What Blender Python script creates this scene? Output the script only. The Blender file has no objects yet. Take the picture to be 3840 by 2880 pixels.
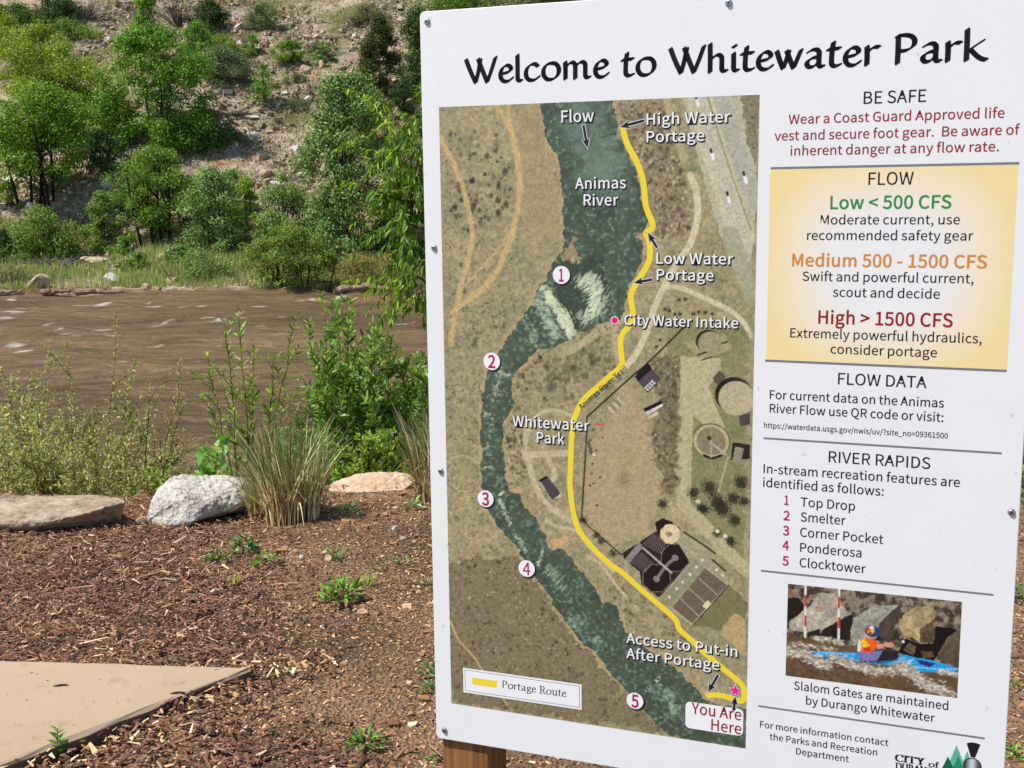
import bpy, math, random
import numpy as np
from mathutils import Vector, Matrix
from mathutils.geometry import tessellate_polygon

C = bpy.context.scene.collection
SC = bpy.context.scene
random.seed(7)

# ------------------------------------------------------------------ camera, sky, sun
FPX = 4440.0                      # focal length in photo pixels (photo is 3840 x 2880)
def _n(v):
    v = np.array(v, float); return v / np.linalg.norm(v)
UPC = -_n((318.7, 27148.4, FPX))                  # world up seen from the camera (x right, y down, z ahead)
YC = np.array((0, 0, 1.0)); YC = _n(YC - UPC * (YC @ UPC))
XC = np.cross(YC, UPC); XC = _n(XC)
if XC[0] < 0: XC = -XC
def c2w(c): return np.array((c @ XC, c @ YC, c @ UPC))
EYE = np.array((0, 0, 1.6))
cam = bpy.data.cameras.new('camera'); cob = bpy.data.objects.new('camera', cam); C.objects.link(cob)
r_, u_, f_ = c2w(np.array((1., 0, 0))), c2w(np.array((0, -1., 0))), c2w(np.array((0, 0, 1.)))
cob.matrix_world = Matrix(((r_[0], u_[0], -f_[0], EYE[0]), (r_[1], u_[1], -f_[1], EYE[1]), (r_[2], u_[2], -f_[2], EYE[2]), (0, 0, 0, 1)))
cam.sensor_fit = 'HORIZONTAL'; cam.sensor_width = 36.0; cam.lens = 36.0 * FPX / 3840.0
cam.clip_start = 0.05; cam.clip_end = 2000
SC.camera = cob

SUN_EL, SUN_BACK = math.radians(57), math.radians(20)      # high, from the left and a little behind the camera
SUNV = Vector((-math.cos(SUN_EL) * math.cos(SUN_BACK), -math.cos(SUN_EL) * math.sin(SUN_BACK), math.sin(SUN_EL)))
world = bpy.data.worlds.new('World'); SC.world = world; world.use_nodes = True
wn = world.node_tree.nodes; wl = world.node_tree.links
sky = wn.new('ShaderNodeTexSky'); sky.sky_type = 'NISHITA'; sky.sun_disc = False
sky.sun_elevation = SUN_EL; sky.sun_rotation = math.atan2(SUNV.x, SUNV.y)
sky.altitude = 2000; sky.dust_density = 0.6
wl.new(sky.outputs[0], wn['Background'].inputs[0]); wn['Background'].inputs[1].default_value = 0.115
sun = bpy.data.lights.new('sun', 'SUN'); sun.energy = 4.7; sun.angle = math.radians(0.5); sun.color = (1.0, 0.95, 0.87)
sob = bpy.data.objects.new('sun', sun); C.objects.link(sob); sob.location = (-20, -8, 40)
sob.rotation_euler = SUNV.to_track_quat('Z', 'Y').to_euler()
SC.view_settings.view_transform = 'Standard'; SC.view_settings.look = 'None'
SC.view_settings.exposure = 0.40; SC.view_settings.gamma = 1
try: SC.view_settings.use_curve_mapping = False
except Exception: pass
SC.cycles.max_bounces = 6; SC.cycles.transparent_max_bounces = 4

# ------------------------------------------------------------------ helpers
def ray(px, py): return c2w(np.array(((px - 1920) / FPX, (py - 1440) / FPX, 1.0)))
def on_level(px, py, z):
    d = ray(px, py); return EYE + d * ((z - EYE[2]) / d[2])
def at_depth(px, py, y):
    d = ray(px, py); return EYE + d * (y / d[1])
def lin(c):
    c = np.asarray(c, float) / 255.0
    return np.where(c <= 0.04045, c / 12.92, ((c + 0.055) / 1.055) ** 2.4)

def value_noise(h, w, cell, rs):
    gh, gw = int(h / cell) + 3, int(w / cell) + 3
    g = rs.rand(gh, gw)
    y = np.arange(h) / cell; x = np.arange(w) / cell
    y0 = y.astype(int); x0 = x.astype(int); fy = (y - y0)[:, None]; fx = (x - x0)[None, :]
    fy = fy * fy * (3 - 2 * fy); fx = fx * fx * (3 - 2 * fx)
    a = g[y0][:, x0]; b = g[y0][:, x0 + 1]; c = g[y0 + 1][:, x0]; d = g[y0 + 1][:, x0 + 1]
    return (a * (1 - fx) + b * fx) * (1 - fy) + (c * (1 - fx) + d * fx) * fy
def fbm(h, w, cell, rs, octs=4, gain=0.55):
    s = 0; a = 1; t = 0
    for _ in range(octs):
        if cell < 0.9: break
        s = s + a * value_noise(h, w, cell, rs); t += a; a *= gain; cell /= 2
    return s / t
_nrs = np.random.RandomState(99); _NG = _nrs.rand(256, 256)
def noise2(x, y):                              # smooth lattice noise at arbitrary points, 0..1
    x = np.asarray(x, float) + 1000; y = np.asarray(y, float) + 1000
    x0 = np.floor(x).astype(int); y0 = np.floor(y).astype(int); fx = x - x0; fy = y - y0
    fx = fx * fx * (3 - 2 * fx); fy = fy * fy * (3 - 2 * fy)
    g = lambda i, j: _NG[j % 256, i % 256]
    return (g(x0, y0) * (1 - fx) + g(x0 + 1, y0) * fx) * (1 - fy) + (g(x0, y0 + 1) * (1 - fx) + g(x0 + 1, y0 + 1) * fx) * fy

def make_mesh(name, verts, faces, cols=None, mats=None, smooth=False):
    """faces: one (n,k) array or a list of such arrays; cols: per-vertex linear rgb; mats: list of materials."""
    me = bpy.data.meshes.new(name)
    verts = np.asarray(verts, np.float32).reshape(-1, 3)
    if not isinstance(faces, list) or np.ndim(faces[0]) == 1: faces = [faces]
    faces = [np.asarray(f, np.int32) for f in faces if len(f)]
    me.vertices.add(len(verts)); me.vertices.foreach_set('co', verts.ravel())
    lt = np.concatenate([np.full(len(f), f.shape[1], np.int32) for f in faces])
    idx = np.concatenate([f.ravel() for f in faces])
    me.loops.add(len(idx)); me.loops.foreach_set('vertex_index', idx)
    ls = np.concatenate(([0], np.cumsum(lt)[:-1])).astype(np.int32)
    me.polygons.add(len(lt)); me.polygons.foreach_set('loop_start', ls); me.polygons.foreach_set('loop_total', lt)
    me.polygons.foreach_set('use_smooth', np.full(len(lt), bool(smooth)))
    me.update(calc_edges=True); me.validate()
    if cols is not None:
        at = me.color_attributes.new('Col', 'FLOAT_COLOR', 'POINT')
        c4 = np.ones((len(verts), 4), np.float32); c4[:, :3] = cols
        at.data.foreach_set('color', c4.ravel())
    for m in (mats or []): me.materials.append(m)
    return me
def link(name, me, parent=None, loc=None):
    o = bpy.data.objects.new(name, me); C.objects.link(o)
    if parent is not None: o.parent = parent
    if loc is not None: o.location = loc
    return o
def tag(o, label=None, cat=None, group=None, kind=None):
    if label: o['label'] = label
    if cat: o['category'] = cat
    if group: o['group'] = group
    if kind: o['kind'] = kind
    return o
def thing(name, label, cat, loc, group=None):
    o = bpy.data.objects.new(name, None); C.objects.link(o); o.location = loc; o.empty_display_size = 0.2
    return tag(o, label, cat, group)

# ------------------------------------------------------------------ materials
def mat(name, col=(.5, .5, .5), rough=0.6, spec=0.3, metal=0.0):
    m = bpy.data.materials.new(name); m.use_nodes = True; b = m.node_tree.nodes['Principled BSDF']
    b.inputs['Base Color'].default_value = (*col, 1); b.inputs['Roughness'].default_value = rough
    b.inputs['Specular IOR Level'].default_value = spec; b.inputs['Metallic'].default_value = metal
    return m
def N(m, t, **kw):
    n = m.node_tree.nodes.new(t)
    for k, v in kw.items():
        if k in n.inputs: n.inputs[k].default_value = v
        else: setattr(n, k, v)
    return n
def L(m, a, b): m.node_tree.links.new(a, b)
def BS(m): return m.node_tree.nodes['Principled BSDF']
def ramp(m, fac, stops):
    r = m.node_tree.nodes.new('ShaderNodeValToRGB'); e = r.color_ramp.elements
    while len(e) < len(stops): e.new(0.5)
    for i, (p, c) in enumerate(stops): e[i].position = p; e[i].color = (*c, 1)
    L(m, fac, r.inputs[0]); return r
def mixc(m, fac, a, b, mode='MIX'):
    x = m.node_tree.nodes.new('ShaderNodeMix'); x.data_type = 'RGBA'; x.blend_type = mode
    for s, v in ((0, fac), (6, a), (7, b)):
        if hasattr(v, 'links'): L(m, v, x.inputs[s])
        elif isinstance(v, (int, float)): x.inputs[s].default_value = v
        else: x.inputs[s].default_value = (*v, 1)
    return x.outputs[2]
def bump(m, h, strength=0.4, dist=0.02):
    b = N(m, 'ShaderNodeBump', Strength=strength, Distance=dist); L(m, h, b.inputs['Height']); L(m, b.outputs[0], BS(m).inputs['Normal'])
def colmat(name, rough=0.6, spec=0.25):          # pigment held per vertex
    m = mat(name, rough=rough, spec=spec); a = N(m, 'ShaderNodeVertexColor', layer_name='Col'); L(m, a.outputs[0], BS(m).inputs['Base Color']); return m
def leafmat(name, trans=0.35, rough=0.5, spec=0.3, tint=(1.25, 1.2, .5)):
    m = colmat(name, rough, spec); a = [n for n in m.node_tree.nodes if n.type == 'VERTEX_COLOR'][0]
    t = N(m, 'ShaderNodeBsdfTranslucent'); c = mixc(m, 1.0, a.outputs[0], tint, 'MULTIPLY'); L(m, c, t.inputs[0])
    x = N(m, 'ShaderNodeMixShader'); x.inputs[0].default_value = trans
    out = [n for n in m.node_tree.nodes if n.type == 'OUTPUT_MATERIAL'][0]
    L(m, BS(m).outputs[0], x.inputs[1]); L(m, t.outputs[0], x.inputs[2]); L(m, x.outputs[0], out.inputs[0]); return m
GLYPH_TEXT = r'''
A	581	4,0 93,0 160,214 416,214 483,0 577,0 339,700 241,700|182,284 217,392 286,628 290,628 361,392 394,284
B	627	96,0 319,0 407,8 480,33 536,74 572,131 584,205 578,258 558,301 528,334 489,358 442,372 442,377 478,394 507,420 527,452 540,489 544,529 533,594 500,642 449,675 383,694 304,700 96,700|184,403 184,630 292,630 352,626 398,614 431,593 451,561 457,518 451,478 433,446 400,423 352,408 288,403|184,71 184,334 307,334 374,329 427,315 466,290 490,255 498,208 489,158 465,119 426,92 373,76 307,71
C	609	360,-12 444,-1 515,33 575,88 526,144 479,102 426,74 364,65 290,78 229,115 184,175 156,255 146,352 156,449 186,527 232,586 293,622 367,635 422,627 470,604 510,569 558,626 509,669 444,700 366,712 265,696 180,650 113,575 71,474 55,350 70,225 112,124 177,50 261,3
D	657	96,0 275,0 390,15 481,60 547,133 587,231 601,352 587,474 547,571 480,642 388,685 271,700 96,700|184,73 184,628 264,628 353,617 422,582 471,526 500,449 510,352 500,255 471,178 422,120 353,85 264,73
E	562	96,0 510,0 510,75 184,75 184,330 450,330 450,406 184,406 184,626 499,626 499,700 96,700
F	527	96,0 184,0 184,314 452,314 452,389 184,389 184,626 499,626 499,700 96,700
G	658	371,-12 459,-2 532,27 587,69 587,363 357,363 357,289 506,289 506,106 472,84 429,70 380,65 298,78 233,115 185,175 156,255 146,352 157,449 187,527 236,586 301,622 379,635 441,626 491,602 530,569 578,626 529,667 463,699 376,712 272,696 183,650 115,575 71,474 55,350 71,225 114,124 181,50 268,3
H	695	96,0 184,0 184,330 511,330 511,0 600,0 600,700 511,700 511,407 184,407 184,700 96,700
I	280	96,0 184,0 184,700 96,700
J	511	226,-12 299,-1 353,29 391,76 412,136 419,205 419,700 330,700 330,214 326,158 312,116 290,87 258,70 218,65 171,73 131,99 96,144 33,98 61,59 93,28 132,6 176,-8
K	617	96,0 184,0 184,222 305,365 515,0 613,0 360,435 580,700 479,700 186,349 184,349 184,700 96,700
L	519	96,0 491,0 491,75 184,75 184,700 96,700
M	775	96,0 176,0 176,388 172,491 164,594 168,594 224,435 357,71 416,71 548,435 605,594 608,594 601,491 597,388 597,0 679,0 679,700 573,700 439,326 391,180 387,180 336,326 202,700 96,700
N	690	96,0 180,0 180,368 176,478 169,586 173,586 248,442 503,0 594,0 594,700 510,700 510,336 514,224 522,115 518,115 442,259 186,700 96,700
O	709	354,-12 453,4 535,51 599,127 639,228 653,352 639,476 599,576 535,650 453,697 354,712 256,697 173,650 110,576 70,476 55,352 70,228 110,127 173,51 256,4|354,65 284,78 227,116 183,176 156,255 146,352 156,449 183,527 227,586 284,622 354,635 424,622 482,586 526,527 553,449 562,352 553,255 526,176 482,116 424,78
P	605	96,0 184,0 184,279 300,279 386,287 457,312 511,355 546,415 558,495 546,575 511,633 456,672 383,693 296,700 96,700|184,350 184,628 285,628 351,624 403,611 440,586 462,548 470,495 463,441 441,401 405,372 355,356 288,350
Q	709	354,61 284,74 227,112 183,173 156,254 146,352 156,449 183,527 227,586 284,622 354,635 424,622 482,586 526,527 553,449 562,352 553,254 526,173 482,112 424,74|568,-176 626,-171 668,-159 651,-92 620,-99 578,-102 507,-92 448,-60 406,-9 488,20 557,72 609,146 642,240 653,352 639,476 599,576 535,650 453,697 354,712 256,697 173,650 110,576 70,476 55,352 67,238 101,142 155,68 226,16 311,-10 341,-64 382,-109 433,-145 496,-168
R	606	184,368 184,628 302,628 362,624 409,611 444,588 465,552 472,504 465,455 444,417 409,389 362,373 302,368|480,0 580,0 402,307 455,325 498,354 531,394 552,444 560,504 548,580 515,636 463,673 395,694 315,700 96,700 96,0 184,0 184,297 310,297
S	569	290,-12 371,-2 437,26 486,68 517,123 528,186 521,242 501,287 470,322 430,350 384,373 285,416 252,431 220,448 193,469 175,497 168,534 174,568 191,596 219,617 255,630 299,635 360,627 412,605 458,570 504,626 448,671 378,701 299,712 227,704 166,678 119,639 89,588 78,527 87,472 110,428 142,393 181,367 221,348 321,304 359,286 391,268 416,245 433,217 438,179 432,141 413,109 383,85 342,70 291,65 220,76 154,106 98,152 46,91 114,36 196,0
T	572	242,0 330,0 330,626 542,626 542,700 30,700 30,626 242,626
U	689	345,-12 426,-3 495,29 548,86 583,171 596,288 596,700 511,700 511,286 503,199 479,136 443,95 398,72 345,65 293,72 248,95 213,136 190,199 181,286 181,700 94,700 94,288 106,171 141,86 194,29 264,-3
V	549	224,0 327,0 549,700 459,700 347,321 279,90 275,90 207,321 94,700 1,700
W	838	173,0 278,0 382,422 417,582 421,582 456,422 562,0 668,0 813,700 729,700 653,319 615,92 609,92 560,319 462,700 381,700 285,319 235,92 231,92 189,319 116,700 25,700
X	547	16,0 110,0 210,189 266,303 270,303 330,189 435,0 532,0 327,357 518,700 425,700 331,521 282,418 278,418 223,521 127,700 30,700 221,362
Y	507	209,0 297,0 297,271 508,700 416,700 327,502 256,349 252,349 183,502 93,700 -1,700 209,271
Z	576	48,0 531,0 531,75 157,75 526,647 526,700 81,700 81,626 417,626 48,53
a	538	207,-12 269,-2 327,25 379,62 382,62 390,0 461,0 461,319 455,391 435,450 400,494 349,522 282,532 202,521 133,495 78,464 112,404 157,431 209,451 267,459 311,452 342,433 361,403 371,368 374,329 257,310 167,282 105,244 68,196 56,135 64,83 84,42 117,12 158,-6|232,58 203,61 178,70 158,86 145,109 140,140 148,178 172,209 216,235 283,255 374,270 374,126 326,89 280,66
b	590	316,-12 385,0 447,35 496,92 529,170 541,267 533,357 507,430 466,485 408,520 335,532 278,522 223,496 172,459 176,552 176,760 88,760 88,0 158,0 165,53 169,53 216,18 267,-4|302,61 264,66 221,83 176,115 176,388 223,426 269,450 313,458 366,450 405,424 431,384 446,331 451,266 444,196 423,139 391,97 350,70
c	487	292,-12 353,-4 410,18 460,53 422,112 387,86 346,67 300,60 247,69 202,96 168,137 147,192 139,259 147,325 170,381 204,423 249,449 303,458 341,453 375,437 406,414 450,471 410,501 360,523 299,532 222,520 153,486 99,430 63,354 50,259 62,165 95,89 147,34 214,-1
d	592	265,-12 324,-2 377,24 422,61 425,61 433,0 504,0 504,760 416,760 416,561 421,472 376,504 330,525 275,532 206,520 145,484 96,428 63,352 51,259 60,164 89,89 133,33 192,-1|284,61 234,70 194,95 165,136 147,191 140,260 148,326 169,381 202,423 243,449 290,458 333,453 374,435 416,404 416,132 373,92 330,69
e	529	298,-12 363,-5 419,13 468,40 437,98 398,76 355,62 308,57 252,66 206,89 170,127 146,177 136,239 485,239 489,288 480,371 454,438 412,489 354,521 282,532 212,520 149,484 97,428 62,352 50,259 62,165 97,89 151,34 219,-1|135,301 147,357 170,402 202,435 241,455 284,462 328,456 364,436 391,403 407,358 413,301
f	310	32,448 102,448 102,0 189,0 189,448 299,448 299,519 189,519 189,601 192,637 201,666 215,686 236,699 263,703 291,699 321,689 340,756 300,768 253,773 198,765 155,743 126,707 108,660 102,602 102,519 32,514
g	539	263,-239 352,-229 424,-203 479,-164 513,-115 525,-59 518,-13 496,21 460,45 409,59 345,64 243,64 188,71 160,91 152,120 161,156 185,182 223,169 262,164 323,172 375,196 416,233 442,283 452,345 446,387 432,423 410,452 516,452 516,519 335,519 303,528 262,532 202,524 148,499 106,461 78,410 68,347 78,289 103,241 136,207 136,203 108,179 87,147 78,107 84,70 101,42 125,22 125,17 84,-16 58,-56 49,-100 59,-149 88,-187 133,-216 192,-233|262,223 228,229 197,245 173,271 158,305 152,347 157,389 173,422 197,447 227,463 262,468 297,463 327,447 351,422 367,389 372,347 367,305 351,271 327,245 296,229|275,-179 223,-174 181,-163 151,-144 132,-119 125,-88 130,-58 147,-28 178,0 212,-6 244,-8 334,-8 372,-10 401,-17 422,-29 435,-48 439,-74 432,-105 410,-134 376,-157 331,-173
h	580	88,0 176,0 176,376 223,420 268,447 317,456 354,450 381,435 401,408 412,369 415,317 415,0 502,0 502,329 496,400 478,457 447,498 402,523 344,532 278,520 222,489 172,445 176,552 176,760 88,760
i	263	88,0 176,0 176,519 88,519|132,626 162,633 183,653 190,684 183,713 162,733 132,740 102,733 82,713 74,684 82,653 102,633
j	263	33,-231 88,-223 128,-201 155,-166 171,-118 176,-59 176,519 89,519 89,-59 87,-94 81,-122 70,-144 51,-157 25,-161 -2,-158 -25,-152 -42,-218 -9,-227|132,626 162,633 182,653 190,684 182,713 162,733 132,740 101,733 81,713 74,684 81,653 101,633
k	527	88,0 174,0 174,137 271,250 423,0 518,0 322,309 495,519 397,519 178,245 174,245 174,760 88,760
l	271	180,-12 209,-10 230,-5 218,62 200,60 187,64 179,76 176,97 176,760 88,760 88,103 91,63 101,31 119,7 145,-7
m	884	88,0 176,0 176,376 221,421 265,447 306,456 341,450 368,435 387,408 398,369 402,317 402,0 489,0 489,376 536,421 579,447 620,456 655,450 682,435 701,408 713,369 716,317 716,0 803,0 803,329 797,400 779,457 747,498 704,523 647,532 586,519 529,484 475,433 459,466 438,494 410,515 375,527 331,532 272,520 218,488 170,443 168,443 159,519 88,519
n	583	88,0 176,0 176,376 223,420 268,447 317,456 354,450 381,435 401,408 412,369 415,317 415,0 502,0 502,329 496,400 478,457 447,498 402,523 344,532 278,520 221,488 170,443 168,443 159,519 88,519
o	579	289,-12 363,-1 429,34 481,89 516,165 529,259 516,354 481,430 429,486 363,520 289,532 216,520 150,486 97,430 62,354 50,259 62,165 97,89 150,34 216,-1|289,60 239,69 198,96 166,137 146,192 139,259 146,325 166,381 198,423 239,449 289,458 340,449 381,423 413,381 433,325 440,259 433,192 413,137 381,96 340,69
p	592	88,-219 176,-219 176,-43 173,48 220,15 269,-6 316,-12 385,0 447,35 496,92 529,170 541,267 533,357 507,430 466,485 408,520 335,532 276,522 220,495 170,458 168,458 159,519 88,519|302,61 264,66 221,83 176,115 176,388 224,426 270,450 313,458 366,450 405,424 431,384 446,331 451,266 444,196 423,139 391,97 350,70
q	592	416,-219 504,-219 504,519 435,519 426,470 424,470 379,504 331,525 275,532 206,520 145,484 96,428 63,352 51,259 60,164 89,89 133,33 192,-1 265,-12 323,-3 375,23 421,60 416,-34|284,61 234,70 194,95 165,136 147,191 140,260 148,326 169,381 202,423 243,449 290,458 333,453 374,435 416,404 416,132 373,92 330,69
r	371	88,0 176,0 176,333 198,380 224,414 251,437 279,450 306,454 333,451 356,445 372,520 347,529 317,532 262,519 212,481 170,424 168,424 159,519 88,519
s	447	223,-12 290,-4 342,18 381,51 404,93 412,141 402,193 378,231 342,259 299,281 254,299 199,321 158,349 142,389 146,412 157,433 176,449 203,460 239,464 282,458 320,442 356,418 398,473 353,502 299,524 238,532 176,525 126,504 89,472 67,432 59,385 68,338 91,301 126,274 167,252 210,235 244,222 277,206 303,188 322,165 329,137 324,111 312,89 292,71 263,60 226,55 169,63 119,85 73,117 31,59 86,22 152,-3
t	360	250,-12 300,-6 347,7 329,73 301,63 270,58 239,63 216,75 201,95 193,123 190,158 190,448 331,448 331,519 190,519 190,665 117,665 108,519 26,514 26,448 103,448 103,160 108,102 123,55 151,18 193,-4
u	580	240,-12 305,-1 360,32 411,81 414,81 420,0 493,0 493,519 406,519 406,151 359,101 315,72 265,63 229,68 201,84 183,110 172,149 168,201 168,519 80,519 80,190 86,118 105,61 136,21 181,-4
v	498	200,0 302,0 485,519 399,519 301,223 253,71 248,71 201,223 103,519 12,519
w	766	170,0 271,0 345,278 380,429 385,429 420,280 495,0 601,0 741,519 657,519 582,219 550,74 545,74 509,219 428,519 343,519 262,219 227,74 223,74 192,219 115,519 26,519
x	476	14,0 106,0 176,121 228,214 233,214 289,121 366,0 461,0 290,262 448,519 357,519 293,405 247,318 243,318 192,405 122,519 28,519 185,270
y	498	96,-223 153,-215 199,-189 236,-151 266,-101 290,-44 485,519 400,519 307,231 265,84 260,84 208,231 103,519 12,519 221,-1 209,-40 194,-76 175,-107 152,-131 125,-146 93,-152 71,-149 53,-143 35,-213 63,-221
z	454	33,0 426,0 426,71 143,71 417,472 417,519 63,519 63,448 307,448 33,47
0	530	265,-12 339,2 399,46 445,118 473,221 483,352 473,483 445,584 399,656 339,698 265,712 192,698 131,656 86,584 58,483 48,352 58,221 86,118 131,46 192,2|265,58 221,69 184,103 156,160 138,243 132,352 138,461 156,543 184,600 221,633 265,644 310,633 347,600 375,543 393,461 399,352 393,243 375,160 347,103 310,69
1	530	84,0 468,0 468,73 328,73 328,700 261,700 197,671 116,650 116,595 241,595 241,73 84,73
2	530	42,0 482,0 482,75 288,75 174,69 265,161 342,250 399,337 436,423 449,507 440,576 413,633 370,676 314,703 244,712 164,700 97,664 38,610 89,561 131,602 180,631 234,642 281,635 317,616 343,587 358,548 363,503 351,429 313,348 250,259 160,161 42,52
3	530	251,-12 323,-4 385,22 433,63 465,118 477,187 469,241 448,286 416,321 375,348 329,365 329,370 370,389 404,415 430,449 447,490 453,538 443,598 415,647 371,683 315,705 248,712 174,701 110,672 53,629 100,574 143,609 192,633 245,642 286,637 319,622 343,599 359,568 364,531 358,488 337,451 301,423 246,404 170,397 170,330 255,324 317,305 358,276 381,237 388,190 381,146 362,110 332,83 292,66 245,60 175,72 118,101 73,140 28,84 58,55 95,28 139,7 191,-7
4	530	325,0 407,0 407,193 500,193 500,263 407,263 407,700 310,700 19,250 19,193 325,193|325,263 110,263 269,501 326,605 329,605 325,477
5	530	250,-12 319,-2 382,28 433,77 467,144 479,227 469,310 438,373 393,417 335,442 268,451 212,443 163,423 181,626 445,626 445,700 105,700 82,373 129,344 167,366 203,380 245,385 294,378 334,358 365,325 384,280 391,225 383,169 362,123 330,89 289,68 242,60 170,71 114,100 70,138 26,80 57,53 94,27 138,7 189,-7
6	530	287,-12 350,-2 405,29 449,76 478,139 489,215 480,294 454,356 414,400 360,426 294,435 238,424 184,396 136,350 146,464 173,546 212,601 260,631 316,641 358,634 396,616 427,587 477,641 433,678 378,703 312,712 233,699 163,658 106,586 67,479 53,334 65,209 97,112 147,43 212,1|138,281 185,333 234,361 280,370 326,363 361,342 386,310 401,267 406,215 400,162 383,118 358,85 325,64 287,56 239,66 199,94 169,139 148,202
7	530	189,0 280,0 290,152 310,286 345,408 402,526 485,647 485,700 47,700 47,626 387,626 315,513 261,399 224,280 201,149
8	530	267,-12 340,-3 401,22 447,61 476,110 486,168 480,221 462,264 436,300 404,329 369,352 369,357 411,399 446,457 461,526 453,587 428,638 388,677 335,702 269,711 208,702 155,679 114,641 87,592 77,533 91,466 125,413 172,371 172,368 134,343 99,312 71,273 51,227 44,174 55,113 85,62 133,22 194,-3|315,380 267,400 223,424 188,453 165,488 157,533 162,571 177,602 201,625 232,640 268,646 309,639 342,622 367,595 382,561 387,521 379,471 355,424|268,53 221,59 180,76 149,104 129,139 121,181 134,244 168,298 218,340 275,316 326,290 366,260 393,221 403,171 397,132 379,99 351,74 314,58
9	530	224,-12 301,1 370,44 427,119 465,230 478,380 467,500 434,593 384,660 319,699 243,712 180,702 125,672 81,624 52,561 42,485 51,407 76,346 117,301 170,274 235,265 293,276 348,306 396,350 384,237 358,155 320,100 274,70 222,60 177,67 137,85 103,114 55,59 100,22 155,-3|395,424 347,370 298,340 249,330 204,338 169,358 144,390 129,433 124,485 130,539 147,583 172,616 205,637 244,645 292,636 333,608 363,564 384,502
<	530	495,139 495,216 268,299 125,352 125,356 268,410 495,494 495,569 36,389 36,320
>	530	36,139 495,320 495,389 36,569 36,494 262,410 405,356 405,352 262,299 36,216
-	331	44,234 288,234 288,301 44,301
.	265	133,-12 164,-4 187,19 196,53 187,89 164,112 133,120 101,112 78,89 70,53 78,19 101,-4
,	265	72,-181 119,-156 158,-122 187,-81 205,-34 211,18 202,73 177,108 138,120 105,113 81,92 72,59 81,26 104,5 136,-2 146,-1 134,-54 101,-98 51,-130
:	265	133,372 164,381 187,404 196,439 187,474 164,498 133,506 101,498 78,474 70,439 78,404 101,381|133,-12 164,-4 187,19 196,53 187,89 164,112 133,120 101,112 78,89 70,53 78,19 101,-4
/	374	11,-171 74,-171 360,758 297,758
?	453	170,211 247,211 257,291 294,357 343,418 384,482 402,558 394,616 370,663 333,698 283,720 223,728 152,716 91,685 41,640 91,594 127,627 168,648 214,655 251,650 280,635 301,613 313,585 317,552 300,489 259,431 212,370 176,299|211,-12 243,-4 266,19 275,53 266,89 243,112 211,120 179,112 157,89 149,53 157,19 179,-4
_	534	12,-134 520,-134 520,-76 12,-76
=	530	36,435 495,435 495,499 36,499|36,205 495,205 495,270 36,270'''
# ------------------------------------------------------------------ the information sign
# lettering outlines: character, advance, contours (700 units = cap height)
GLYPHS = {}
for row in GLYPH_TEXT.strip('\n').split('\n'):
    ch, adv, body = row.split('\t')
    GLYPHS[ch] = (int(adv), [np.array([[float(v) for v in p.split(',')] for p in c.split(' ')]) for c in body.split('|')])
GLYPHS[' '] = (195, [])
def grow(c, d):
    if not d: return c
    a = np.roll(c, 1, 0); b = np.roll(c, -1, 0)
    e1 = c - a; e2 = b - c
    e1 /= np.linalg.norm(e1, axis=1)[:, None] + 1e-9; e2 /= np.linalg.norm(e2, axis=1)[:, None] + 1e-9
    n = np.stack((e1[:, 1] + e2[:, 1], -(e1[:, 0] + e2[:, 0])), 1)
    l = np.linalg.norm(n, axis=1)[:, None]; n /= l + 1e-9
    return c - n * d * np.minimum(1.5, 2 / (l + .3))
def glyph_tris(ch, bold):
    adv, cs = GLYPHS[ch]
    if not cs: return adv, np.zeros((0, 2)), np.zeros((0, 3), int)
    sgn = 1 if sum(np.sum(c[:, 0] * np.roll(c[:, 1], -1) - np.roll(c[:, 0], -1) * c[:, 1]) for c in cs) < 0 else -1
    cs = [grow(c, bold * sgn) for c in cs]
    area = lambda c: np.sum(c[:, 0] * np.roll(c[:, 1], -1) - np.roll(c[:, 0], -1) * c[:, 1])
    outs = [c for c in cs if area(c) * sgn < 0]; holes = [c for c in cs if area(c) * sgn >= 0]; V = []; F = []; n = 0
    for o in outs:                                     # each outline with the holes that lie within it
        grp = [o] + [h for h in holes if o[:, 0].min() < h[0, 0] < o[:, 0].max() and o[:, 1].min() < h[0, 1] < o[:, 1].max()]
        t = tessellate_polygon([[Vector((x, y, 0)) for x, y in c] for c in grp]); V += grp; F.append(np.array(t, int).reshape(-1, 3) + n); n += sum(map(len, grp))
    return adv, np.concatenate(V), np.concatenate(F)
def text2d(s, bold=0, track=0):
    V = []; F = []; x = 0; n = 0
    for ch in s:
        adv, v, t = glyph_tris(ch, bold)
        if len(v): V.append(v + (x, 0)); F.append(t + n); n += len(v)
        x += adv + track + bold * 0.9
    return np.concatenate(V), np.concatenate(F)

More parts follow.
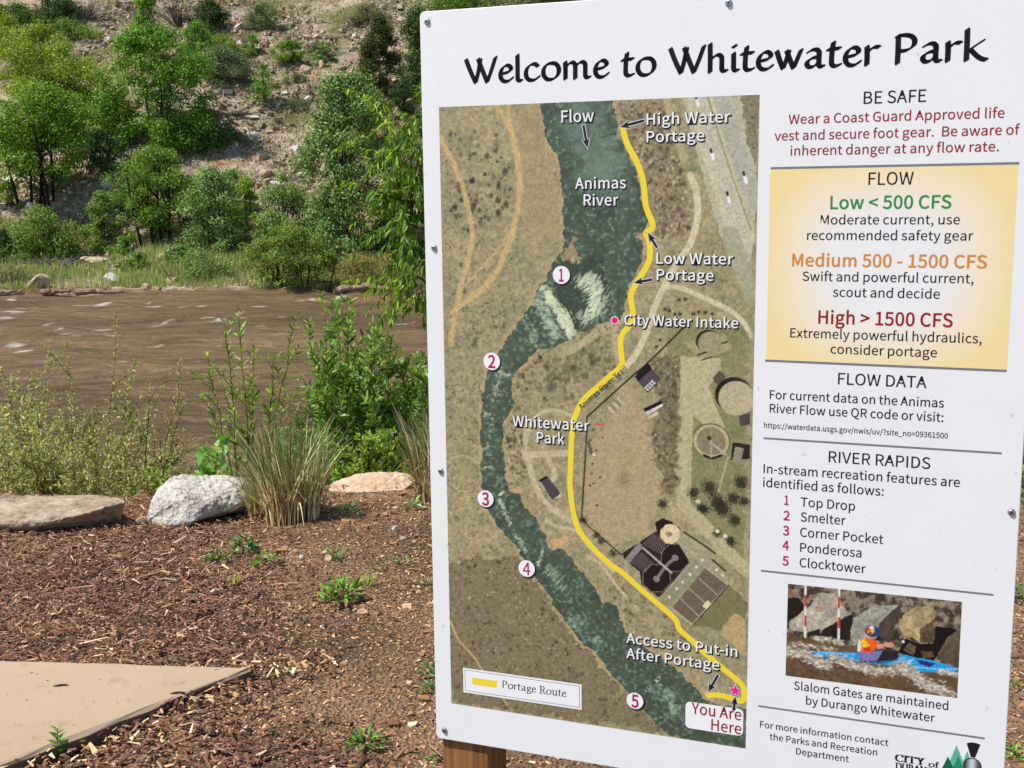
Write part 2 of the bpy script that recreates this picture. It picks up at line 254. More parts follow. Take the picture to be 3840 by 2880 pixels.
# broad-nib letters for the headline (700 units = cap height): strokes of points
NIB = {
 'W': (830, [[(40, 668), (150, 340), (275, 35)], [(275, 35), (345, 330), (400, 650)], [(345, 668), (450, 350), (560, 35)], [(560, 35), (670, 350), (775, 690)]]),
 'w': (590, [[(35, 465), (100, 230), (170, 30)], [(170, 30), (230, 220), (285, 445)], [(240, 462), (310, 240), (385, 30)], [(385, 30), (460, 240), (535, 468)]]),
 'e': (405, [[(85, 235), (270, 285), (318, 350), (300, 425), (215, 462), (120, 405), (62, 270), (70, 130), (130, 45), (210, 28), (290, 55), (345, 115)]]),
 'l': (215, [[(70, 715), (72, 400), (72, 110), (95, 40), (165, 32)]]),
 'c': (415, [[(345, 395), (290, 450), (215, 460), (115, 400), (58, 265), (70, 120), (140, 40), (225, 28), (310, 60), (365, 120)]]),
 'o': (500, [[(245, 460), (130, 420), (62, 290), (68, 150), (140, 45), (250, 28), (360, 80), (425, 210), (415, 350), (345, 440), (245, 460)]]),
 'm': (720, [[(75, 468), (82, 250), (80, 22)], [(82, 330), (160, 420), (230, 452), (295, 420), (312, 330), (312, 22)], [(312, 330), (390, 420), (460, 452), (530, 420), (548, 330), (548, 110), (575, 40), (650, 40)]]),
 't': (320, [[(135, 610), (112, 400), (105, 120), (140, 42), (200, 32), (275, 60)], [(30, 440), (150, 452), (262, 458)]]),
 'h': (500, [[(75, 730), (80, 400), (80, 22)], [(80, 320), (170, 420), (245, 452), (315, 415), (332, 320), (332, 110), (360, 40), (435, 40)]]),
 'i': (220, [[(80, 468), (82, 250), (82, 110), (108, 40), (175, 38)], [(92, 655), (80, 640), (98, 628), (112, 645), (92, 655)]]),
 'a': (460, [[(95, 405), (165, 452), (245, 460), (305, 415), (315, 320), (312, 110), (338, 40), (405, 42)], [(312, 275), (205, 265), (100, 205), (68, 120), (100, 45), (175, 35), (255, 80), (312, 160)]]),
 'r': (350, [[(75, 468), (82, 250), (80, 22)], [(82, 320), (160, 410), (230, 448), (310, 440)]]),
 'P': (500, [[(85, 690), (88, 350), (85, 22)], [(60, 672), (200, 692), (330, 660), (400, 570), (390, 440), (300, 350), (200, 318), (110, 318)]]),
 'k': (470, [[(75, 745), (80, 400), (80, 22)], [(375, 462), (240, 360), (95, 235)], [(150, 270), (270, 120), (370, 40), (450, 18)]]),
 'g': (450, [[(215, 460), (110, 410), (90, 310), (150, 215), (240, 210), (320, 290), (320, 390), (215, 460)], [(330, 440), (420, 455)], [(150, 215), (105, 140), (180, 85), (330, 60), (390, -30), (330, -150), (200, -185), (90, -150), (60, -60), (150, 50)]]),
 'u': (520, [[(30, 455), (105, 460), (108, 140), (160, 45), (250, 40), (345, 120)], [(290, 455), (370, 460), (372, 60), (440, 25)]]),
 'R': (600, [[(40, 675), (150, 675), (148, 22)], [(60, 22), (245, 22)], [(150, 675), (320, 680), (430, 600), (430, 450), (320, 365), (150, 360)], [(300, 360), (420, 150), (500, 40), (580, 25)]]),
 'C': (620, [[(540, 500), (530, 640), (400, 690), (200, 640), (90, 430), (110, 200), (240, 40), (400, 20), (550, 120)]]),
 'I': (300, [[(150, 675), (150, 22)], [(50, 675), (250, 675)], [(50, 22), (250, 22)]]),
 'T': (600, [[(40, 540), (60, 675), (300, 675), (540, 675), (560, 540)], [(300, 675), (300, 22)], [(190, 22), (410, 22)]]),
 'Y': (620, [[(40, 675), (220, 675)], [(120, 675), (310, 330), (310, 22)], [(310, 330), (480, 675)], [(400, 675), (570, 675)], [(200, 22), (420, 22)]]),
 'f': (320, [[(300, 640), (240, 710), (160, 650), (150, 500), (150, 22)], [(60, 455), (280, 455)], [(60, 22), (250, 22)]]),
 'D': (680, [[(150, 675), (150, 22)], [(50, 675), (330, 675), (540, 590), (600, 350), (540, 110), (330, 22), (50, 22)]]),
 'U': (680, [[(40, 675), (240, 675)], [(140, 675), (140, 220), (210, 50), (340, 20), (480, 60), (550, 220), (550, 675)], [(460, 675), (640, 675)]]),
 'A': (660, [[(320, 690), (90, 22)], [(320, 690), (560, 22)], [(190, 240), (460, 240)], [(20, 22), (180, 22)], [(440, 22), (640, 22)]]),
 'N': (700, [[(40, 675), (160, 675), (560, 40)], [(140, 660), (140, 22)], [(560, 675), (560, 30)], [(50, 22), (230, 22)], [(470, 675), (650, 675)]]),
 'G': (680, [[(560, 520), (540, 640), (400, 690), (200, 640), (90, 430), (110, 200), (240, 40), (400, 20), (560, 80), (560, 290)], [(440, 290), (640, 290)]]),
 'O': (700, [[(350, 690), (170, 620), (85, 430), (100, 200), (220, 50), (350, 20), (520, 80), (615, 280), (590, 520), (480, 660), (350, 690)]]),
 ' ': (240, []),
}
def crom(p, k=6):
    p = np.array(p, float)
    if len(p) < 3: return np.array([p[0] + (p[-1] - p[0]) * t for t in np.linspace(0, 1, k)])
    e = np.vstack((2 * p[0] - p[1], p, 2 * p[-1] - p[-2])); out = []
    for i in range(1, len(e) - 2):
        for t in np.arange(k) / k:
            a, b, c, d = e[i - 1:i + 3]
            out.append(.5 * (2 * b + (c - a) * t + (2 * a - 5 * b + 4 * c - d) * t * t + (3 * b - a - 3 * c + d) * t ** 3))
    out.append(p[-1]); return np.array(out)
def hull(p):
    p = sorted(map(tuple, p)); h = []
    for seq in (p, p[::-1]):
        s = []
        for q in seq:
            while len(s) > 1 and (s[-1][0] - s[-2][0]) * (q[1] - s[-2][1]) - (s[-1][1] - s[-2][1]) * (q[0] - s[-2][0]) <= 1e-9: s.pop()
            s.append(q)
        h += s[:-1]
    return h
def nib2d(s, nw=110, nt=36, ang=38, track=0):
    a = math.radians(ang); c, d = math.cos(a), math.sin(a)
    nb = np.array([(i * nw / 2 * c - j * nt / 2 * d, i * nw / 2 * d + j * nt / 2 * c) for i, j in ((-1, -1), (1, -1), (1, 1), (-1, 1))])
    V = []; F = []; x = 0
    for ch in s:
        adv, st = NIB[ch]
        for k in st:
            q = crom(k) + (x, 0)
            for i in range(len(q) - 1):
                hp = hull(np.concatenate((q[i] + nb, q[i + 1] + nb)))
                n = len(V); V += hp; F += [(n, n + j, n + j + 1) for j in range(1, len(hp) - 1)]
        x += adv + track
    return np.array(V), np.array(F)

# sign plane from the photograph's perspective
SR = c2w(_n((11805.2, 587.5, -FPX))); SR[2] = 0; SR = _n(SR)
SN = np.cross(SR, (0, 0, 1.0))                        # towards the viewer
if SN @ (EYE - 0) > 0 and SN[1] > 0: SN = -SN
SP = at_depth(1580, 1440, 2.42)
def su(px, py):
    d = ray(px, py); t = ((SP - EYE) @ SN) / (d @ SN); p = EYE + d * t
    return np.array(((p - SP) @ SR, p[2]))
BASE = (SP[0], SP[1], 0.0)
sign = thing('information_sign', 'large white whitewater park information board with a river map on wooden posts', 'sign', BASE)
sign.rotation_euler = (0, 0, math.atan2(SR[1], SR[0]))
W_ = np.array((1.0, 1, 1))
PR = lambda c: lin(c) / lin((233, 236, 244)) * 0.80       # ink on white vinyl
m_white = mat('sign_white', (.80, .80, .81), .38, .35)
nz = N(m_white, 'ShaderNodeTexNoise', Scale=9.0, Detail=6.0); rr = ramp(m_white, nz.outputs[0], [(.3, (.785, .787, .80)), (.7, (.81, .812, .82))])
nq = N(m_white, 'ShaderNodeTexNoise', Scale=75.0, Detail=2.0); rq = ramp(m_white, nq.outputs[0], [(.705, (1, 1, 1)), (.76, (.80, .79, .77))])
L(m_white, mixc(m_white, 1.0, rr.outputs[0], rq.outputs[0], 'MULTIPLY'), BS(m_white).inputs['Base Color'])
m_black = mat('ink_black', (.012, .011, .014), .4, .3)
m_red = mat('ink_red', tuple(PR((152, 34, 42))), .4); m_green = mat('ink_green', tuple(PR((38, 140, 72))), .4)
m_orange = mat('ink_orange', tuple(PR((214, 138, 54))), .4); m_dred = mat('ink_dark_red', tuple(PR((150, 24, 32))), .4)
m_mag = mat('ink_magenta', tuple(PR((176, 28, 100))), .4); m_pink = mat('ink_pink', tuple(PR((232, 20, 120))), .4)
m_star = mat('ink_star', tuple(PR((226, 40, 150))), .4)
m_yel = mat('ink_yellow', tuple(PR((236, 214, 62))), .4); m_wht = mat('ink_white', (.83, .83, .84), .4)
m_grey = mat('ink_grey', tuple(PR((120, 124, 134))), .4); m_lgrey = mat('ink_pale_grey', tuple(PR((196, 200, 208))), .4)
m_print = colmat('printed_picture', .38, .35)

class Flat:                                            # flat pieces on the sign, each at its own small height
    def __init__(s): s.V = []; s.F = []; s.M = []; s.mats = []; s.n = 0
    def add(s, p2, tris, w, m):
        p2 = np.asarray(p2, float)
        if m not in s.mats: s.mats.append(m)
        s.V.append(np.stack((p2[:, 0], np.full(len(p2), -w), p2[:, 1]), 1)); tris = np.asarray(tris, int)
        s.F.append(tris + s.n); s.M += [s.mats.index(m)] * len(tris); s.n += len(p2)
    def poly(s, pts, w, m, px=True):
        p = np.array([su(*q) for q in pts]) if px else np.array(pts)
        s.add(p, tessellate_polygon([[Vector((*q, 0)) for q in p]]), w, m)
    def disc(s, c, r, w, m, n=40, sq=1.0):
        a = np.linspace(0, 2 * math.pi, n, endpoint=False)
        s.add(np.stack((c[0] + r * np.cos(a), c[1] + r * sq * np.sin(a)), 1), [(0, i, i + 1) for i in range(1, n - 1)], w, m)
    def line(s, a, b, th, w, m):                       # a, b photo points, th metres
        a, b = su(*a), su(*b); d = _n(b - a); n = np.array((-d[1], d[0])) * th / 2
        s.add([a - n, b - n, b + n, a + n], [(0, 1, 2), (0, 2, 3)], w, m)
    def strip(s, pts, th, w, m, round_=True):          # smooth ribbon along plane points
        q = crom(pts, 8); d = np.gradient(q, axis=0); d /= np.linalg.norm(d, axis=1)[:, None] + 1e-9
        nn = np.stack((-d[:, 1], d[:, 0]), 1) * th / 2; k = len(q)
        s.add(np.concatenate((q - nn, q + nn)), [t for i in range(k - 1) for t in ((i, i + 1, k + i + 1), (i, k + i + 1, k + i))], w, m)
    def words(s, txt, p0, p1, cap, w, m, bold=0, shadow=None, fit='text', track=0, **kw):
        """p0/p1: photo points at the ends of the baseline, cap: capital height in photo px there"""
        v, f = text2d(txt, bold, track) if fit == 'text' else nib2d(txt, track=track, **kw)
        a, b = su(*p0), su(*p1); x0, x1 = v[:, 0].min(), v[:, 0].max(); mid = ((p0[0] + p1[0]) / 2, (p0[1] + p1[1]) / 2)
        h = su(mid[0], mid[1] - cap)[1] - su(*mid)[1]
        if abs(p1[1] - p0[1]) / (abs(p1[0] - p0[0]) + 1) < .25: b = np.array((b[0], (a[1] + b[1]) / 2)); a = np.array((a[0], b[1]))
        d = b - a; sx = np.linalg.norm(d) / (x1 - x0); sy = h / 700.0; d = _n(d); n = np.array((-d[1], d[0]))
        p = a + np.outer((v[:, 0] - x0) * sx, d) + np.outer(v[:, 1] * sy, n)
        if shadow:
            v2, f2 = text2d(txt, bold + 40, track - 36) if fit == 'text' else (v, f)
            p2 = a + np.outer((v2[:, 0] - x0) * sx, d) + np.outer(v2[:, 1] * sy, n) + np.array((h * .07, -h * .09))
            s.add(p2, f2, w - .0006, shadow)
        s.add(p, f, w, m)
    def build(s, name, parent, label=None):
        me = make_mesh(name, np.concatenate(s.V), np.concatenate(s.F), mats=s.mats)
        me.polygons.foreach_set('material_index', np.array(s.M, np.int32)[:len(me.polygons)]); me.update()
        o = link(name, me, parent)
        if label: o['label'] = label
        return o
def words(name, parent, rows, m, bold=0, w=.002, **kw):
    f = Flat()
    for r in rows: f.words(*r, w, m, bold, **kw)
    return f.build(name, parent)

# board
tl, tr_, bl = su(1578, 44), su(3868, 402), su(1642, 2768)
x0, x1 = -0.003 + (tl[0] + bl[0]) / 2, (su(3835, 1719)[0] + su(3768, 2880)[0]) / 2
zt, zb = tl[1], bl[1]; T = 0.010
def rounded(x0, x1, z0, z1, r, n=6):
    o = []
    for cx, cz, a0 in ((x1 - r, z0 + r, -90), (x1 - r, z1 - r, 0), (x0 + r, z1 - r, 90), (x0 + r, z0 + r, 180)):
        for k in range(n + 1):
            a = math.radians(a0 + 90 * k / n); o.append((cx + r * math.cos(a), cz + r * math.sin(a)))
    return o
def prism_xz(name, pts, y0, y1, m, parent, bev=0.0):
    n = len(pts); V = [(x, y0, z) for x, z in pts] + [(x, y1, z) for x, z in pts]
    me = bpy.data.meshes.new(name)
    me.from_pydata(V, [], [tuple(range(n)), tuple(range(2 * n - 1, n - 1, -1))] + [(i, i + n, (i + 1) % n + n, (i + 1) % n) for i in range(n)])
    me.materials.append(m); o = link(name, me, parent)
    if bev:
        b = o.modifiers.new('bevel', 'BEVEL'); b.width = bev; b.segments = 2; b.limit_method = 'ANGLE'
    return o
board = prism_xz('board', rounded(x0, x1, zb, zt, .010), 0, T, m_white, sign, .0012)
# posts
m_wood = mat('post_wood', rough=.7, spec=.2)
tc = N(m_wood, 'ShaderNodeTexCoord'); mp = N(m_wood, 'ShaderNodeMapping'); mp.inputs['Scale'].default_value = (26, 26, 1.3); L(m_wood, tc.outputs['Object'], mp.inputs[0])
nz = N(m_wood, 'ShaderNodeTexNoise', Scale=2.2, Detail=8.0, Roughness=.65); L(m_wood, mp.outputs[0], nz.inputs['Vector'])
rr = ramp(m_wood, nz.outputs[0], [(.28, (.10, .042, .014)), (.5, (.235, .10, .036)), (.72, (.34, .17, .07))])
nz2 = N(m_wood, 'ShaderNodeTexNoise', Scale=14.0, Detail=3.0); r2 = ramp(m_wood, nz2.outputs[0], [(.55, (1, 1, 1)), (.72, (.62, .66, .5))])
L(m_wood, mixc(m_wood, 1.0, rr.outputs[0], r2.outputs[0], 'MULTIPLY'), BS(m_wood).inputs['Base Color']); bump(m_wood, nz.outputs[0], .35, .004)
pw = su(1825, 2850)[0] - su(1652, 2850)[0]
def post(px0):
    b = prism_xz('post', [(px0, -.35), (px0 + pw, -.35), (px0 + pw, zt - .06), (px0, zt - .06)], T + .0006, T + .0006 + pw, m_wood, sign, .004); return b
post(su(1652, 2850)[0]); post(x1 - pw - .006)

# printed pictures as fine grids of pigment
class Raster:
    def __init__(s, tl, tr, br, bl, nx, ny):
        a, b, c, d = (su(*q) for q in (tl, tr, br, bl))
        s.x0, s.x1 = (a[0] + d[0]) / 2, (b[0] + c[0]) / 2; s.z1, s.z0 = (a[1] + b[1]) / 2, (c[1] + d[1]) / 2
        s.nx, s.ny = nx, ny; s.img = np.zeros((ny, nx, 3)); s.sc = (nx - 1) / (s.x1 - s.x0)
        s.Y, s.X = np.mgrid[0:ny, 0:nx].astype(float)
    def g(s, pts):                                     # photo points -> grid cells
        q = np.array([su(*p) for p in pts]); return np.stack(((q[:, 0] - s.x0) / (s.x1 - s.x0) * (s.nx - 1), (s.z1 - q[:, 1]) / (s.z1 - s.z0) * (s.ny - 1)), 1)
    def box(s, q, pad=2):
        return (slice(max(0, int(q[:, 1].min() - pad)), max(0, min(s.ny, int(q[:, 1].max() + pad + 1)))), slice(max(0, int(q[:, 0].min() - pad)), max(0, min(s.nx, int(q[:, 0].max() + pad + 1)))))
    def inside(s, q, jit=0, rs=None):
        b = s.box(q, 2 + jit); X, Y = s.X[b], s.Y[b]; m = np.zeros(X.shape, bool)
        if jit:
            X = X + (fbm(*X.shape, 8, rs, 3) - .5) * 4 * jit; Y = Y + (fbm(*X.shape, 8, rs, 3) - .5) * 4 * jit
        for (xa, ya), (xb, yb) in zip(q, np.roll(q, -1, 0)):
            if ya == yb: continue
            m ^= ((ya > Y) != (yb > Y)) & (X < (xb - xa) * (Y - ya) / (yb - ya) + xa)
        return b, m
    def poly(s, pts, c, a=1.0, jit=0, rs=None, var=0):
        b, m = s.inside(s.g(pts), jit, rs); s.put(b, m * a, c, var, rs)
    def put(s, b, m, c, var=0, rs=None):
        if m.size == 0: return
        c = lin(c) * np.ones(3)
        if var: c = c * (1 + var * (rs.rand(*m.shape, 1) - .5) * 2)
        m = np.asarray(m, float)[..., None]; s.img[b] = s.img[b] * (1 - m) + c * m
    def path(s, pts, wpx, c, a=1.0, soft=1.0, jit=0, rs=None):
        q = s.g(pts); q = crom(q, 5) if len(q) > 2 else q
        w = wpx * (s.g([(2200, 1400), (2300, 1400)])[1, 0] - s.g([(2200, 1400)])[0, 0]) / 100.0 / 2
        b = s.box(q, w + 4); X, Y = s.X[b], s.Y[b]; D = np.full(X.shape, 1e9)
        if jit: X = X + (fbm(*X.shape, 10, rs, 3) - .5) * 4 * jit
        for p0, p1 in zip(q[:-1], q[1:]):
            d = p1 - p0; t = np.clip(((X - p0[0]) * d[0] + (Y - p0[1]) * d[1]) / (d @ d + 1e-9), 0, 1)
            D = np.minimum(D, np.hypot(X - p0[0] - t * d[0], Y - p0[1] - t * d[1]))
        s.put(b, np.clip((w - D) / soft + .5, 0, 1) * a, c)
    def dot(s, p, rpx, c, a=1.0, asp=1.0, jit=0, rs=None, soft=1.0):
        q = s.g([p])[0]; r = rpx * (s.g([(2300, 1400)])[0, 0] - s.g([(2200, 1400)])[0, 0]) / 100.0
        b = s.box(np.array([q - r * 1.6, q + r * 1.6])); X, Y = s.X[b] - q[0], s.Y[b] - q[1]
        if X.size == 0: return
        D = np.hypot(X, Y / asp)
        if jit: D = D + (rs.rand(*X.shape) - .5) * 2 * jit * r
        s.put(b, np.clip((r - D) / soft + .5, 0, 1) * a, c)
    def build(s, name, parent, w):
        x = s.x0 + (s.x1 - s.x0) * s.X / (s.nx - 1); z = s.z1 - (s.z1 - s.z0) * s.Y / (s.ny - 1)
        V = np.stack((x, np.full_like(x, -w), z), -1).reshape(-1, 3); i = np.arange(s.nx * s.ny).reshape(s.ny, s.nx)
        F = np.stack((i[1:, :-1], i[1:, 1:], i[:-1, 1:], i[:-1, :-1]), -1).reshape(-1, 4)
        col = np.clip(s.img / lin((233, 236, 244)) * .80, .004, .85).reshape(-1, 3)
        return link(name, make_mesh(name, V, F, col, [m_print]), parent)
# ---- writing on the board
K1, K2, K3, K4, K5 = .00010, .00018, .00026, .00034, .00042
f = Flat(); 
f.words('Welcome to Whitewater Park', (1741, 308), (3708, 236), 105, K4, m_black, fit='nib', track=4); f.build('headline', sign)
words('safety_title', sign, [('BE SAFE', (3238, 389), (3472, 382), 46)], m_black, bold=5, w=K4)
words('safety_paragraph', sign, [('Wear a Coast Guard Approved life', (2957, 462), (3766, 444), 36), ('vest and secure foot gear.  Be aware of', (2904, 525), (3823, 506), 36),
      ('inherent danger at any flow rate.', (2964, 582), (3745, 568), 36)], m_red, bold=8, w=K4)
# flow panel: pale yellow border fading to white
R = Raster((2891, 629), (3821, 619), (3774, 1389), (2871, 1350), 220, 190)
dx = np.abs(R.X / (R.nx - 1) * 2 - 1); dy = np.abs(R.Y / (R.ny - 1) * 2 - 1)
t = np.clip((dx ** 2.8 + (dy * .93) ** 2.8) ** (1 / 2.8) - .40, 0, .62) / .62; t = (t ** 1.15)[..., None]
R.img = lin((233, 236, 244)) * (1 - t) + lin((246, 220, 164)) * t
fp = R.build('flow_panel', sign, K1)
f = Flat(); f.line((2890, 631), (3822, 612), .0042, K2, m_grey); f.build('border_line', fp)
f = Flat(); f.line((2869, 1352), (3775, 1391), .0042, K2, m_grey); f.build('border_line', fp)
words('flow_title', fp, [('FLOW', (3256, 693), (3425, 692), 47)], m_black, bold=5, w=K4)
words('flow_level', fp, [('Low < 500 CFS', (3113, 783), (3567, 781), 48)], m_green, bold=21, w=K4)
words('flow_advice', fp, [('Moderate current, use', (3077, 841), (3599, 841), 35), ('recommended safety gear', (3026, 900), (3649, 901), 35)], m_black, bold=7, w=K4)
words('flow_level', fp, [('Medium 500 - 1500 CFS', (2970, 999), (3700, 1004), 47)], m_orange, bold=21, w=K4)
words('flow_advice', fp, [('Swift and powerful current,', (3009, 1054), (3650, 1061), 35), ('scout and decide', (3123, 1114), (3524, 1118), 35)], m_black, bold=7, w=K4)
words('flow_level', fp, [('High > 1500 CFS', (3068, 1215), (3572, 1224), 49)], m_dred, bold=21, w=K4)
words('flow_advice', fp, [('Extremely powerful hydraulics,', (2963, 1267), (3681, 1285), 35), ('consider portage', (3114, 1327), (3513, 1338), 35)], m_black, bold=7, w=K4)
words('flow_data_title', sign, [('FLOW DATA', (3142, 1441), (3474, 1455), 43)], m_black, bold=5, w=K4)
words('flow_data_paragraph', sign, [('For current data on the Animas', (2886, 1496), (3539, 1527), 33), ('River Flow use QR code or visit:', (2886, 1546), (3537, 1582), 33)], m_black, bold=7, w=K4)
words('web_address', sign, [('https://waterdata.usgs.gov/nwis/uv/?site_no=09361500', (2865, 1605), (3554, 1643), 20)], m_black, bold=8, w=K4)
words('rapids_title', sign, [('RIVER RAPIDS', (3107, 1734), (3488, 1757), 42)], m_black, bold=5, w=K4)
words('rapids_paragraph', sign, [('In-stream recreation features are', (2863, 1773), (3599, 1826), 34), ('identified as follows:', (2861, 1825), (3313, 1859), 34)], m_black, bold=7, w=K4)
for ch, x, y, nm, xa, ya, xb, yb in (('1', 2949, 1892, 'Top Drop', 3002, 1900, 3206, 1913), ('2', 2949, 1950, 'Smelter', 3002, 1956, 3170, 1967), ('3', 2947, 2006, 'Corner Pocket', 3000, 2013, 3312, 2038),
                             ('4', 2946, 2061, 'Ponderosa', 3000, 2070, 3230, 2089), ('5', 2945, 2119, 'Clocktower', 2998, 2127, 3246, 2148)):
    words('rapid_number', sign, [(ch, (x - (8 if ch == '1' else 12), y), (x + (8 if ch == '1' else 12), y + 1), 34)], m_mag, bold=26, w=K4)
    words('rapid_name', sign, [(nm, (xa, ya), (xb, yb), 34)], m_black, bold=6, w=K4)
words('photo_caption', sign, [('Slalom Gates are maintained', (2977, 2585), (3555, 2662), 31), ('by Durango Whitewater', (3022, 2642), (3505, 2706), 31)], m_black, bold=7, w=K4)
words('contact_paragraph', sign, [('For more information contact', (2850, 2726), (3331, 2798), 24), ('the Parks and Recreation', (2886, 2774), (3289, 2832), 24), ('Department', (2985, 2828), (3183, 2858), 24)], m_black, bold=7, w=K4)
for a, b in (((2863, 1643), (3757, 1700)), ((2854, 2140), (3726, 2231)), ((2843, 2647), (3693, 2769))):
    f = Flat(); f.line(a, b, .0036, K2, m_grey); f.build('divider_line', sign)
# city emblem
lo = bpy.data.objects.new('city_emblem', None); C.objects.link(lo); lo.parent = sign
m_g1 = mat('emblem_pale_green', tuple(PR((96, 178, 156))), .4); m_g2 = mat('emblem_green', tuple(PR((34, 142, 112))), .4); m_g3 = mat('emblem_dark_green', tuple(PR((8, 104, 74))), .4)
for i, (ap, lf, rt, m, w) in enumerate((((3587, 2794), (3536, 2914), (3640, 2926), m_g1, K1), ((3627, 2815), (3590, 2914), (3664, 2926), m_g1, K2), ((3594, 2836), (3546, 2932), (3640, 2944), m_g2, K3), ((3555, 2836), (3510, 2925), (3600, 2935), m_g3, K4))):
    f = Flat(); f.poly([lf, rt, ap], w, m); f.build('mountain', lo)
c = su(3646, 2872); rad = abs(su(3681, 2872)[0] - c[0])
f = Flat(); f.disc(c, rad, K4, m_black); f.build('boiler_rim', lo)
V = []; F = []; col = []; n = 40
for j in range(13):
    for i in range(n):
        r = rad * .87 * j / 12; a = 2 * math.pi * i / n; x = c[0] + r * math.cos(a); V.append((x, -K5, c[1] + r * math.sin(a)))
        u = (x - c[0]) / rad; col.append(lin((60, 72, 82)) + (lin((222, 228, 232)) - lin((60, 72, 82))) * math.exp(-((u + .05) / .42) ** 2))
for j in range(12):
    for i in range(n): F.append((j * n + i, j * n + (i + 1) % n, (j + 1) * n + (i + 1) % n, (j + 1) * n + i))
link('boiler_front', make_mesh('boiler_front', V, F, np.array(col) * .8, [m_print]), lo)
f = Flat(); f.poly([(3640, 2838), (3625, 2787), (3637, 2784), (3651, 2784), (3664, 2787), (3676, 2792), (3656, 2841)], K5, m_black); f.build('smokestack', lo)
f = Flat(); f.words('CITY', (3355, 2854), (3469, 2869), 26, K4, m_black, fit='nib', nw=150, nt=34, ang=8, track=-20)
f.words('of', (3481, 2874), (3522, 2880), 21, K4, m_black, fit='nib', nw=120, nt=30, ang=8, track=-20)
f.words('DURANGO', (3355, 2888), (3524, 2910), 28, K4, m_black, fit='nib', nw=150, nt=34, ang=8, track=-30); f.build('emblem_lettering', lo)

# ---- aerial picture of the river
rs = np.random.RandomState(3)
R = Raster((1646, 402), (2849, 355), (2796, 2807), (1693, 2637), 432, 890)
H_, W2 = R.ny, R.nx
n1, n2, n3, n4 = fbm(H_, W2, 120, rs, 4)[..., None], fbm(H_, W2, 22, rs, 4)[..., None], fbm(H_, W2, 5, rs, 3)[..., None], rs.rand(H_, W2, 1)
base = lin((150, 142, 110)) * (1 - n1) + lin((182, 164, 126)) * n1
g_ = np.clip((n2 - .42) * 3.2, 0, 1); base = base * (1 - .55 * g_) + lin((138, 142, 108)) * .55 * g_
R.img = base * (.62 + .72 * n3) * (.82 + .36 * n4)
def scrub(poly, nd, rmin, rmax, cols, a=.85):             # scattered bushes inside a region
    q = np.array(poly, float); lo_, hi_ = q.min(0), q.max(0); k = 0
    while k < nd:
        p = lo_ + rs.rand(2) * (hi_ - lo_); ins = False
        for (xa, ya), (xb, yb) in zip(q, np.roll(q, -1, 0)):
            if (ya > p[1]) != (yb > p[1]) and p[0] < (xb - xa) * (p[1] - ya) / (yb - ya) + xa: ins = not ins
        if ins: R.dot(p, rmin + rs.rand() ** 2 * (rmax - rmin), cols[rs.randint(len(cols))], a * (.5 + .5 * rs.rand()), .7 + rs.rand() * .7, .5, rs, 1.2)
        k += 1
DK = [(70, 62, 48), (88, 80, 58), (58, 54, 44), (104, 96, 70)]; LT = [(200, 186, 150), (186, 170, 132), (170, 164, 132)]
LB = [(1660, 2120), (1760, 2090), (1960, 2095), (2010, 2165), (2120, 2330), (2260, 2500), (2360, 2600), (2510, 2750), (1700, 2630)]
R.poly(LB, (122, 108, 84), .75, 6, rs); scrub(LB, 1500, 2, 8, DK); scrub(LB, 1000, 1.5, 4.5, LT, .8)
scrub([(1660, 1400), (1800, 1400), (1800, 1830), (1940, 2060), (1680, 2110)], 650, 2, 7, DK, .6); scrub([(1660, 1400), (1800, 1400), (1790, 1830), (1840, 2000), (1680, 2110)], 260, 1.5, 4, LT, .6)
scrub([(1660, 500), (1900, 480), (1930, 800), (1700, 900)], 150, 4, 11, DK[:3], 1.0); scrub([(1660, 900), (2000, 880), (1900, 1200), (1690, 1300)], 110, 2, 6, DK, .9)
scrub([(1700, 1150), (1960, 1100), (1860, 1330), (1690, 1340)], 110, 3, 9, DK, .75)
R.poly([(1905, 395), (2020, 390), (2075, 560), (2105, 700), (2100, 880), (1990, 900), (1945, 700), (1945, 560)], (172, 148, 112), .6, 8, rs)
for p, w in (([(1862, 395), (1890, 440), (1925, 520), (1945, 620), (1950, 720), (1935, 820), (1905, 920), (1860, 1020), (1800, 1090), (1735, 1140), (1700, 1170)], 22), ([(1648, 512), (1700, 610), (1735, 700), (1760, 800), (1772, 880), (1755, 980), (1730, 1060), (1712, 1150), (1700, 1220), (1690, 1290)], 20),
             ([(1905, 395), (1908, 440), (1920, 500)], 14), ([(1690, 2330), (1720, 2400), (1765, 2450), (1830, 2540), (1900, 2640)], 8), ([(1690, 1720), (1740, 1710), (1800, 1740)], 7), ([(1755, 1060), (1800, 1010), (1870, 930), (1930, 850)], 9)):
    R.path(p, w, (206, 176, 122), .85, 2.5, 1, rs)
# right bank woods, highway and paths
RB = [(2305, 385), (2505, 375), (2560, 600), (2590, 880), (2470, 900), (2440, 800), (2400, 650), (2340, 500)]
R.poly(RB, (140, 122, 94), .7, 5, rs); scrub(RB, 700, 2, 9, DK + [(96, 72, 66)]); scrub(RB, 520, 2, 5, [(206, 186, 158), (190, 176, 140)], .85)
HW = [(2560, 372), (2840, 358), (2838, 420), (2830, 900), (2790, 1100), (2700, 880), (2620, 600)]
R.poly(HW, (186, 182, 154), 1, 1, rs)
for a, b, w, c in (((2620, 368), (2790, 900), 58, (196, 190, 168)), ((2700, 366), (2836, 760), 54, (176, 174, 160)), ((2665, 366), (2825, 900), 12, (206, 198, 156)), ((2655, 366), (2815, 860), 4, (100, 96, 80)), ((2585, 372), (2740, 880), 16, (204, 196, 158)), ((2500, 376), (2565, 600), 24, (180, 170, 134)), ((2740, 880), (2818, 1090), 60, (168, 164, 138))):
    R.path([a, ((a[0] + b[0]) / 2 - 5, (a[1] + b[1]) / 2), b], w, c, .85, 2)
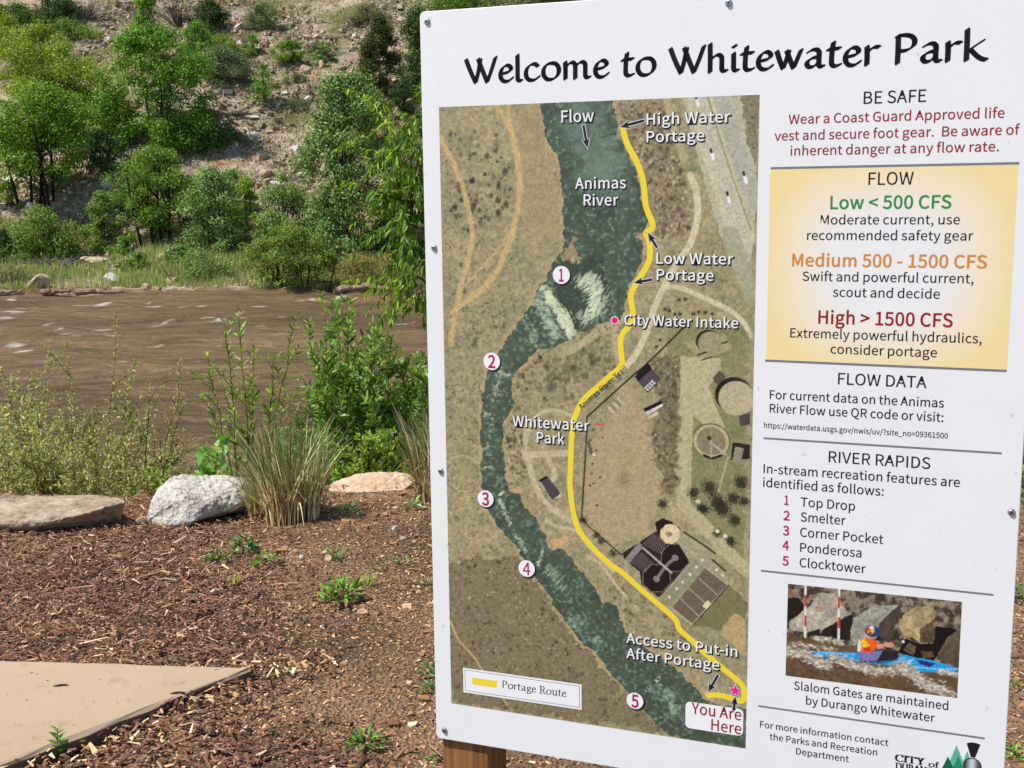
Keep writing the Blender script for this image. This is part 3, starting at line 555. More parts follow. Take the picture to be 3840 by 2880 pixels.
R.poly([(2770, 360), (2849, 356), (2838, 640), (2815, 560)], (124, 114, 84), .8, 3, rs); scrub([(2775, 365), (2845, 360), (2836, 600), (2815, 540)], 80, 2, 5, DK)
for x, y in ((2669, 575), (2730, 735), (2792, 660), (2612, 372)): R.path([(x, y), (x + 6, y + 22)], 11, (244, 242, 234)); R.path([(x - 4, y - 14), (x - 1, y - 4)], 9, (30, 28, 26))
scrub([(2480, 900), (2600, 640), (2680, 820), (2780, 1150), (2600, 1060)], 90, 2, 6, DK, .6)
TP = (212, 200, 166)
R.path([(2588, 655), (2612, 720), (2616, 810), (2600, 880), (2580, 930), (2530, 1000), (2490, 1075), (2455, 1150), (2430, 1230), (2390, 1320), (2350, 1370), (2330, 1390)], 23, TP, .95, 1.5)
R.path([(2505, 1075), (2550, 1080), (2630, 1112), (2730, 1160), (2785, 1205), (2815, 1260)], 18, TP, .95, 1.5)
LOT = [(2552, 1335), (2700, 1345), (2705, 1385), (2660, 1450), (2690, 1540), (2720, 1600), (2700, 1640), (2600, 1560), (2590, 1850), (2545, 1850), (2552, 1500)]
R.poly([(2500, 1200), (2800, 1240), (2790, 2200), (2700, 2050), (2560, 1900), (2500, 1400)], (120, 122, 78), .6, 4, rs)
R.poly(LOT, (190, 180, 142), .95, 1, rs); R.path([(2570, 1500), (2566, 1700), (2564, 1860), (2572, 1900), (2640, 1970), (2700, 2040), (2800, 2140)], 50, (186, 176, 138), 1, 2)
FIELD = [(2330, 1400), (2390, 1470), (2425, 1540), (2430, 1640), (2460, 1760), (2480, 1850), (2470, 1900), (2430, 1985), (2360, 2020), (2280, 2040), (2205, 1950), (2195, 1820), (2220, 1660), (2285, 1570), (2300, 1480)]
R.poly(FIELD, (180, 160, 126), .85, 4, rs); R.dot((2345, 1720), 36, (172, 150, 112), .7, 1.2, .3, rs, 6); R.dot((2340, 1800), 26, (150, 120, 92), .7, 1, .5, rs, 4)
TW = [(2445, 1350), (2550, 1320), (2540, 1850), (2490, 1850), (2440, 1640), (2470, 1540)]
R.poly(TW, (118, 108, 80), .7, 5, rs); scrub(TW, 420, 2, 8, DK + [(86, 62, 60)]); scrub(TW, 130, 2, 4, LT)
scrub([(2215, 1240), (2330, 1250), (2330, 1430), (2130, 1540), (1960, 1500), (2000, 1400)], 360, 3, 10, [(92, 88, 56), (78, 74, 50), (112, 108, 70)], .7)
scrub([(2000, 1330), (2240, 1300), (2200, 1440), (2050, 1480)], 90, 5, 14, [(84, 78, 54), (66, 60, 46)], .6)
for x, y in ((2510, 1165), (2530, 1180), (2495, 1160), (2550, 1178), (2600, 1178), (2620, 1170), (2645, 1172), (2670, 1178), (2570, 1122), (2545, 1125), (2475, 1275), (2462, 1300)): R.dot((x, y), 7, (50, 46, 34), .9, .9, .4, rs)
R.path([(2200, 1565), (2360, 1420), (2430, 1360), (2570, 1222)], 7, (34, 26, 24), .95, 1); R.path([(2202, 1565), (2196, 1700), (2185, 1880), (2188, 1950), (2250, 2010), (2330, 2080)], 7, (40, 32, 28), .9, 1)
# water works
def zz(ox, oy, pts): return [(ox + x / 3.016, oy + y / 3.016) for x, y in pts]
P8 = lambda c, r, n=8, ro=.39: [(c[0] + r * math.cos(ro + 2 * math.pi * k / n), c[1] + r * math.sin(ro + 2 * math.pi * k / n)) for k in range(n)]
R.dot((2656, 1282), 44, (34, 26, 22), 1); R.poly(zz(2200, 850, [(1100, 1310), (1200, 1280), (1280, 1400), (1560, 1210), (1650, 1380), (1330, 1500), (1180, 1410)]), (168, 158, 120), 1); R.dot((2664, 1288), 43, (160, 150, 118), 1)
R.path(zz(2200, 850, [(1260, 1450), (1350, 1420)]), 6, (34, 28, 24)); R.path(zz(2200, 850, [(1300, 1510), (1420, 1470)]), 5, (34, 28, 24)); R.path(zz(2200, 850, [(1530, 1320), (1590, 1300)]), 6, (34, 28, 24))
R.dot((2752, 1482), 66, (30, 24, 22), 1); R.dot((2762, 1494), 63, (188, 176, 144), 1); R.poly(zz(2200, 1300, [(1420, 360), (1500, 270), (1580, 340), (1480, 430)]), (96, 84, 70), 1)
R.dot((2667, 1654), 66, (60, 54, 40), 1); R.dot((2667, 1655), 63, (188, 178, 138), 1); R.dot((2667, 1655), 52, (140, 130, 102), 1); R.path(zz(2200, 1300, [(1330, 1230), (1420, 1260), (1520, 1230)]), 10, (30, 26, 24), 1)
R.path(zz(2200, 1300, [(1400, 1080), (1570, 1220)]), 6, (190, 184, 160)); R.path(zz(2200, 1300, [(1410, 930), (1408, 1250)]), 5, (170, 164, 140)); R.dot((2660, 1643), 9, (40, 34, 30), .9)
R.path(zz(2200, 1300, [(1600, 1250), (1490, 1630)]), 9, (176, 166, 126)); R.poly(zz(2200, 1300, [(1650, 1080), (1850, 1110), (1850, 1270), (1630, 1280)]), (40, 32, 30), 1); R.poly(zz(2200, 1300, [(1680, 1130), (1780, 1150), (1740, 1310), (1650, 1290)]), (146, 142, 118), 1); R.poly(zz(2200, 1300, [(1720, 780), (1850, 740), (1850, 880), (1740, 900)]), (78, 68, 68), 1)
R.poly(zz(2200, 1300, [(540, 340), (690, 170), (740, 250), (590, 400)]), (22, 14, 20), 1); R.poly(zz(2200, 1300, [(580, 395), (740, 250), (840, 365), (690, 525)]), (84, 72, 80), 1)
for i in range(4): R.dot(zz(2200, 1300, [(665 + 25 * i, 465 - 24 * i)])[0], 4, (230, 226, 220)); R.dot(zz(2200, 1300, [(690 + 25 * i, 485 - 24 * i)])[0], 4, (230, 226, 220))
R.poly(zz(2200, 1300, [(640, 700), (840, 610), (860, 640), (670, 745)]), (24, 18, 20), 1); R.poly(zz(2200, 1300, [(665, 740), (855, 645), (865, 670), (685, 775)]), (216, 206, 200), 1); R.poly(zz(2200, 1300, [(690, 795), (800, 735), (812, 765), (705, 820)]), (204, 194, 160), 1)
for i in range(5): R.path(zz(2200, 1300, [(250 + 26 * i, 690 - 26 * i), (310 + 26 * i, 750 - 26 * i)]), 4, [(214, 212, 206), (70, 64, 62)][i % 2])
R.path(zz(2200, 1300, [(100, 880), (190, 880)]), 9, (208, 98, 70)); R.path(zz(2200, 1300, [(20, 1080), (50, 1200)]), 12, (110, 84, 76))
for x, y in ((2225, 1610), (2215, 1650), (2235, 1690), (2260, 1640), (2222, 1740), (2218, 1775), (2250, 1790), (2212, 1820), (2226, 1812), (2238, 1895)): R.dot((x, y), 5, (40, 34, 32), .9, .8, .5, rs)
R.dot((2227, 1705), 5, (226, 220, 208))
for x, y, r in ((2600, 1850, 20), (2660, 1830, 26), (2690, 1880, 28), (2750, 1870, 22), (2640, 1910, 18), (2710, 1910, 26), (2780, 1810, 24), (2755, 1950, 20), (2690, 2000, 16), (2740, 2030, 18), (2484, 1890, 18), (2790, 1880, 16), (2630, 1905, 14)): R.dot((x, y), r, (38, 34, 24), .92, 1, .45, rs, 2)
for x, y in ((2618, 1880), (2690, 1992), (2720, 2010)): R.dot((x, y), 8, (222, 212, 184), 1)
R.poly(zz(2200, 1800, [(400, 830), (780, 580), (900, 700), (1000, 700), (1160, 800), (1170, 930), (820, 1330), (620, 1180), (600, 1040), (430, 900)]), (44, 36, 36), 1)
R.poly(zz(2200, 1800, [(770, 480), (860, 430), (960, 470), (1070, 560), (900, 640), (800, 610)]), (30, 22, 22), 1)
R.poly(P8(zz(2200, 1800, [(945, 610)])[0], 39), (226, 208, 164), 1); R.poly(zz(2200, 1800, [(890, 600), (940, 580), (975, 620), (925, 650)]), (150, 132, 122), 1)
for c in ((1000, 880), (790, 1110)): R.poly(P8(zz(2200, 1800, [c])[0], 57), (130, 116, 108), 1); R.poly(P8(zz(2200, 1800, [c])[0], 54), (32, 22, 22), 1)
R.path(zz(2200, 1800, [(1000, 880), (900, 970), (790, 1120)]), 11, (132, 116, 112)); R.dot(zz(2200, 1800, [(1000, 880)])[0], 12, (140, 126, 120)); R.dot(zz(2200, 1800, [(790, 1120)])[0], 12, (140, 126, 120))
for i in range(9): R.path(zz(2200, 1800, [(640 + 26 * i, 730 + 14 * i), (760 + 16 * i, 610 + 12 * i)]), 2.2, (150, 134, 134), .8); R.path(zz(2200, 1800, [(500 + 20 * i, 930 + 14 * i), (620 + 16 * i, 820 + 14 * i)]), 2.2, (140, 124, 124), .8)
R.path(zz(2200, 1800, [(640, 770), (800, 910), (960, 1050)]), 7, (186, 172, 162)); R.poly(zz(2200, 1800, [(430, 900), (590, 700), (640, 760), (480, 940)]), (140, 132, 128), 1)
BLD = zz(2200, 1800, [(1170, 930), (1020, 690), (1100, 600), (1340, 760), (1600, 1100), (1610, 1190), (1190, 1640), (860, 1430), (800, 1370)])
R.poly(BLD, (166, 156, 128), 1); R.poly(zz(2200, 1800, [(1340, 990), (1590, 1190), (1190, 1620), (960, 1450)]), (112, 98, 84), 1); R.poly(zz(2200, 1800, [(800, 1370), (1230, 900), (1330, 1000), (940, 1440)]), (150, 146, 118), 1)
for a, b in (((1160, 1230), (1340, 1390)), ((1270, 1110), (1480, 1300)), ((1060, 1340), (1260, 1530)), ((1340, 990), (1600, 1190)), ((960, 1440), (1190, 1630)), ((1100, 600), (1330, 800)), ((1030, 700), (1240, 860))): R.path(zz(2200, 1800, [a, b]), 3, (196, 186, 152), .9)
R.poly(zz(2200, 1800, [(1310, 1420), (1370, 1360), (1420, 1410), (1360, 1470)]), (226, 214, 178), 1); R.path(zz(2200, 1800, [(1610, 1190), (1200, 1650)]), 5, (40, 34, 30)); R.path(zz(2200, 1800, [(1100, 590), (1330, 740), (1450, 830)]), 7, (34, 28, 24)); R.path(zz(2200, 1800, [(1420, 900), (1570, 1030)]), 7, (34, 28, 24))
for p in ((1310, 905), (1240, 985), (1170, 1065), (1085, 1155), (1020, 1230), (935, 1325), (1540, 1080), (1470, 1015)): R.dot(zz(2200, 1800, [p])[0], 5, (232, 226, 206))
R.poly(zz(2200, 1800, [(1200, 1650), (1620, 1200), (1820, 1380), (1800, 1659), (1600, 1700)]), (118, 112, 76), .85, 2, rs); R.poly(zz(2200, 1800, [(1560, 1640), (1680, 1500), (1800, 1590), (1790, 2000), (1500, 1730)]), (186, 162, 116), 1, 1, rs)
scrub(zz(2200, 1800, [(0, 1150), (300, 1050), (800, 1450), (1200, 1850), (700, 1800), (350, 1500)]), 330, 2, 8, DK + [(96, 92, 58)], .7); scrub(zz(2200, 1800, [(0, 1150), (200, 1100), (420, 1500), (300, 1420)]), 110, 2, 4, LT, .8)
R.path(zz(2200, 1800, [(0, 860), (150, 950), (300, 1150), (450, 1330)]), 12, (206, 186, 146), .8, 2, 1, rs)
# park paths
for p, w in (([(1985, 1590), (2030, 1548), (2080, 1538), (2130, 1552), (2155, 1570)], 12), ([(1985, 1590), (1970, 1650), (1965, 1700), (1985, 1740), (2010, 1830), (2060, 1900), (2110, 1935), (2160, 1960)], 22), ([(1975, 1705), (2050, 1702), (2140, 1698)], 26), ([(2050, 1712), (2075, 1760), (2080, 1790), (2060, 1810)], 20), ([(2000, 1800), (2050, 1890), (2100, 1920)], 16), ([(2150, 1985), (2090, 1975), (2050, 1955)], 14), ([(2160, 1985), (2220, 2060), (2300, 2140)], 16)):
    R.path(p, w, (200, 184, 152), .9, 1.5)
R.poly(zz(2220 - 600, 1300, [(1210, 1520), (1290, 1460), (1450, 1660), (1460, 1710), (1360, 1720)]), (206, 194, 160), 1); R.poly(zz(1620, 1800, [(1225, 10), (1310, -40), (1455, 150), (1360, 230)]), (76, 70, 76), 1); R.poly(zz(1620, 1800, [(1205, 5), (1290, -50), (1310, -30), (1225, 25)]), (24, 20, 24), 1)
for p, w in (([(2330, 1200), (2260, 1230), (2180, 1290), (2110, 1330)], 26), ([(2305, 1240), (2315, 1330), (2325, 1390)], 22)): R.path(p, w, (196, 178, 142), .7, 3, 1, rs)
scrub([(1870, 1560), (1960, 1480), (1960, 1700), (1990, 1830), (1910, 1830)], 240, 3, 9, [(58, 62, 40), (76, 78, 50), (50, 46, 40)], .75); scrub([(1900, 1340), (2040, 1330), (1990, 1450), (1930, 1500)], 130, 3, 9, [(50, 46, 42), (70, 60, 52), (150, 130, 110)], .8)
for x, y in ((2186, 1950), (2236, 2006), (2255, 2030), (2300, 2075)): R.dot((x, y), 13, (40, 36, 26), .9, 1, .5, rs)
# the river itself
LBK = [(2023, 378), (2038, 436), (2051, 536), (2084, 575), (2097, 615), (2107, 682), (2111, 814), (2117, 893), (2110, 940), (2072, 986), (2051, 1049), (2011, 1082), (2001, 1125), (1965, 1182), (1925, 1238), (1879, 1304), (1860, 1345), (1832, 1390), (1816, 1449), (1801, 1532), (1802, 1632), (1806, 1714), (1801, 1764), (1806, 1830), (1812, 1836), (1832, 1916), (1859, 1966), (1902, 2015), (1952, 2065), (1958, 2092), (2005, 2165), (2044, 2214), (2084, 2281), (2117, 2330), (2150, 2370), (2190, 2423), (2233, 2440), (2250, 2473), (2306, 2542), (2352, 2592), (2412, 2665), (2459, 2711), (2518, 2762)]
RBK = [(2800, 2812), (2800, 2660), (2664, 2638), (2621, 2599), (2591, 2562), (2558, 2526), (2525, 2502), (2488, 2473), (2432, 2439), (2380, 2400), (2339, 2356), (2329, 2317), (2313, 2274), (2289, 2261), (2260, 2258), (2233, 2204), (2200, 2171), (2157, 2112), (2131, 2075), (2101, 2055), (2078, 2062), (2051, 2049), (2048, 2012), (2018, 1959), (1971, 1906), (1952, 1860), (1902, 1843), (1912, 1837), (1895, 1797), (1895, 1741), (1882, 1691), (1885, 1632), (1882, 1598), (1912, 1549), (1928, 1506), (1918, 1459), (1928, 1400), (1985, 1347), (2018, 1304), (2048, 1304), (2084, 1304), (2111, 1284), (2147, 1268), (2177, 1248), (2210, 1245), (2237, 1218), (2300, 1211), (2333, 1195), (2346, 1132), (2359, 1075), (2379, 1036), (2399, 989), (2415, 943), (2412, 896), (2380, 890), (2412, 870), (2432, 828), (2412, 781), (2399, 715), (2386, 648), (2366, 602), (2339, 549), (2315, 505), (2319, 476), (2306, 426), (2298, 372)]
R.poly([(x + (-9 if i < len(LBK) else 9), y) for i, (x, y) in enumerate(LBK + RBK)], (186, 164, 124), .75, 4, rs)
q = R.g(LBK + RBK); b, m = R.inside(q, 2, rs)
hh, ww = m.shape; a1 = fbm(hh, ww, 30, rs, 3)[..., None]; a2 = fbm(hh, ww, 4.2, rs, 3)[..., None]
wat = lin((66, 76, 64)) * (1 - a1) + lin((88, 104, 86)) * a1; wat = wat * (.55 + .85 * a2); sp = np.clip((a2 - .62) * 7, 0, 1) * .4; wat = wat * (1 - sp) + lin((150, 178, 158)) * sp
mm = m[..., None]; R.img[b] = np.where(mm, wat, R.img[b])
def foam(pts, n, r, c=(196, 214, 180), a=.6, st=None):
    pts = np.array(pts, float)
    for _ in range(n):
        t = rs.rand() * (len(pts) - 1); i = int(t); p = pts[i] + (pts[min(i + 1, len(pts) - 1)] - pts[i]) * (t - i) + rs.randn(2) * r * .55
        if st: R.path([p, p + np.array(st) * (.4 + rs.rand())], 1.5 + rs.rand() * 2.5, c, a * rs.rand(), 1)
        else: R.dot(p, 1.5 + rs.rand() * r * .3, c, a * rs.rand(), .8, .5, rs)
R.poly([(2072, 986), (2150, 985), (2240, 960), (2270, 1060), (2250, 1140), (2215, 1190), (2150, 1240), (2110, 1160), (2080, 1080)], (52, 62, 52), .6, 3, rs)
foam([(2175, 1055), (2215, 1050), (2238, 1090), (2240, 1130), (2225, 1185), (2170, 1200)], 620, 26, (208, 220, 186), .8, (9, -13)); foam([(2190, 1060), (2235, 1110), (2228, 1170)], 120, 20, (226, 232, 206), .9, (-14, 8)); foam([(2045, 1080), (2065, 1130), (2115, 1180), (2150, 1255)], 420, 20, (204, 214, 176), .8, (5, 13)); foam([(2045, 1080), (2065, 1130), (2115, 1180), (2150, 1255)], 300, 16, (214, 222, 186), .9); foam([(2010, 1130), (2050, 1190), (2090, 1270)], 260, 22, (180, 200, 168), .6)
foam([(1970, 1200), (2000, 1250), (1990, 1290)], 60, 20, a=.4); foam([(2095, 1195), (2120, 1225), (2138, 1262)], 160, 10, (226, 230, 198), .9)
R.path([(2030, 1090), (2080, 1090), (2130, 1160), (2160, 1230)], 5, (40, 46, 40), .7); R.path([(2250, 980), (2268, 1060), (2255, 1130)], 7, (44, 42, 36), .8, 1, 2, rs)
foam([(1880, 1385), (1870, 1430), (1850, 1500)], 70, 12); foam([(1870, 1390), (1885, 1405), (1920, 1404)], 30, 6, (226, 226, 196), .8); foam([(1815, 1552), (1840, 1556), (1845, 1600), (1820, 1660), (1830, 1700)], 70, 12, a=.5)
foam([(1805, 1765), (1830, 1750), (1858, 1760)], 40, 5, (206, 222, 204), .8); foam([(1870, 1855), (1890, 1845)], 30, 6, (224, 226, 190), .9); foam([(1872, 1870), (1890, 1910), (1915, 1970)], 110, 8, (214, 220, 190), .7)
foam([(1930, 2000), (1950, 2030), (1970, 2070)], 80, 9, a=.6); foam([(2035, 2060), (2030, 2090), (2015, 2120)], 60, 8, (214, 224, 196), .7); foam([(2040, 2130), (2080, 2180), (2120, 2230)], 90, 18, (170, 196, 164), .6, (12, -14)); foam([(2130, 2320), (2180, 2360), (2260, 2420)], 90, 26, (160, 190, 164), .5)
foam([(2410, 2598), (2450, 2570), (2470, 2545)], 50, 7, (214, 224, 214), .8); foam([(2460, 2580), (2510, 2620), (2540, 2680)], 110, 28, (150, 182, 156), .6); R.path([(2412, 2595), (2440, 2575), (2460, 2555)], 4, (30, 34, 30), .8)
foam([(2150, 420), (2250, 560), (2280, 700)], 520, 80, (112, 134, 116), .30); foam([(2095, 395), (2110, 405)], 12, 4, (196, 206, 176), .9)
R.path([(2252, 516), (2285, 506), (2310, 500)], 3, (38, 40, 34), .9); R.poly([(2300, 522), (2322, 494), (2332, 520)], (150, 152, 132), .9)
R.poly([(2117, 945), (2140, 900), (2158, 890), (2150, 930), (2180, 965), (2130, 985), (2105, 975)], (168, 146, 112), .85, 4, rs); scrub([(2110, 970), (2165, 960), (2270, 1000), (2270, 1080), (2240, 1000)], 70, 2, 6, [(48, 42, 36), (196, 184, 158), (90, 84, 70)], .9)
scrub([(1985, 1347), (2040, 1300), (2045, 1330), (1940, 1430)], 80, 2, 7, [(170, 130, 104), (190, 160, 130), (60, 50, 44)], .9); scrub([(2220, 1220), (2320, 1210), (2300, 1250), (2180, 1270)], 60, 2, 6, LT + DK, .9)
R.poly([(1912, 1832), (1945, 1820), (1960, 1850), (1935, 1855)], (200, 164, 126), 1, 2, rs); R.poly([(2055, 2020), (2120, 2010), (2150, 2030), (2100, 2052), (2075, 2058)], (206, 170, 128), .9, 4, rs); R.poly([(2480, 2440), (2540, 2480), (2560, 2520), (2490, 2470)], (198, 166, 124), .9, 3, rs)
R.img = R.img * (.74 + .60 * fbm(R.ny, R.nx, 2.6, rs, 2)[..., None]) * (.88 + .24 * rs.rand(R.ny, R.nx, 1)) * np.array((.91, .93, .98))
mp_ = R.build('map_panel', sign, K1)
# drawn route and labels
f = Flat()
pts = zz(2200, 350, [(408, 395), (430, 480), (455, 560), (500, 650), (560, 760), (600, 860), (632, 960), (648, 1060), (657, 1160), (667, 1260), (700, 1360), (735, 1440), (748, 1500), (725, 1538), (690, 1562)]) + zz(2200, 850, [(668, 75), (690, 130), (712, 200), (718, 300), (705, 390), (665, 470), (620, 550), (575, 620), (535, 690), (505, 760), (502, 830), (515, 910), (522, 980), (505, 1075), (475, 1130), (425, 1185), (395, 1240), (383, 1320), (390, 1420), (400, 1510)]) \
    + [(2333, 1362), (2318, 1385), (2290, 1408), (2245, 1448), (2200, 1486), (2178, 1515), (2162, 1548), (2150, 1582), (2145, 1620), (2141, 1700), (2139, 1770), (2137, 1810), (2141, 1860), (2146, 1900), (2154, 1938), (2170, 1985), (2203, 2032), (2250, 2082), (2300, 2125)] + zz(2200, 1800, [(400, 1045), (600, 1225), (800, 1395), (1000, 1575)]) + zz(2200, 2330, [(1050, 90), (1200, 225), (1300, 325), (1420, 430), (1550, 540), (1680, 645), (1755, 715), (1780, 780), (1778, 860), (1755, 900), (1690, 885), (1550, 845), (1450, 832), (1375, 838)])
pl = np.array([su(*p) for p in pts]); th = (su(2220.5, 1400)[0] - su(2200, 1400)[0])
f.strip(pl, th, K2, m_yel); f.disc(pl[0], th / 2, K2 + .00002, m_yel); f.disc(pl[-1], th / 2, K2 + .00002, m_yel); f.build('route_line', mp_)
for rows in ([('Flow', (2106, 459), (2227, 455), 44)], [('High Water', (2425, 466), (2739, 459), 41), ('Portage', (2425, 533), (2641, 528), 41)], [('Animas', (2157, 708), (2347, 705), 41), ('River', (2189, 771), (2319, 769), 41)], [('Low Water', (2462, 988), (2750, 991), 40), ('Portage', (2463, 1050), (2676, 1052), 40)],
             [('City Water Intake', (2342, 1218), (2768, 1230), 38)], [('Whitewater', (1923, 1599), (2210, 1613), 39), ('Park', (2014, 1659), (2117, 1665), 39)], [('Access to Put-in', (2349, 2409), (2765, 2463), 38), ('After Portage', (2349, 2467), (2697, 2512), 38)]):
    words('map_label', mp_, rows, m_wht, bold=10, w=K5 + .0006, shadow=m_black, track=14)
words('trail_name', mp_, [('Animas River Trail', (2180, 1537), (2354, 1385), 21)], m_black, bold=5, w=K3)
def arrow(a, b, wpx=9):
    A, B = su(*a), su(*b); d = B - A; Ln = np.linalg.norm(d); d /= Ln; n = np.array((-d[1], d[0])); k = wpx * 5.2e-4; hl = min(Ln * .5, k * 3.2)
    f = Flat()
    for g, m, w in ((k * .35, m_lgrey, K3), (0, m_black, K4)):
        s_ = B - d * hl
        f.poly([A + n * (k / 2 + g) - d * g, A - n * (k / 2 + g) - d * g, s_ - n * (k / 2 + g), s_ - n * (k * 1.45 + g * 1.5) - d * (k * .5 + g), B + d * g * 2, s_ + n * (k * 1.45 + g * 1.5) - d * (k * .5 + g), s_ + n * (k / 2 + g)], w, m, px=False)
    f.build('map_arrow', mp_)
for a, b in (((2188, 469), (2203, 556)), ((2416, 452), (2326, 476)), ((2464, 929), (2430, 873)), ((2446, 1048), (2377, 1060)), ((2693, 2531), (2656, 2594)), ((2752, 2664), (2757, 2612))): arrow(a, b)
for ch, x, y, r in (('1', 2105, 1031, 32), ('2', 1844, 1355, 31), ('3', 1821, 1870, 30), ('4', 1975, 2132, 30.5), ('5', 2381, 2628, 31.5)):
    f = Flat(); c = su(x, y); k = abs(su(x + r, y)[0] - c[0])
    f.disc(c + (.0028, -.0028), k * 1.04, K3, m_black); f.disc(c, k, K4, m_wht)
    hw = 9 if ch == '1' else 14
    f.words(ch, (x - hw, y + 24), (x + hw, y + 24), 46, K5, m_mag, bold=14 if ch == '4' else 34); f.build('number_marker', mp_)
f = Flat(); c = su(2305, 1201); f.disc(c, .0078, K3, m_wht); f.disc(c, .0064, K4, m_pink); f.build('intake_marker', mp_)
f = Flat(); a, b2 = su(2571, 2629), su(2786, 2761); f.poly(rounded(a[0], b2[0], b2[1], a[1], .010), K3, m_wht, px=False)
f.words('You Are', (2593, 2675), (2780, 2701), 41, K5, m_dred, bold=13); f.words('Here', (2667, 2738), (2780, 2753), 41, K5, m_dred, bold=13); f.build('you_are_here_box', mp_)
f = Flat(); c = su(2757, 2590); S5 = lambda r1, r2: [c + (r1 if k % 2 == 0 else r2) * np.array((math.sin(math.pi * k / 5), math.cos(math.pi * k / 5))) for k in range(10)]
f.poly(S5(.0150, .0064), K4, m_wht, px=False); f.poly(S5(.0132, .0056), K5, m_star, px=False); f.build('location_star', mp_)
f = Flat(); c0, c1 = su(1737, 2600), su(2181, 2562); xa, xb = su(1737, 2550)[0], su(2181, 2612)[0]; za = (su(1737, 2505)[1] + su(2181, 2565)[1]) / 2; zb_ = (su(1737, 2597)[1] + su(2180, 2660)[1]) / 2
for i, m, w in ((0, m_wht, K2), (.0040, m_grey, K3), (.0052, m_wht, K4)): f.poly([(xa + i, zb_ + i), (xb - i, zb_ + i), (xb - i, za - i), (xa + i, za - i)], w, m, px=False)
f.poly([(1771, 2540), (1864, 2553), (1862, 2579), (1771, 2566)], K5, m_yel); f.words('Portage Route', (1884, 2581), (2124, 2613), 28, K5, m_black, fit='nib', nw=84, nt=34, ang=14); f.build('map_legend', mp_)

# ---- kayaker picture
rs = np.random.RandomState(11)
R = Raster((2954, 2187), (3608, 2259), (3589, 2618), (2947, 2533), 340, 194)
def kz(pts): return [(2900 + x / 2.989, 2160 + y / 2.989) for x, y in pts]
h_, w_ = R.ny, R.nx; a1 = fbm(h_, w_, 10, rs, 4)[..., None]; a2 = rs.rand(h_, w_, 1)
R.img = (lin((62, 54, 46)) + (lin((150, 136, 120)) - lin((62, 54, 46))) * np.clip((a1 - .42) * 5 + (a2 - .5) * 1.1, 0, 1))
def rock(pts, c, var=.3):
    b, m = R.inside(R.g(kz(pts)), 1, rs); t = (.6 * fbm(*m.shape, 22, rs, 4) + .4 * fbm(*m.shape, 5, rs, 3))[..., None]; cc = lin(c) * np.clip(.02 + 1.95 * t, .2, 2); R.img[b] = np.where(m[..., None], cc, R.img[b])
DKR = (34, 28, 24)
rock([(160, 140), (290, 170), (270, 240), (160, 250)], (150, 130, 112)); rock([(160, 240), (280, 240), (350, 330), (340, 420), (160, 520)], DKR)
rock([(180, 510), (420, 330), (470, 240), (540, 185), (700, 200), (760, 330), (880, 430), (740, 490), (600, 580), (400, 640), (180, 600)], (168, 162, 148)); rock([(880, 430), (900, 480), (860, 720), (780, 720), (510, 690), (560, 600), (740, 500)], DKR); rock([(380, 630), (520, 590), (520, 700), (380, 690)], DKR); rock([(470, 340), (590, 330), (560, 400), (470, 390)], (168, 138, 116))
rock([(900, 480), (1100, 350), (1410, 320), (1200, 520), (1130, 700), (900, 780), (860, 640)], (160, 162, 150)); rock([(1410, 320), (1450, 420), (1340, 600), (1290, 740), (1180, 720), (1180, 530)], (70, 60, 54))
rock([(1400, 560), (1450, 440), (1600, 340), (1780, 340), (1820, 420), (1790, 640), (1780, 750), (1650, 760), (1560, 690), (1450, 650)], (170, 152, 116)); rock([(1640, 600), (1800, 480), (1800, 740), (1650, 760)], (96, 80, 62)); rock([(1820, 560), (2000, 580), (2080, 620), (1900, 800), (1800, 950), (1560, 930), (1400, 850), (1480, 700), (1640, 760), (1800, 750)], (20, 16, 14))
rock([(1820, 930), (1950, 690), (2090, 600), (2080, 1010), (1960, 980)], (92, 80, 66)); rock([(1460, 830), (1530, 740), (1600, 800), (1570, 890)], (110, 94, 74)); rock([(1650, 840), (1780, 850), (1800, 910), (1680, 920)], (86, 62, 48)); rock([(1330, 600), (1400, 580), (1420, 720), (1330, 720)], (60, 54, 46))
WT = kz([(140, 640), (350, 680), (740, 740), (930, 800), (960, 900), (1450, 1000), (2090, 1060), (2070, 1380), (140, 1120)]); b, m = R.inside(R.g(WT), 2, rs)
t = fbm(*m.shape, 9, rs, 4)[..., None]; R.img[b] = np.where(m[..., None], lin((98, 78, 56)) * (.5 + 1.0 * t), R.img[b])
BLU = (32, 158, 224)
R.poly(kz([(280, 815), (480, 840), (950, 860), (980, 960), (860, 940), (500, 900), (400, 870)]), BLU, 1); R.poly(kz([(960, 960), (1400, 880), (1480, 880), (1800, 950), (2078, 1035), (2060, 1060), (1800, 1080), (1560, 1060), (1400, 1000), (1100, 985)]), BLU, 1)
R.poly(kz([(1590, 930), (1830, 980), (1750, 1020), (1650, 990)]), (36, 48, 120), 1); R.poly(kz([(1350, 960), (1580, 930), (1500, 1000), (1380, 1000)]), (150, 200, 232), 1); R.poly(kz([(290, 815), (400, 830), (520, 890), (420, 860)]), (24, 60, 110), 1)
R.poly(kz([(960, 880), (1200, 820), (1400, 850), (1410, 930), (1180, 965), (1000, 955)]), (40, 34, 44), 1); R.poly(kz([(950, 840), (1100, 850), (1230, 830), (1160, 950), (1000, 950), (960, 900)]), (120, 116, 170), 1)
R.poly(kz([(960, 720), (1040, 690), (1180, 740), (1160, 800), (1090, 860), (980, 850), (945, 800)]), (232, 96, 34), 1); R.poly(kz([(985, 720), (1030, 700), (1085, 790), (1000, 800)]), (246, 206, 40), 1); R.poly(kz([(945, 760), (985, 730), (990, 840), (950, 850)]), (222, 220, 226), 1); R.poly(kz([(1010, 810), (1090, 800), (1090, 850), (1010, 840)]), (206, 50, 34), 1)
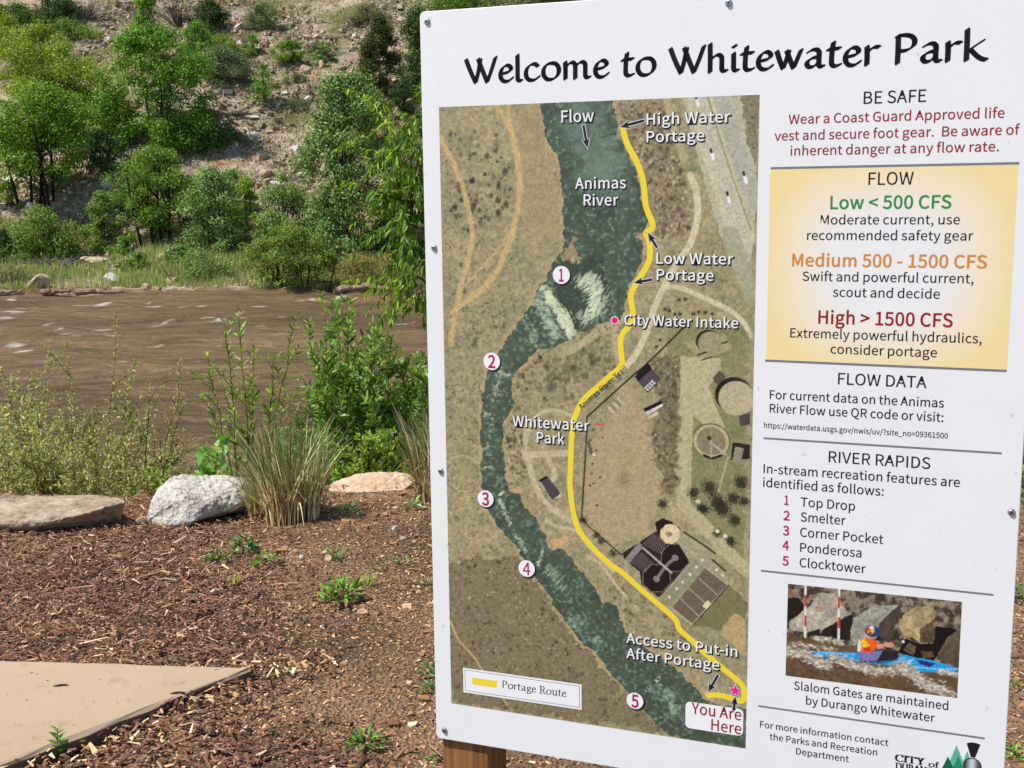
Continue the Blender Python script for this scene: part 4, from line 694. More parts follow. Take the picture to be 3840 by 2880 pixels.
R.poly(kz([(1160, 770), (1340, 740), (1350, 790), (1160, 820)]), (206, 150, 126), 1); R.dot(kz([(1395, 765)])[0], 13, (96, 80, 64), 1); R.dot(kz([(1455, 737)])[0], 5, (214, 214, 214), 1)
R.poly(kz([(1060, 660), (1190, 660), (1210, 730), (1120, 720)]), (40, 30, 34), 1); R.dot(kz([(1115, 665)])[0], 14, (196, 140, 112), 1); R.dot(kz([(1112, 618)])[0], 25, (40, 60, 120), 1, .8); R.dot(kz([(1090, 610)])[0], 13, (240, 170, 60), 1); R.dot(kz([(1065, 595)])[0], 7, (206, 60, 50), 1); R.dot(kz([(1105, 580)])[0], 7, (226, 226, 226), 1)
R.path(kz([(1180, 700), (1395, 765), (1640, 905)]), 3, (24, 22, 24)); R.dot(kz([(1085, 640)])[0], 5, (60, 40, 40), .8); R.path(kz([(1030, 720), (1060, 800), (1050, 850)]), 4, (170, 60, 40), .6); R.path(kz([(960, 720), (950, 840)]), 5, (236, 236, 240), .8); R.path(kz([(1000, 960), (1200, 975), (1400, 930)]), 4, (30, 26, 34), .8); R.path(kz([(500, 850), (900, 880)]), 4, (120, 200, 240), .8); R.path(kz([(1450, 1000), (1800, 1040), (2060, 1045)]), 4, (150, 214, 244), .8); R.path(kz([(1250, 800), (1400, 850), (1480, 880)]), 5, (28, 24, 26)); R.path(kz([(1440, 850), (1500, 880), (1640, 920)]), 4, (20, 18, 22))
for x in (362, 738):
    s_ = 0.12 * (x - 362)
    R.path(kz([(x, 105 + s_), (x - 4, 400 + s_), (x - 6, 680 + s_ * .8)]), 7.5, (226, 222, 222)); 
    for y0, y1 in ((220, 330), (450, 555)): R.path(kz([(x - 1, y0 + s_ * .5), (x - 3, y1 + s_ * .5)]), 7.5, (196, 52, 56), 1)
for pts, n, r in (([(150, 840), (350, 880), (480, 950), (620, 1020)], 260, 17), ([(640, 900), (800, 960), (950, 1010), (1150, 1060), (1350, 1060)], 260, 15), ([(1380, 1010), (1520, 1060), (1650, 1180), (1800, 1250), (1980, 1330)], 320, 20), ([(450, 690), (600, 710), (760, 740)], 60, 8), ([(200, 760), (420, 780), (700, 830)], 40, 8), ([(1850, 1070), (2050, 1110)], 60, 8)):
    pts = np.array(kz(pts))
    R.path([tuple(q) for q in pts], r * 1.5, (150, 138, 122), .55, 5, 2, rs)
    for _ in range(int(n * 2.2)):
        tt = rs.rand() * (len(pts) - 1); i = int(tt); p = pts[i] + (pts[min(i + 1, len(pts) - 1)] - pts[i]) * (tt - i) + rs.randn(2) * r * .6
        R.path([p, p + np.array((5 + 7 * rs.rand(), 1.5 + 3 * rs.randn()))], 1.4 + rs.rand() * 2.6, [(206, 200, 190), (176, 166, 152), (150, 134, 114), (226, 224, 220), (120, 100, 80)][rs.randint(5)], .8, 1.2)
R.img = R.img * (.66 + .68 * fbm(R.ny, R.nx, 3.5, rs, 2)[..., None]) * (.88 + .24 * rs.rand(R.ny, R.nx, 1))
for _ in range(1): R.img[1:-1, 1:-1] = .5 * R.img[1:-1, 1:-1] + .125 * (R.img[:-2, 1:-1] + R.img[2:, 1:-1] + R.img[1:-1, :-2] + R.img[1:-1, 2:])
R.build('kayak_picture', sign, K1)

# ---- screws
m_metal = mat('screw_steel', (.42, .43, .45), .35, .5, .85)
def screw(px, py, rot):
    c = su(px, py); V = []; F = []; n = 16; prof = ((.0, .0034), (.0042, .0034), (.0056, .0024), (.0058, .0002), (.0068, .0002), (.0068, -.0002))
    for r, y in prof:
        for i in range(n):
            a = 2 * math.pi * i / n; V.append((c[0] + max(r, .0004) * math.cos(a), -y, c[1] + max(r, .0004) * math.sin(a)))
    for j in range(len(prof) - 1):
        for i in range(n): F.append((j * n + i, (j + 1) * n + i, (j + 1) * n + (i + 1) % n, j * n + (i + 1) % n))
    s = link('screw', make_mesh('screw', V, F, mats=[m_metal]), sign)
    f = Flat(); e = np.array((math.cos(rot), math.sin(rot))) ; n2 = np.array((-e[1], e[0]))
    for d, g in ((e, n2), (n2, e)): f.poly([c - d * .0030 - g * .0008, c + d * .0030 - g * .0008, c + d * .0030 + g * .0008, c - d * .0030 + g * .0008], .00355 + (.00005 if d is e else 0), m_black, px=False)
    f.build('screw_recess', s)
for i, (x, y) in enumerate(((1602, 82), (2733, 12), (1628, 930), (1653, 1767), (1667, 2739), (3793, 1921))): screw(x, y, .4 + i)
# ------------------------------------------------------------------ land and water
WATER, BANKY = -2.0, 44.0
def near_h(x, y):                                     # the park side: level, then falling to the river
    x = np.asarray(x, float); y = np.asarray(y, float)
    edge = 6.15 + .25 * (noise2(x * .9, x * 0 + 3) - .5) + np.clip(x + .9, 0, 3) * .12
    s = np.clip(y - edge, 0, None)
    z = -np.where(s < 5.5, .5 * s - .02 * s, 2.64 + (s - 5.5) * .1) * np.clip(s / .8, 0, 1)
    z = np.maximum(z, -3.2)
    z = z + np.where(s <= 0, 1, .6) * (.05 * (noise2(x * 1.1 + 7, y * 1.1) - .5) + .022 * (noise2(x * 4, y * 4 + 9) - .5))
    return z + .05 * np.exp(-((y - 5.6) / .5) ** 2) * np.clip((x + 1.3) * 1.5, 0, 1)
def far_h(x, y):
    x = np.asarray(x, float); y = np.asarray(y, float)
    s = y - BANKY - 1.2 * (noise2(x * .12 + 5, x * 0) - .5)
    z = np.where(s < 0, WATER + .28 * s, np.where(s < 6, WATER + .2 * s, WATER + 1.2 + .585 * (s - 6)))
    z = np.maximum(z, -5) + np.clip(s / 6, 0, 1) * (1.3 * (noise2(x * .16, y * .16) - .5) + .5 * (noise2(x * .55, y * .55) - .5) + .22 * (noise2(x * 1.7, y * 1.7) - .5))
    return np.minimum(z, 62)
def grid(xs, ys, h):
    X, Y = np.meshgrid(xs, ys); V = np.stack((X, Y, h(X, Y)), -1).reshape(-1, 3); n, k = len(ys), len(xs); i = np.arange(n * k).reshape(n, k)
    return V, np.stack((i[:-1, :-1], i[:-1, 1:], i[1:, 1:], i[1:, :-1]), -1).reshape(-1, 4)
def on_near(px, py):
    z = 0.0
    for _ in range(30):
        p = on_level(px, py, z); z = .5 * z + .5 * float(near_h(p[0], p[1]))
    return p
def on_far(px, py):
    d = ray(px, py); t = 36.0
    while t < 160:
        p = EYE + d * t
        if p[1] > 42 and p[2] < far_h(p[0], p[1]): break
        t += .15
    return p
MPP = lambda p: p[1] / FPX * 1.0                        # metres per photo pixel at a point

# soil with bark crumbs
m_soil = mat('soil', rough=.95, spec=.1)
ge = N(m_soil, 'ShaderNodeNewGeometry'); n0 = N(m_soil, 'ShaderNodeTexNoise', Scale=1.1, Detail=3.0); n1 = N(m_soil, 'ShaderNodeTexNoise', Scale=38.0, Detail=6.0, Roughness=.7); n2 = N(m_soil, 'ShaderNodeTexVoronoi', Scale=70.0)
for q in (n0, n1, n2): L(m_soil, ge.outputs['Position'], q.inputs['Vector'])
ca = ramp(m_soil, n1.outputs[0], [(.3, (.10, .062, .038)), (.5, (.21, .134, .08)), (.72, (.36, .24, .15))])
cb = ramp(m_soil, n1.outputs[0], [(.3, (.20, .12, .068)), (.5, (.43, .265, .155)), (.7, (.60, .41, .26))])
r0 = ramp(m_soil, n0.outputs[0], [(.42, (0, 0, 0)), (.6, (1, 1, 1))])
L(m_soil, mixc(m_soil, r0.outputs[0], ca.outputs[0], cb.outputs[0]), BS(m_soil).inputs['Base Color'])
ad = N(m_soil, 'ShaderNodeMath', operation='ADD'); L(m_soil, n1.outputs[0], ad.inputs[0]); L(m_soil, n2.outputs[0], ad.inputs[1]); n3_ = N(m_soil, 'ShaderNodeTexNoise', Scale=11.0, Detail=7.0, Roughness=.75); L(m_soil, ge.outputs['Position'], n3_.inputs['Vector']); a2_ = N(m_soil, 'ShaderNodeMath', operation='MULTIPLY_ADD'); a2_.inputs[1].default_value = 2.2; L(m_soil, n3_.outputs[0], a2_.inputs[0]); L(m_soil, ad.outputs[0], a2_.inputs[2]); bump(m_soil, a2_.outputs[0], 1.0, .03)
xs = np.concatenate((np.linspace(-60, -6, 40), np.linspace(-5.8, 5.8, 233), np.linspace(6, 60, 40))); ys = np.concatenate((np.linspace(-30, 1, 20), np.linspace(1.1, 9, 200), np.linspace(9.2, 34, 40)))
V, F = grid(xs, ys, near_h); tag(link('ground', make_mesh('ground', V, F, mats=[m_soil], smooth=True)), kind='structure')

# hillside across the river
m_hill = mat('hill_soil', rough=.95, spec=.1)
ge = N(m_hill, 'ShaderNodeNewGeometry')
def hn(sc, d=5.0, r=.6):
    q = N(m_hill, 'ShaderNodeTexNoise', Scale=sc, Detail=d, Roughness=r); L(m_hill, ge.outputs['Position'], q.inputs['Vector']); return q.outputs[0]
c1 = ramp(m_hill, hn(2.6, 8.0, .72), [(.30, (.19, .135, .09)), (.46, (.37, .285, .21)), (.58, (.49, .395, .30)), (.72, (.66, .56, .45))])
c2 = ramp(m_hill, hn(3.1, 6.0, .7), [(.32, (.075, .088, .032)), (.55, (.18, .175, .08)), (.75, (.34, .29, .17))])
gm = ramp(m_hill, hn(.28, 4.0, .65), [(.46, (0, 0, 0)), (.60, (1, 1, 1))])
cc = mixc(m_hill, gm.outputs[0], c1.outputs[0], c2.outputs[0])
r3 = ramp(m_hill, hn(.5, 3.0), [(.55, (1, 1, 1)), (.7, (1.0, .82, .72))])
L(m_hill, mixc(m_hill, 1.0, cc, r3.outputs[0], 'MULTIPLY'), BS(m_hill).inputs['Base Color']); bump(m_hill, hn(4.0, 6.0, .75), .8, .25)
xs = np.concatenate((np.linspace(-120, -26, 40), np.linspace(-25.6, 14, 200), np.linspace(15, 120, 44))); ys = np.concatenate((np.linspace(33, 42, 12), np.linspace(42.2, 86, 230), np.linspace(87, 190, 50)))
V, F = grid(xs, ys, far_h); tag(link('hillside', make_mesh('hillside', V, F, mats=[m_hill], smooth=True)), kind='structure')

# muddy river with real waves and foam
WN = np.random.RandomState(21)
xs = np.concatenate((np.linspace(-110, -23, 50), np.linspace(-22.8, 9, 330), np.linspace(9.4, 110, 60))); ys = np.concatenate((np.linspace(8.5, 12, 12), np.linspace(12.1, 46.0, 330)))
X, Y = np.meshgrid(xs, ys)
amp = .35 + .65 * noise2(X * .07 + 3, Y * .13)
Z = WATER + amp * 1.7 * (.24 * (noise2(X * .38, Y * .85) - .5) + .10 * (noise2(X * .9 + 9, Y * 2.1) - .5) + .045 * (noise2(X * 2.1, Y * 4.4 + 4) - .5))
fo = np.zeros(X.shape)
FOAM = [(300, 661, 46, 8), (318, 655, 24, 5), (210, 706, 34, 6), (205, 692, 40, 4), (460, 702, 34, 8), (450, 695, 30, 6), (500, 697, 26, 4), (655, 652, 40, 5), (735, 642, 26, 6), (700, 648, 24, 4), (720, 655, 20, 4), (40, 746, 40, 6), (70, 760, 40, 5), (110, 792, 40, 6), (20, 655, 30, 4), (70, 664, 50, 5), (30, 671, 45, 5),
        (150, 664, 40, 4), (230, 658, 36, 4), (380, 664, 30, 4), (425, 661, 30, 4), (570, 712, 26, 4), (610, 690, 30, 4), (20, 690, 30, 4), (330, 700, 40, 3), (400, 730, 40, 3), (250, 720, 40, 4), (180, 730, 50, 3), (420, 770, 40, 3), (590, 745, 30, 4), (650, 760, 30, 3), (350, 745, 40, 3), (860, 700, 30, 4), (880, 660, 20, 3), (830, 740, 30, 4), (845, 752, 24, 4), (560, 660, 30, 3), (120, 700, 50, 4), (480, 745, 40, 3), (560, 790, 40, 3), (640, 720, 30, 3), (30, 770, 50, 4), (770, 700, 30, 3), (100, 720, 40, 3), (290, 790, 50, 3), (480, 820, 40, 3)]
for a, b, w, h in FOAM:
    p = on_level(a * 1.736, b * 1.736, WATER); q = on_level(a * 1.736, (b + h) * 1.736, WATER); sx = w * 1.736 * MPP(p) * .62; sy = abs(q[1] - p[1]) * .28 + .09
    ang = .10 + WN.rand() * .35; dx, dy = X - p[0], Y - p[1]; dy = dy - dx * ang + 1.5 * (noise2(X * .8 + a, Y * .4) - .5) + .7 * (noise2(X * 2.6 + a, Y * 1.2) - .5); dx = dx + .9 * (noise2(X * .7, Y * 1.1 + b) - .5)
    g = np.exp(-(dx / sx) ** 2 - (dy / sy) ** 2); fo = np.maximum(fo, g * (.8 + .75 * min(1, h / 8))); Z += .04 * g
fine = .5 * noise2(X * 1.7, Y * 5.2) + .5 * noise2(X * 5.3, Y * 12.0)
crest = np.clip((noise2(X * .38, Y * .85) * .5 + noise2(X * .9 + 9, Y * 2.1) * .5 - .70) * 5, 0, 1) * np.clip(noise2(X * .09 + 1, Y * .1) * 1.6 - .35, 0, 1)
streak = np.clip((.6 * noise2(X * .55 + 2, Y * 2.6) + .4 * noise2(X * 1.6, Y * 6.5 + 7) - .62) * 4, 0, 1) * np.clip(1.9 * noise2(X * .12 + 9, Y * .16) - .6, 0, 1)
foam_ = np.clip((np.maximum(np.maximum(fo, crest * .85), streak * .97) - fine * 1.35) * 1.9, 0, 1)
mud = lin((148, 121, 89)) * (.70 + .60 * noise2(X * .16, Y * .5)[..., None]) * (.66 + .68 * noise2(X * .6, Y * 4.5)[..., None])
col = (mud * .62 * (1 - foam_[..., None]) + np.array((.60, .55, .48)) * foam_[..., None]).reshape(-1, 3)
m_water = colmat('muddy_water', .16, .5); BS(m_water).inputs['IOR'].default_value = 1.3
wv = N(m_water, 'ShaderNodeNewGeometry'); mpn = N(m_water, 'ShaderNodeMapping'); mpn.inputs['Scale'].default_value = (1.5, 4.2, 1); L(m_water, wv.outputs['Position'], mpn.inputs[0])
wn_ = N(m_water, 'ShaderNodeTexNoise', Scale=1.6, Detail=6.0, Roughness=.62, Distortion=.6); L(m_water, mpn.outputs[0], wn_.inputs['Vector']); bump(m_water, wn_.outputs[0], 1.0, .24)
V = np.stack((X, Y, Z), -1).reshape(-1, 3); n, k = X.shape; i = np.arange(n * k).reshape(n, k)
tag(link('river', make_mesh('river', V, np.stack((i[:-1, :-1], i[:-1, 1:], i[1:, 1:], i[1:, :-1]), -1).reshape(-1, 4), col, [m_water], True)), kind='structure')

# concrete path whose corner shows
m_conc = mat('concrete', rough=.85, spec=.2); ge = N(m_conc, 'ShaderNodeNewGeometry'); q1 = N(m_conc, 'ShaderNodeTexNoise', Scale=1.7, Detail=5.0); q2 = N(m_conc, 'ShaderNodeTexNoise', Scale=160.0, Detail=3.0); q3 = N(m_conc, 'ShaderNodeTexNoise', Scale=11.0, Detail=5.0, Roughness=.7)
for q in (q1, q2, q3): L(m_conc, ge.outputs['Position'], q.inputs['Vector'])
ra = ramp(m_conc, q1.outputs[0], [(.3, (.385, .285, .193)), (.7, (.435, .33, .23))]); rb = ramp(m_conc, q2.outputs[0], [(.3, (.88, .88, .88)), (.7, (1.05, 1.05, 1.05))]); rc = ramp(m_conc, q3.outputs[0], [(.28, (.78, .74, .7)), (.42, (1, 1, 1))])
L(m_conc, mixc(m_conc, 1.0, mixc(m_conc, 1.0, ra.outputs[0], rb.outputs[0], 'MULTIPLY'), rc.outputs[0], 'MULTIPLY'), BS(m_conc).inputs['Base Color']); bump(m_conc, q2.outputs[0], .25, .002)
ZS = .055
pc, pb, pa = on_level(952, 2500, ZS), on_level(0, 2472, ZS), on_level(0, 2866, ZS)
e1, e2 = _n(pb - pc), _n(pa - pc); P_ = [pc, pc + e1 * 7, pc + e1 * 7 + e2 * 6, pc + e2 * 9]
pts = []
for a, b, k in ((P_[0], P_[1], 60), (P_[1], P_[2], 4), (P_[2], P_[3], 4), (P_[3], P_[0], 90)):
    for t in range(k): pts.append(a + (b - a) * t / k)
pts = np.array(pts)
cen = pts.mean(0); rs = np.random.RandomState(4); rows = []
for inset, z, j in ((.0, -.12, 0), (.0, ZS - .012, .004), (.006, ZS - .003, .003), (.016, ZS, 0)):
    d = (cen - pts); d[:, 2] = 0; d /= np.linalg.norm(d, axis=1)[:, None]; q = pts + d * (inset * 1.5) + rs.randn(*pts.shape) * j * np.array((1, 1, .3)); q[:, 2] = z + rs.randn(len(q)) * j * .3; rows.append(q)
n = len(pts); V = np.concatenate(rows); F = [(j * n + i, j * n + (i + 1) % n, (j + 1) * n + (i + 1) % n, (j + 1) * n + i) for j in range(3) for i in range(n)]
me = bpy.data.meshes.new('concrete_path'); me.from_pydata(V.tolist(), [], F + [tuple(range(3 * n, 4 * n))]); me.materials.append(m_conc); m_edge = mat('stained_shaded_concrete_edge', (.15, .105, .072), .9, .1); me.materials.append(m_edge)  # side faces: soil stain plus their deep shade, both painted into the dark brown
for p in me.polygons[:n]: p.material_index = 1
tag(link('concrete_path', me), kind='structure')
SLAB = np.array([p[:2] for p in P_])
def in_slab(x, y, pad=0.0):
    r = np.ones(np.shape(x), bool); c = SLAB.mean(0)
    for a, b in zip(SLAB, np.roll(SLAB, -1, 0)):
        nn = np.array((-(b - a)[1], (b - a)[0])); nn /= np.linalg.norm(nn)
        if nn @ (c - a) < 0: nn = -nn
        r &= ((x - a[0]) * nn[0] + (y - a[1]) * nn[1]) > pad
    return r

# bark mulch: thousands of loose chips as one mass
def chips(name, n, region, lens, wids, cols, rs, lift=.006, tiltmax=.5, keep=None, hfun=near_h, thick=.25):
    x = region[0] + rs.rand(n) * (region[1] - region[0]); y = region[2] + rs.rand(n) * (region[3] - region[2])
    if keep is not None: k = keep(x, y, rs); x, y = x[k], y[k]
    n = len(x); ln = lens[0] * (lens[1] / lens[0]) ** (rs.rand(n) ** 1.6); wd = np.minimum(ln * .6, wids[0] + rs.rand(n) * (wids[1] - wids[0])); tk = wd * thick
    a = rs.rand(n) * 2 * math.pi; tl = (rs.rand(n) - .5) * 2 * tiltmax; rl = (rs.rand(n) - .5) * 1.2
    u = np.stack((np.cos(a) * np.cos(tl), np.sin(a) * np.cos(tl), np.sin(tl)), 1); s = np.stack((-np.sin(a), np.cos(a), np.zeros(n)), 1); w = np.cross(u, s)
    s, w = s * np.cos(rl)[:, None] + w * np.sin(rl)[:, None], w * np.cos(rl)[:, None] - s * np.sin(rl)[:, None]
    c = np.stack((x, y, hfun(x, y) + lift * rs.rand(n) + np.abs(np.sin(tl)) * ln * .22), 1)
    V = np.zeros((n, 8, 3)); k = 0
    for (pu, pv, pw) in ((-1, -1, -1), (1, -.5, -1), (1, .5, -1), (-1, 1, -1), (-.9, -.7, 1), (.85, -.5, 1), (.9, .4, 1), (-.8, .8, 1)):
        V[:, k] = c + u * (ln * .5 * pu * (.85 + .3 * rs.rand(n)))[:, None] + s * (wd * .5 * pv * (.7 + .6 * rs.rand(n)))[:, None] + w * (tk * .5 * pw)[:, None]; k += 1
    f = np.array(((4, 5, 6, 7), (0, 1, 5, 4), (1, 2, 6, 5), (2, 3, 7, 6), (3, 0, 4, 7))); F = (f[None] + (np.arange(n) * 8)[:, None, None]).reshape(-1, 4)
    pal = np.array([lin(q) for q, _ in cols]); pr = np.array([q for _, q in cols], float); ci = rs.choice(len(pal), n, p=pr / pr.sum()); cv = pal[ci] * (.7 + .6 * rs.rand(n, 1))
    return V.reshape(-1, 3), F, np.repeat(cv, 8, 0)
m_chip = colmat('bark', .9, .15)
BARK = [((114, 79, 63), 5), ((136, 97, 77), 5), ((80, 55, 45), 3.6), ((150, 114, 90), 3.4), ((182, 150, 120), 2.4), ((212, 184, 148), .8), ((118, 84, 70), 2.5), ((156, 112, 80), 1)]
EARTH = [((194, 148, 108), 5), ((210, 168, 124), 4), ((152, 110, 78), 3), ((206, 174, 132), 2), ((224, 202, 162), 1.2), ((104, 76, 56), 2)]
def mulch_keep(x, y, rs):                              # thick mulch left, thinning to bare soil on the right
    dens = np.clip(1.02 - (x + 1.15 + .35 * (y - 4.2) + .5 * (noise2(x * 2, y * 2) - .5)) * 1.7, .05, 1)
    return (rs.rand(len(x)) < dens) & ~in_slab(x, y, .01) & (y < 6.5 + .12 * np.clip(x + .9, 0, 3))
rs = np.random.RandomState(5); parts = []
parts.append(chips('m', 84000, (-3.4, 2.4, 2.6, 6.6), (.010, .056), (.003, .012), BARK, rs, .02, .45, mulch_keep))
parts.append(chips('m', 2600, (-3.4, 2.4, 2.6, 6.6), (.05, .13), (.005, .013), BARK, rs, .028, .3, mulch_keep))
parts.append(chips('m', 40000, (-3.4, 2.4, 2.6, 6.6), (.006, .022), (.003, .009), EARTH, rs, .006, .4, lambda x, y, r: ~in_slab(x, y, .0)))
dl = lambda x, y, r: (np.abs((x - pc[0]) * e2[1] - (y - pc[1]) * e2[0]) < .05 + .22 * r.rand(len(x)) ** 2) & ~in_slab(x, y, .0) & (y < pc[1] + .15)
LITTER = [((206, 178, 130), 4), ((226, 206, 160), 3), ((176, 140, 96), 3), ((150, 112, 76), 2), ((214, 190, 150), 2)]
parts.append(chips('m', 6000, (-2.4, -.6, 2.8, 4.3), (.010, .045), (.006, .018), LITTER + LITTER + BARK[:4], rs, .045, .7, dl, thick=.12))
de = lambda x, y, r: (np.abs((x - pc[0]) * e1[1] - (y - pc[1]) * e1[0]) < .02 + .09 * r.rand(len(x)) ** 2) & ~in_slab(x, y, .002)
parts.append(chips('m', 6000, (-3.2, -.6, 3.9, 4.5), (.02, .07), (.005, .014), BARK + LITTER[:2], rs, .06, .5, de))
nb = 5200; gx, gy = -1.5 + rs.rand(nb) * 3.6, 2.7 + rs.rand(nb) * 3.8; gk = (rs.rand(nb) < np.clip((gx + 1.0 + .35 * (gy - 4.2)) * 1.4, .02, 1)) & ~in_slab(gx, gy, .01) & (gy < 6.4); gx, gy = gx[gk], gy[gk]; nb = len(gx)
cb8 = np.array([(i, j, k) for i in (-1, 1) for j in (-1, 1) for k in (-1, 1)], float); f8 = np.array(((0, 1, 3, 2), (4, 6, 7, 5), (0, 4, 5, 1), (2, 3, 7, 6), (0, 2, 6, 4), (1, 5, 7, 3))); gs = .0018 + .0035 * rs.rand(nb) + .009 * rs.rand(nb) ** 12
gv = cb8[None] * (1 + .9 * (rs.rand(nb, 8, 3) - .5)) * (gs[:, None] * (.6 + .8 * rs.rand(nb, 3)) * np.array((1.2, 1.2, .8)))[:, None]; gv = gv + np.stack((gx, gy, near_h(gx, gy) + gs * .3), 1)[:, None]
gp = np.array([lin(c) for c in ((150, 112, 78), (176, 138, 100), (206, 178, 140), (132, 100, 74), (222, 206, 176), (168, 150, 132))])
parts.append((gv.reshape(-1, 3), (f8[None] + (np.arange(nb) * 8)[:, None, None]).reshape(-1, 4), np.repeat(gp[rs.choice(6, nb, p=(.40, .30, .10, .17, .01, .02))] * (.7 + .5 * rs.rand(nb, 1)), 8, 0)))
parts.append(chips('m', 60, (-2.2, -.9, 3.2, 4.2), (.004, .014), (.002, .005), BARK, rs, .0, .05, lambda x, y, r: in_slab(x, y, .03), lambda x, y: 0 * x + ZS + .001))
off = 0; Vs, Fs, Cs = [], [], []
for v, f, c in parts: Vs.append(v); Fs.append(f + off); Cs.append(c); off += len(v)
tag(link('bark_mulch', make_mesh('bark_mulch', np.concatenate(Vs), np.concatenate(Fs), np.concatenate(Cs), [m_chip])), 'loose brown bark mulch and wood crumbs spread over the soil', 'mulch', kind='stuff')

rs = np.random.RandomState(15); FL = [((128, 92, 66), 5), ((150, 112, 82), 4), ((190, 164, 132), 2), ((104, 72, 54), 4), ((168, 142, 116), 2)]
V, F, c = chips('m', 5200, (-24, 10, 43.2, 45.2), (.12, .8), (.02, .06), FL, rs, .10, .3, lambda x, y, r: r.rand(len(x)) < np.exp(-((y - 44.1 - .5 * noise2(x * .5, x * 0)) / .45) ** 2) * (.25 + noise2(x * .6, x * 0 + 5)), lambda x, y: np.maximum(far_h(x, y), WATER + .04))
tag(link('flotsam', make_mesh('flotsam', V, F, c, [m_chip])), 'reddish sticks and driftwood scraps along the far waterline', 'flotsam', kind='stuff')
# ------------------------------------------------------------------ stones, logs
def ico(sub):
    import bmesh
    bm = bmesh.new(); bmesh.ops.create_icosphere(bm, subdivisions=sub, radius=1); v = np.array([q.co[:] for q in bm.verts]); f = np.array([[q.index for q in p.verts] for p in bm.faces]); bm.free(); return v, f
ICO = {k: ico(k) for k in (1, 2, 3, 4, 5)}
def n3(p, f, o): return (noise2(p[:, 0] * f + o, p[:, 1] * f + p[:, 2] * .7 * f) + noise2(p[:, 1] * f + o + 31, p[:, 2] * f - p[:, 0] * .6 * f) + noise2(p[:, 2] * f + o + 57, p[:, 0] * f + p[:, 1] * .5 * f)) / 3 - .5
def stone_mesh(name, size, seed, m, sub=3, facets=9, rough=.10, slab=0.0):
    """a block cut by random planes, then weathered"""
    r = np.random.RandomState(seed); v, f = ICO[sub]; v = v.copy()
    d = np.ones(len(v)) * 1.0
    for _ in range(facets):
        nn = r.randn(3); nn /= np.linalg.norm(nn); k = .46 + .36 * r.rand(); pr = v @ nn; d = np.where(pr > 1e-3, np.minimum(d, k / np.maximum(pr, 1e-3)), d)
    v *= d[:, None]; v *= 1 + rough * (1.4 * n3(v, 1.6, seed % 17)[:, None] + .8 * n3(v, 4.5, 5)[:, None] + .45 * n3(v, 12, 9)[:, None])
    if slab: v[:, 2] = np.sign(v[:, 2]) * np.abs(v[:, 2]) ** slab
    mn, mx = v.min(0), v.max(0); v = ((v - (mn + mx) / 2) / (mx - mn)) * np.array(size)
    return make_mesh(name, v, f, mats=[m], smooth=sub < 4 and facets < 6)
def stonemat(name, c0, c1, c2, sc=6.0, spots=None, strata=0):
    m = mat(name, rough=.9, spec=.15); tc = N(m, 'ShaderNodeTexCoord'); a = N(m, 'ShaderNodeTexNoise', Scale=sc, Detail=8.0, Roughness=.7); b = N(m, 'ShaderNodeTexNoise', Scale=sc * 6, Detail=5.0, Roughness=.7)
    mp = N(m, 'ShaderNodeMapping'); mp.inputs['Scale'].default_value = (1, 1, 1 + strata); L(m, tc.outputs['Object'], mp.inputs[0]); L(m, mp.outputs[0], a.inputs['Vector']); L(m, tc.outputs['Object'], b.inputs['Vector'])
    r = ramp(m, a.outputs[0], [(.32, c0), (.5, c1), (.68, c2)]); r2 = ramp(m, b.outputs[0], [(.32, (.45, .43, .42)), (.5, (1, 1, 1)), (.7, (1.12, 1.12, 1.12))] if spots else [(.35, (.78, .76, .74)), (.6, (1.05, 1.05, 1.05))])
    L(m, mixc(m, 1.0, r.outputs[0], r2.outputs[0], 'MULTIPLY'), BS(m).inputs['Base Color']); bump(m, b.outputs[0], .6, .02); return m
m_sand = stonemat('sandstone', (.20, .145, .095), (.37, .285, .20), (.50, .41, .31), 5.0, True, 5)
m_gran = stonemat('grey_granite', (.29, .25, .21), (.54, .495, .44), (.68, .64, .58), 9.0, True)
m_peach = stonemat('peach_sandstone', (.44, .27, .16), (.60, .42, .29), (.68, .57, .46), 6.0, None, 2)
m_tan = stonemat('tan_stone', (.27, .20, .13), (.44, .345, .23), (.60, .50, .37), 3.0); m_pale = stonemat('pale_stone', (.42, .39, .34), (.60, .57, .51), (.74, .71, .66), 3.0); m_orange_s = stonemat('orange_stone', (.28, .18, .11), (.48, .34, .22), (.62, .47, .33), 3.0)

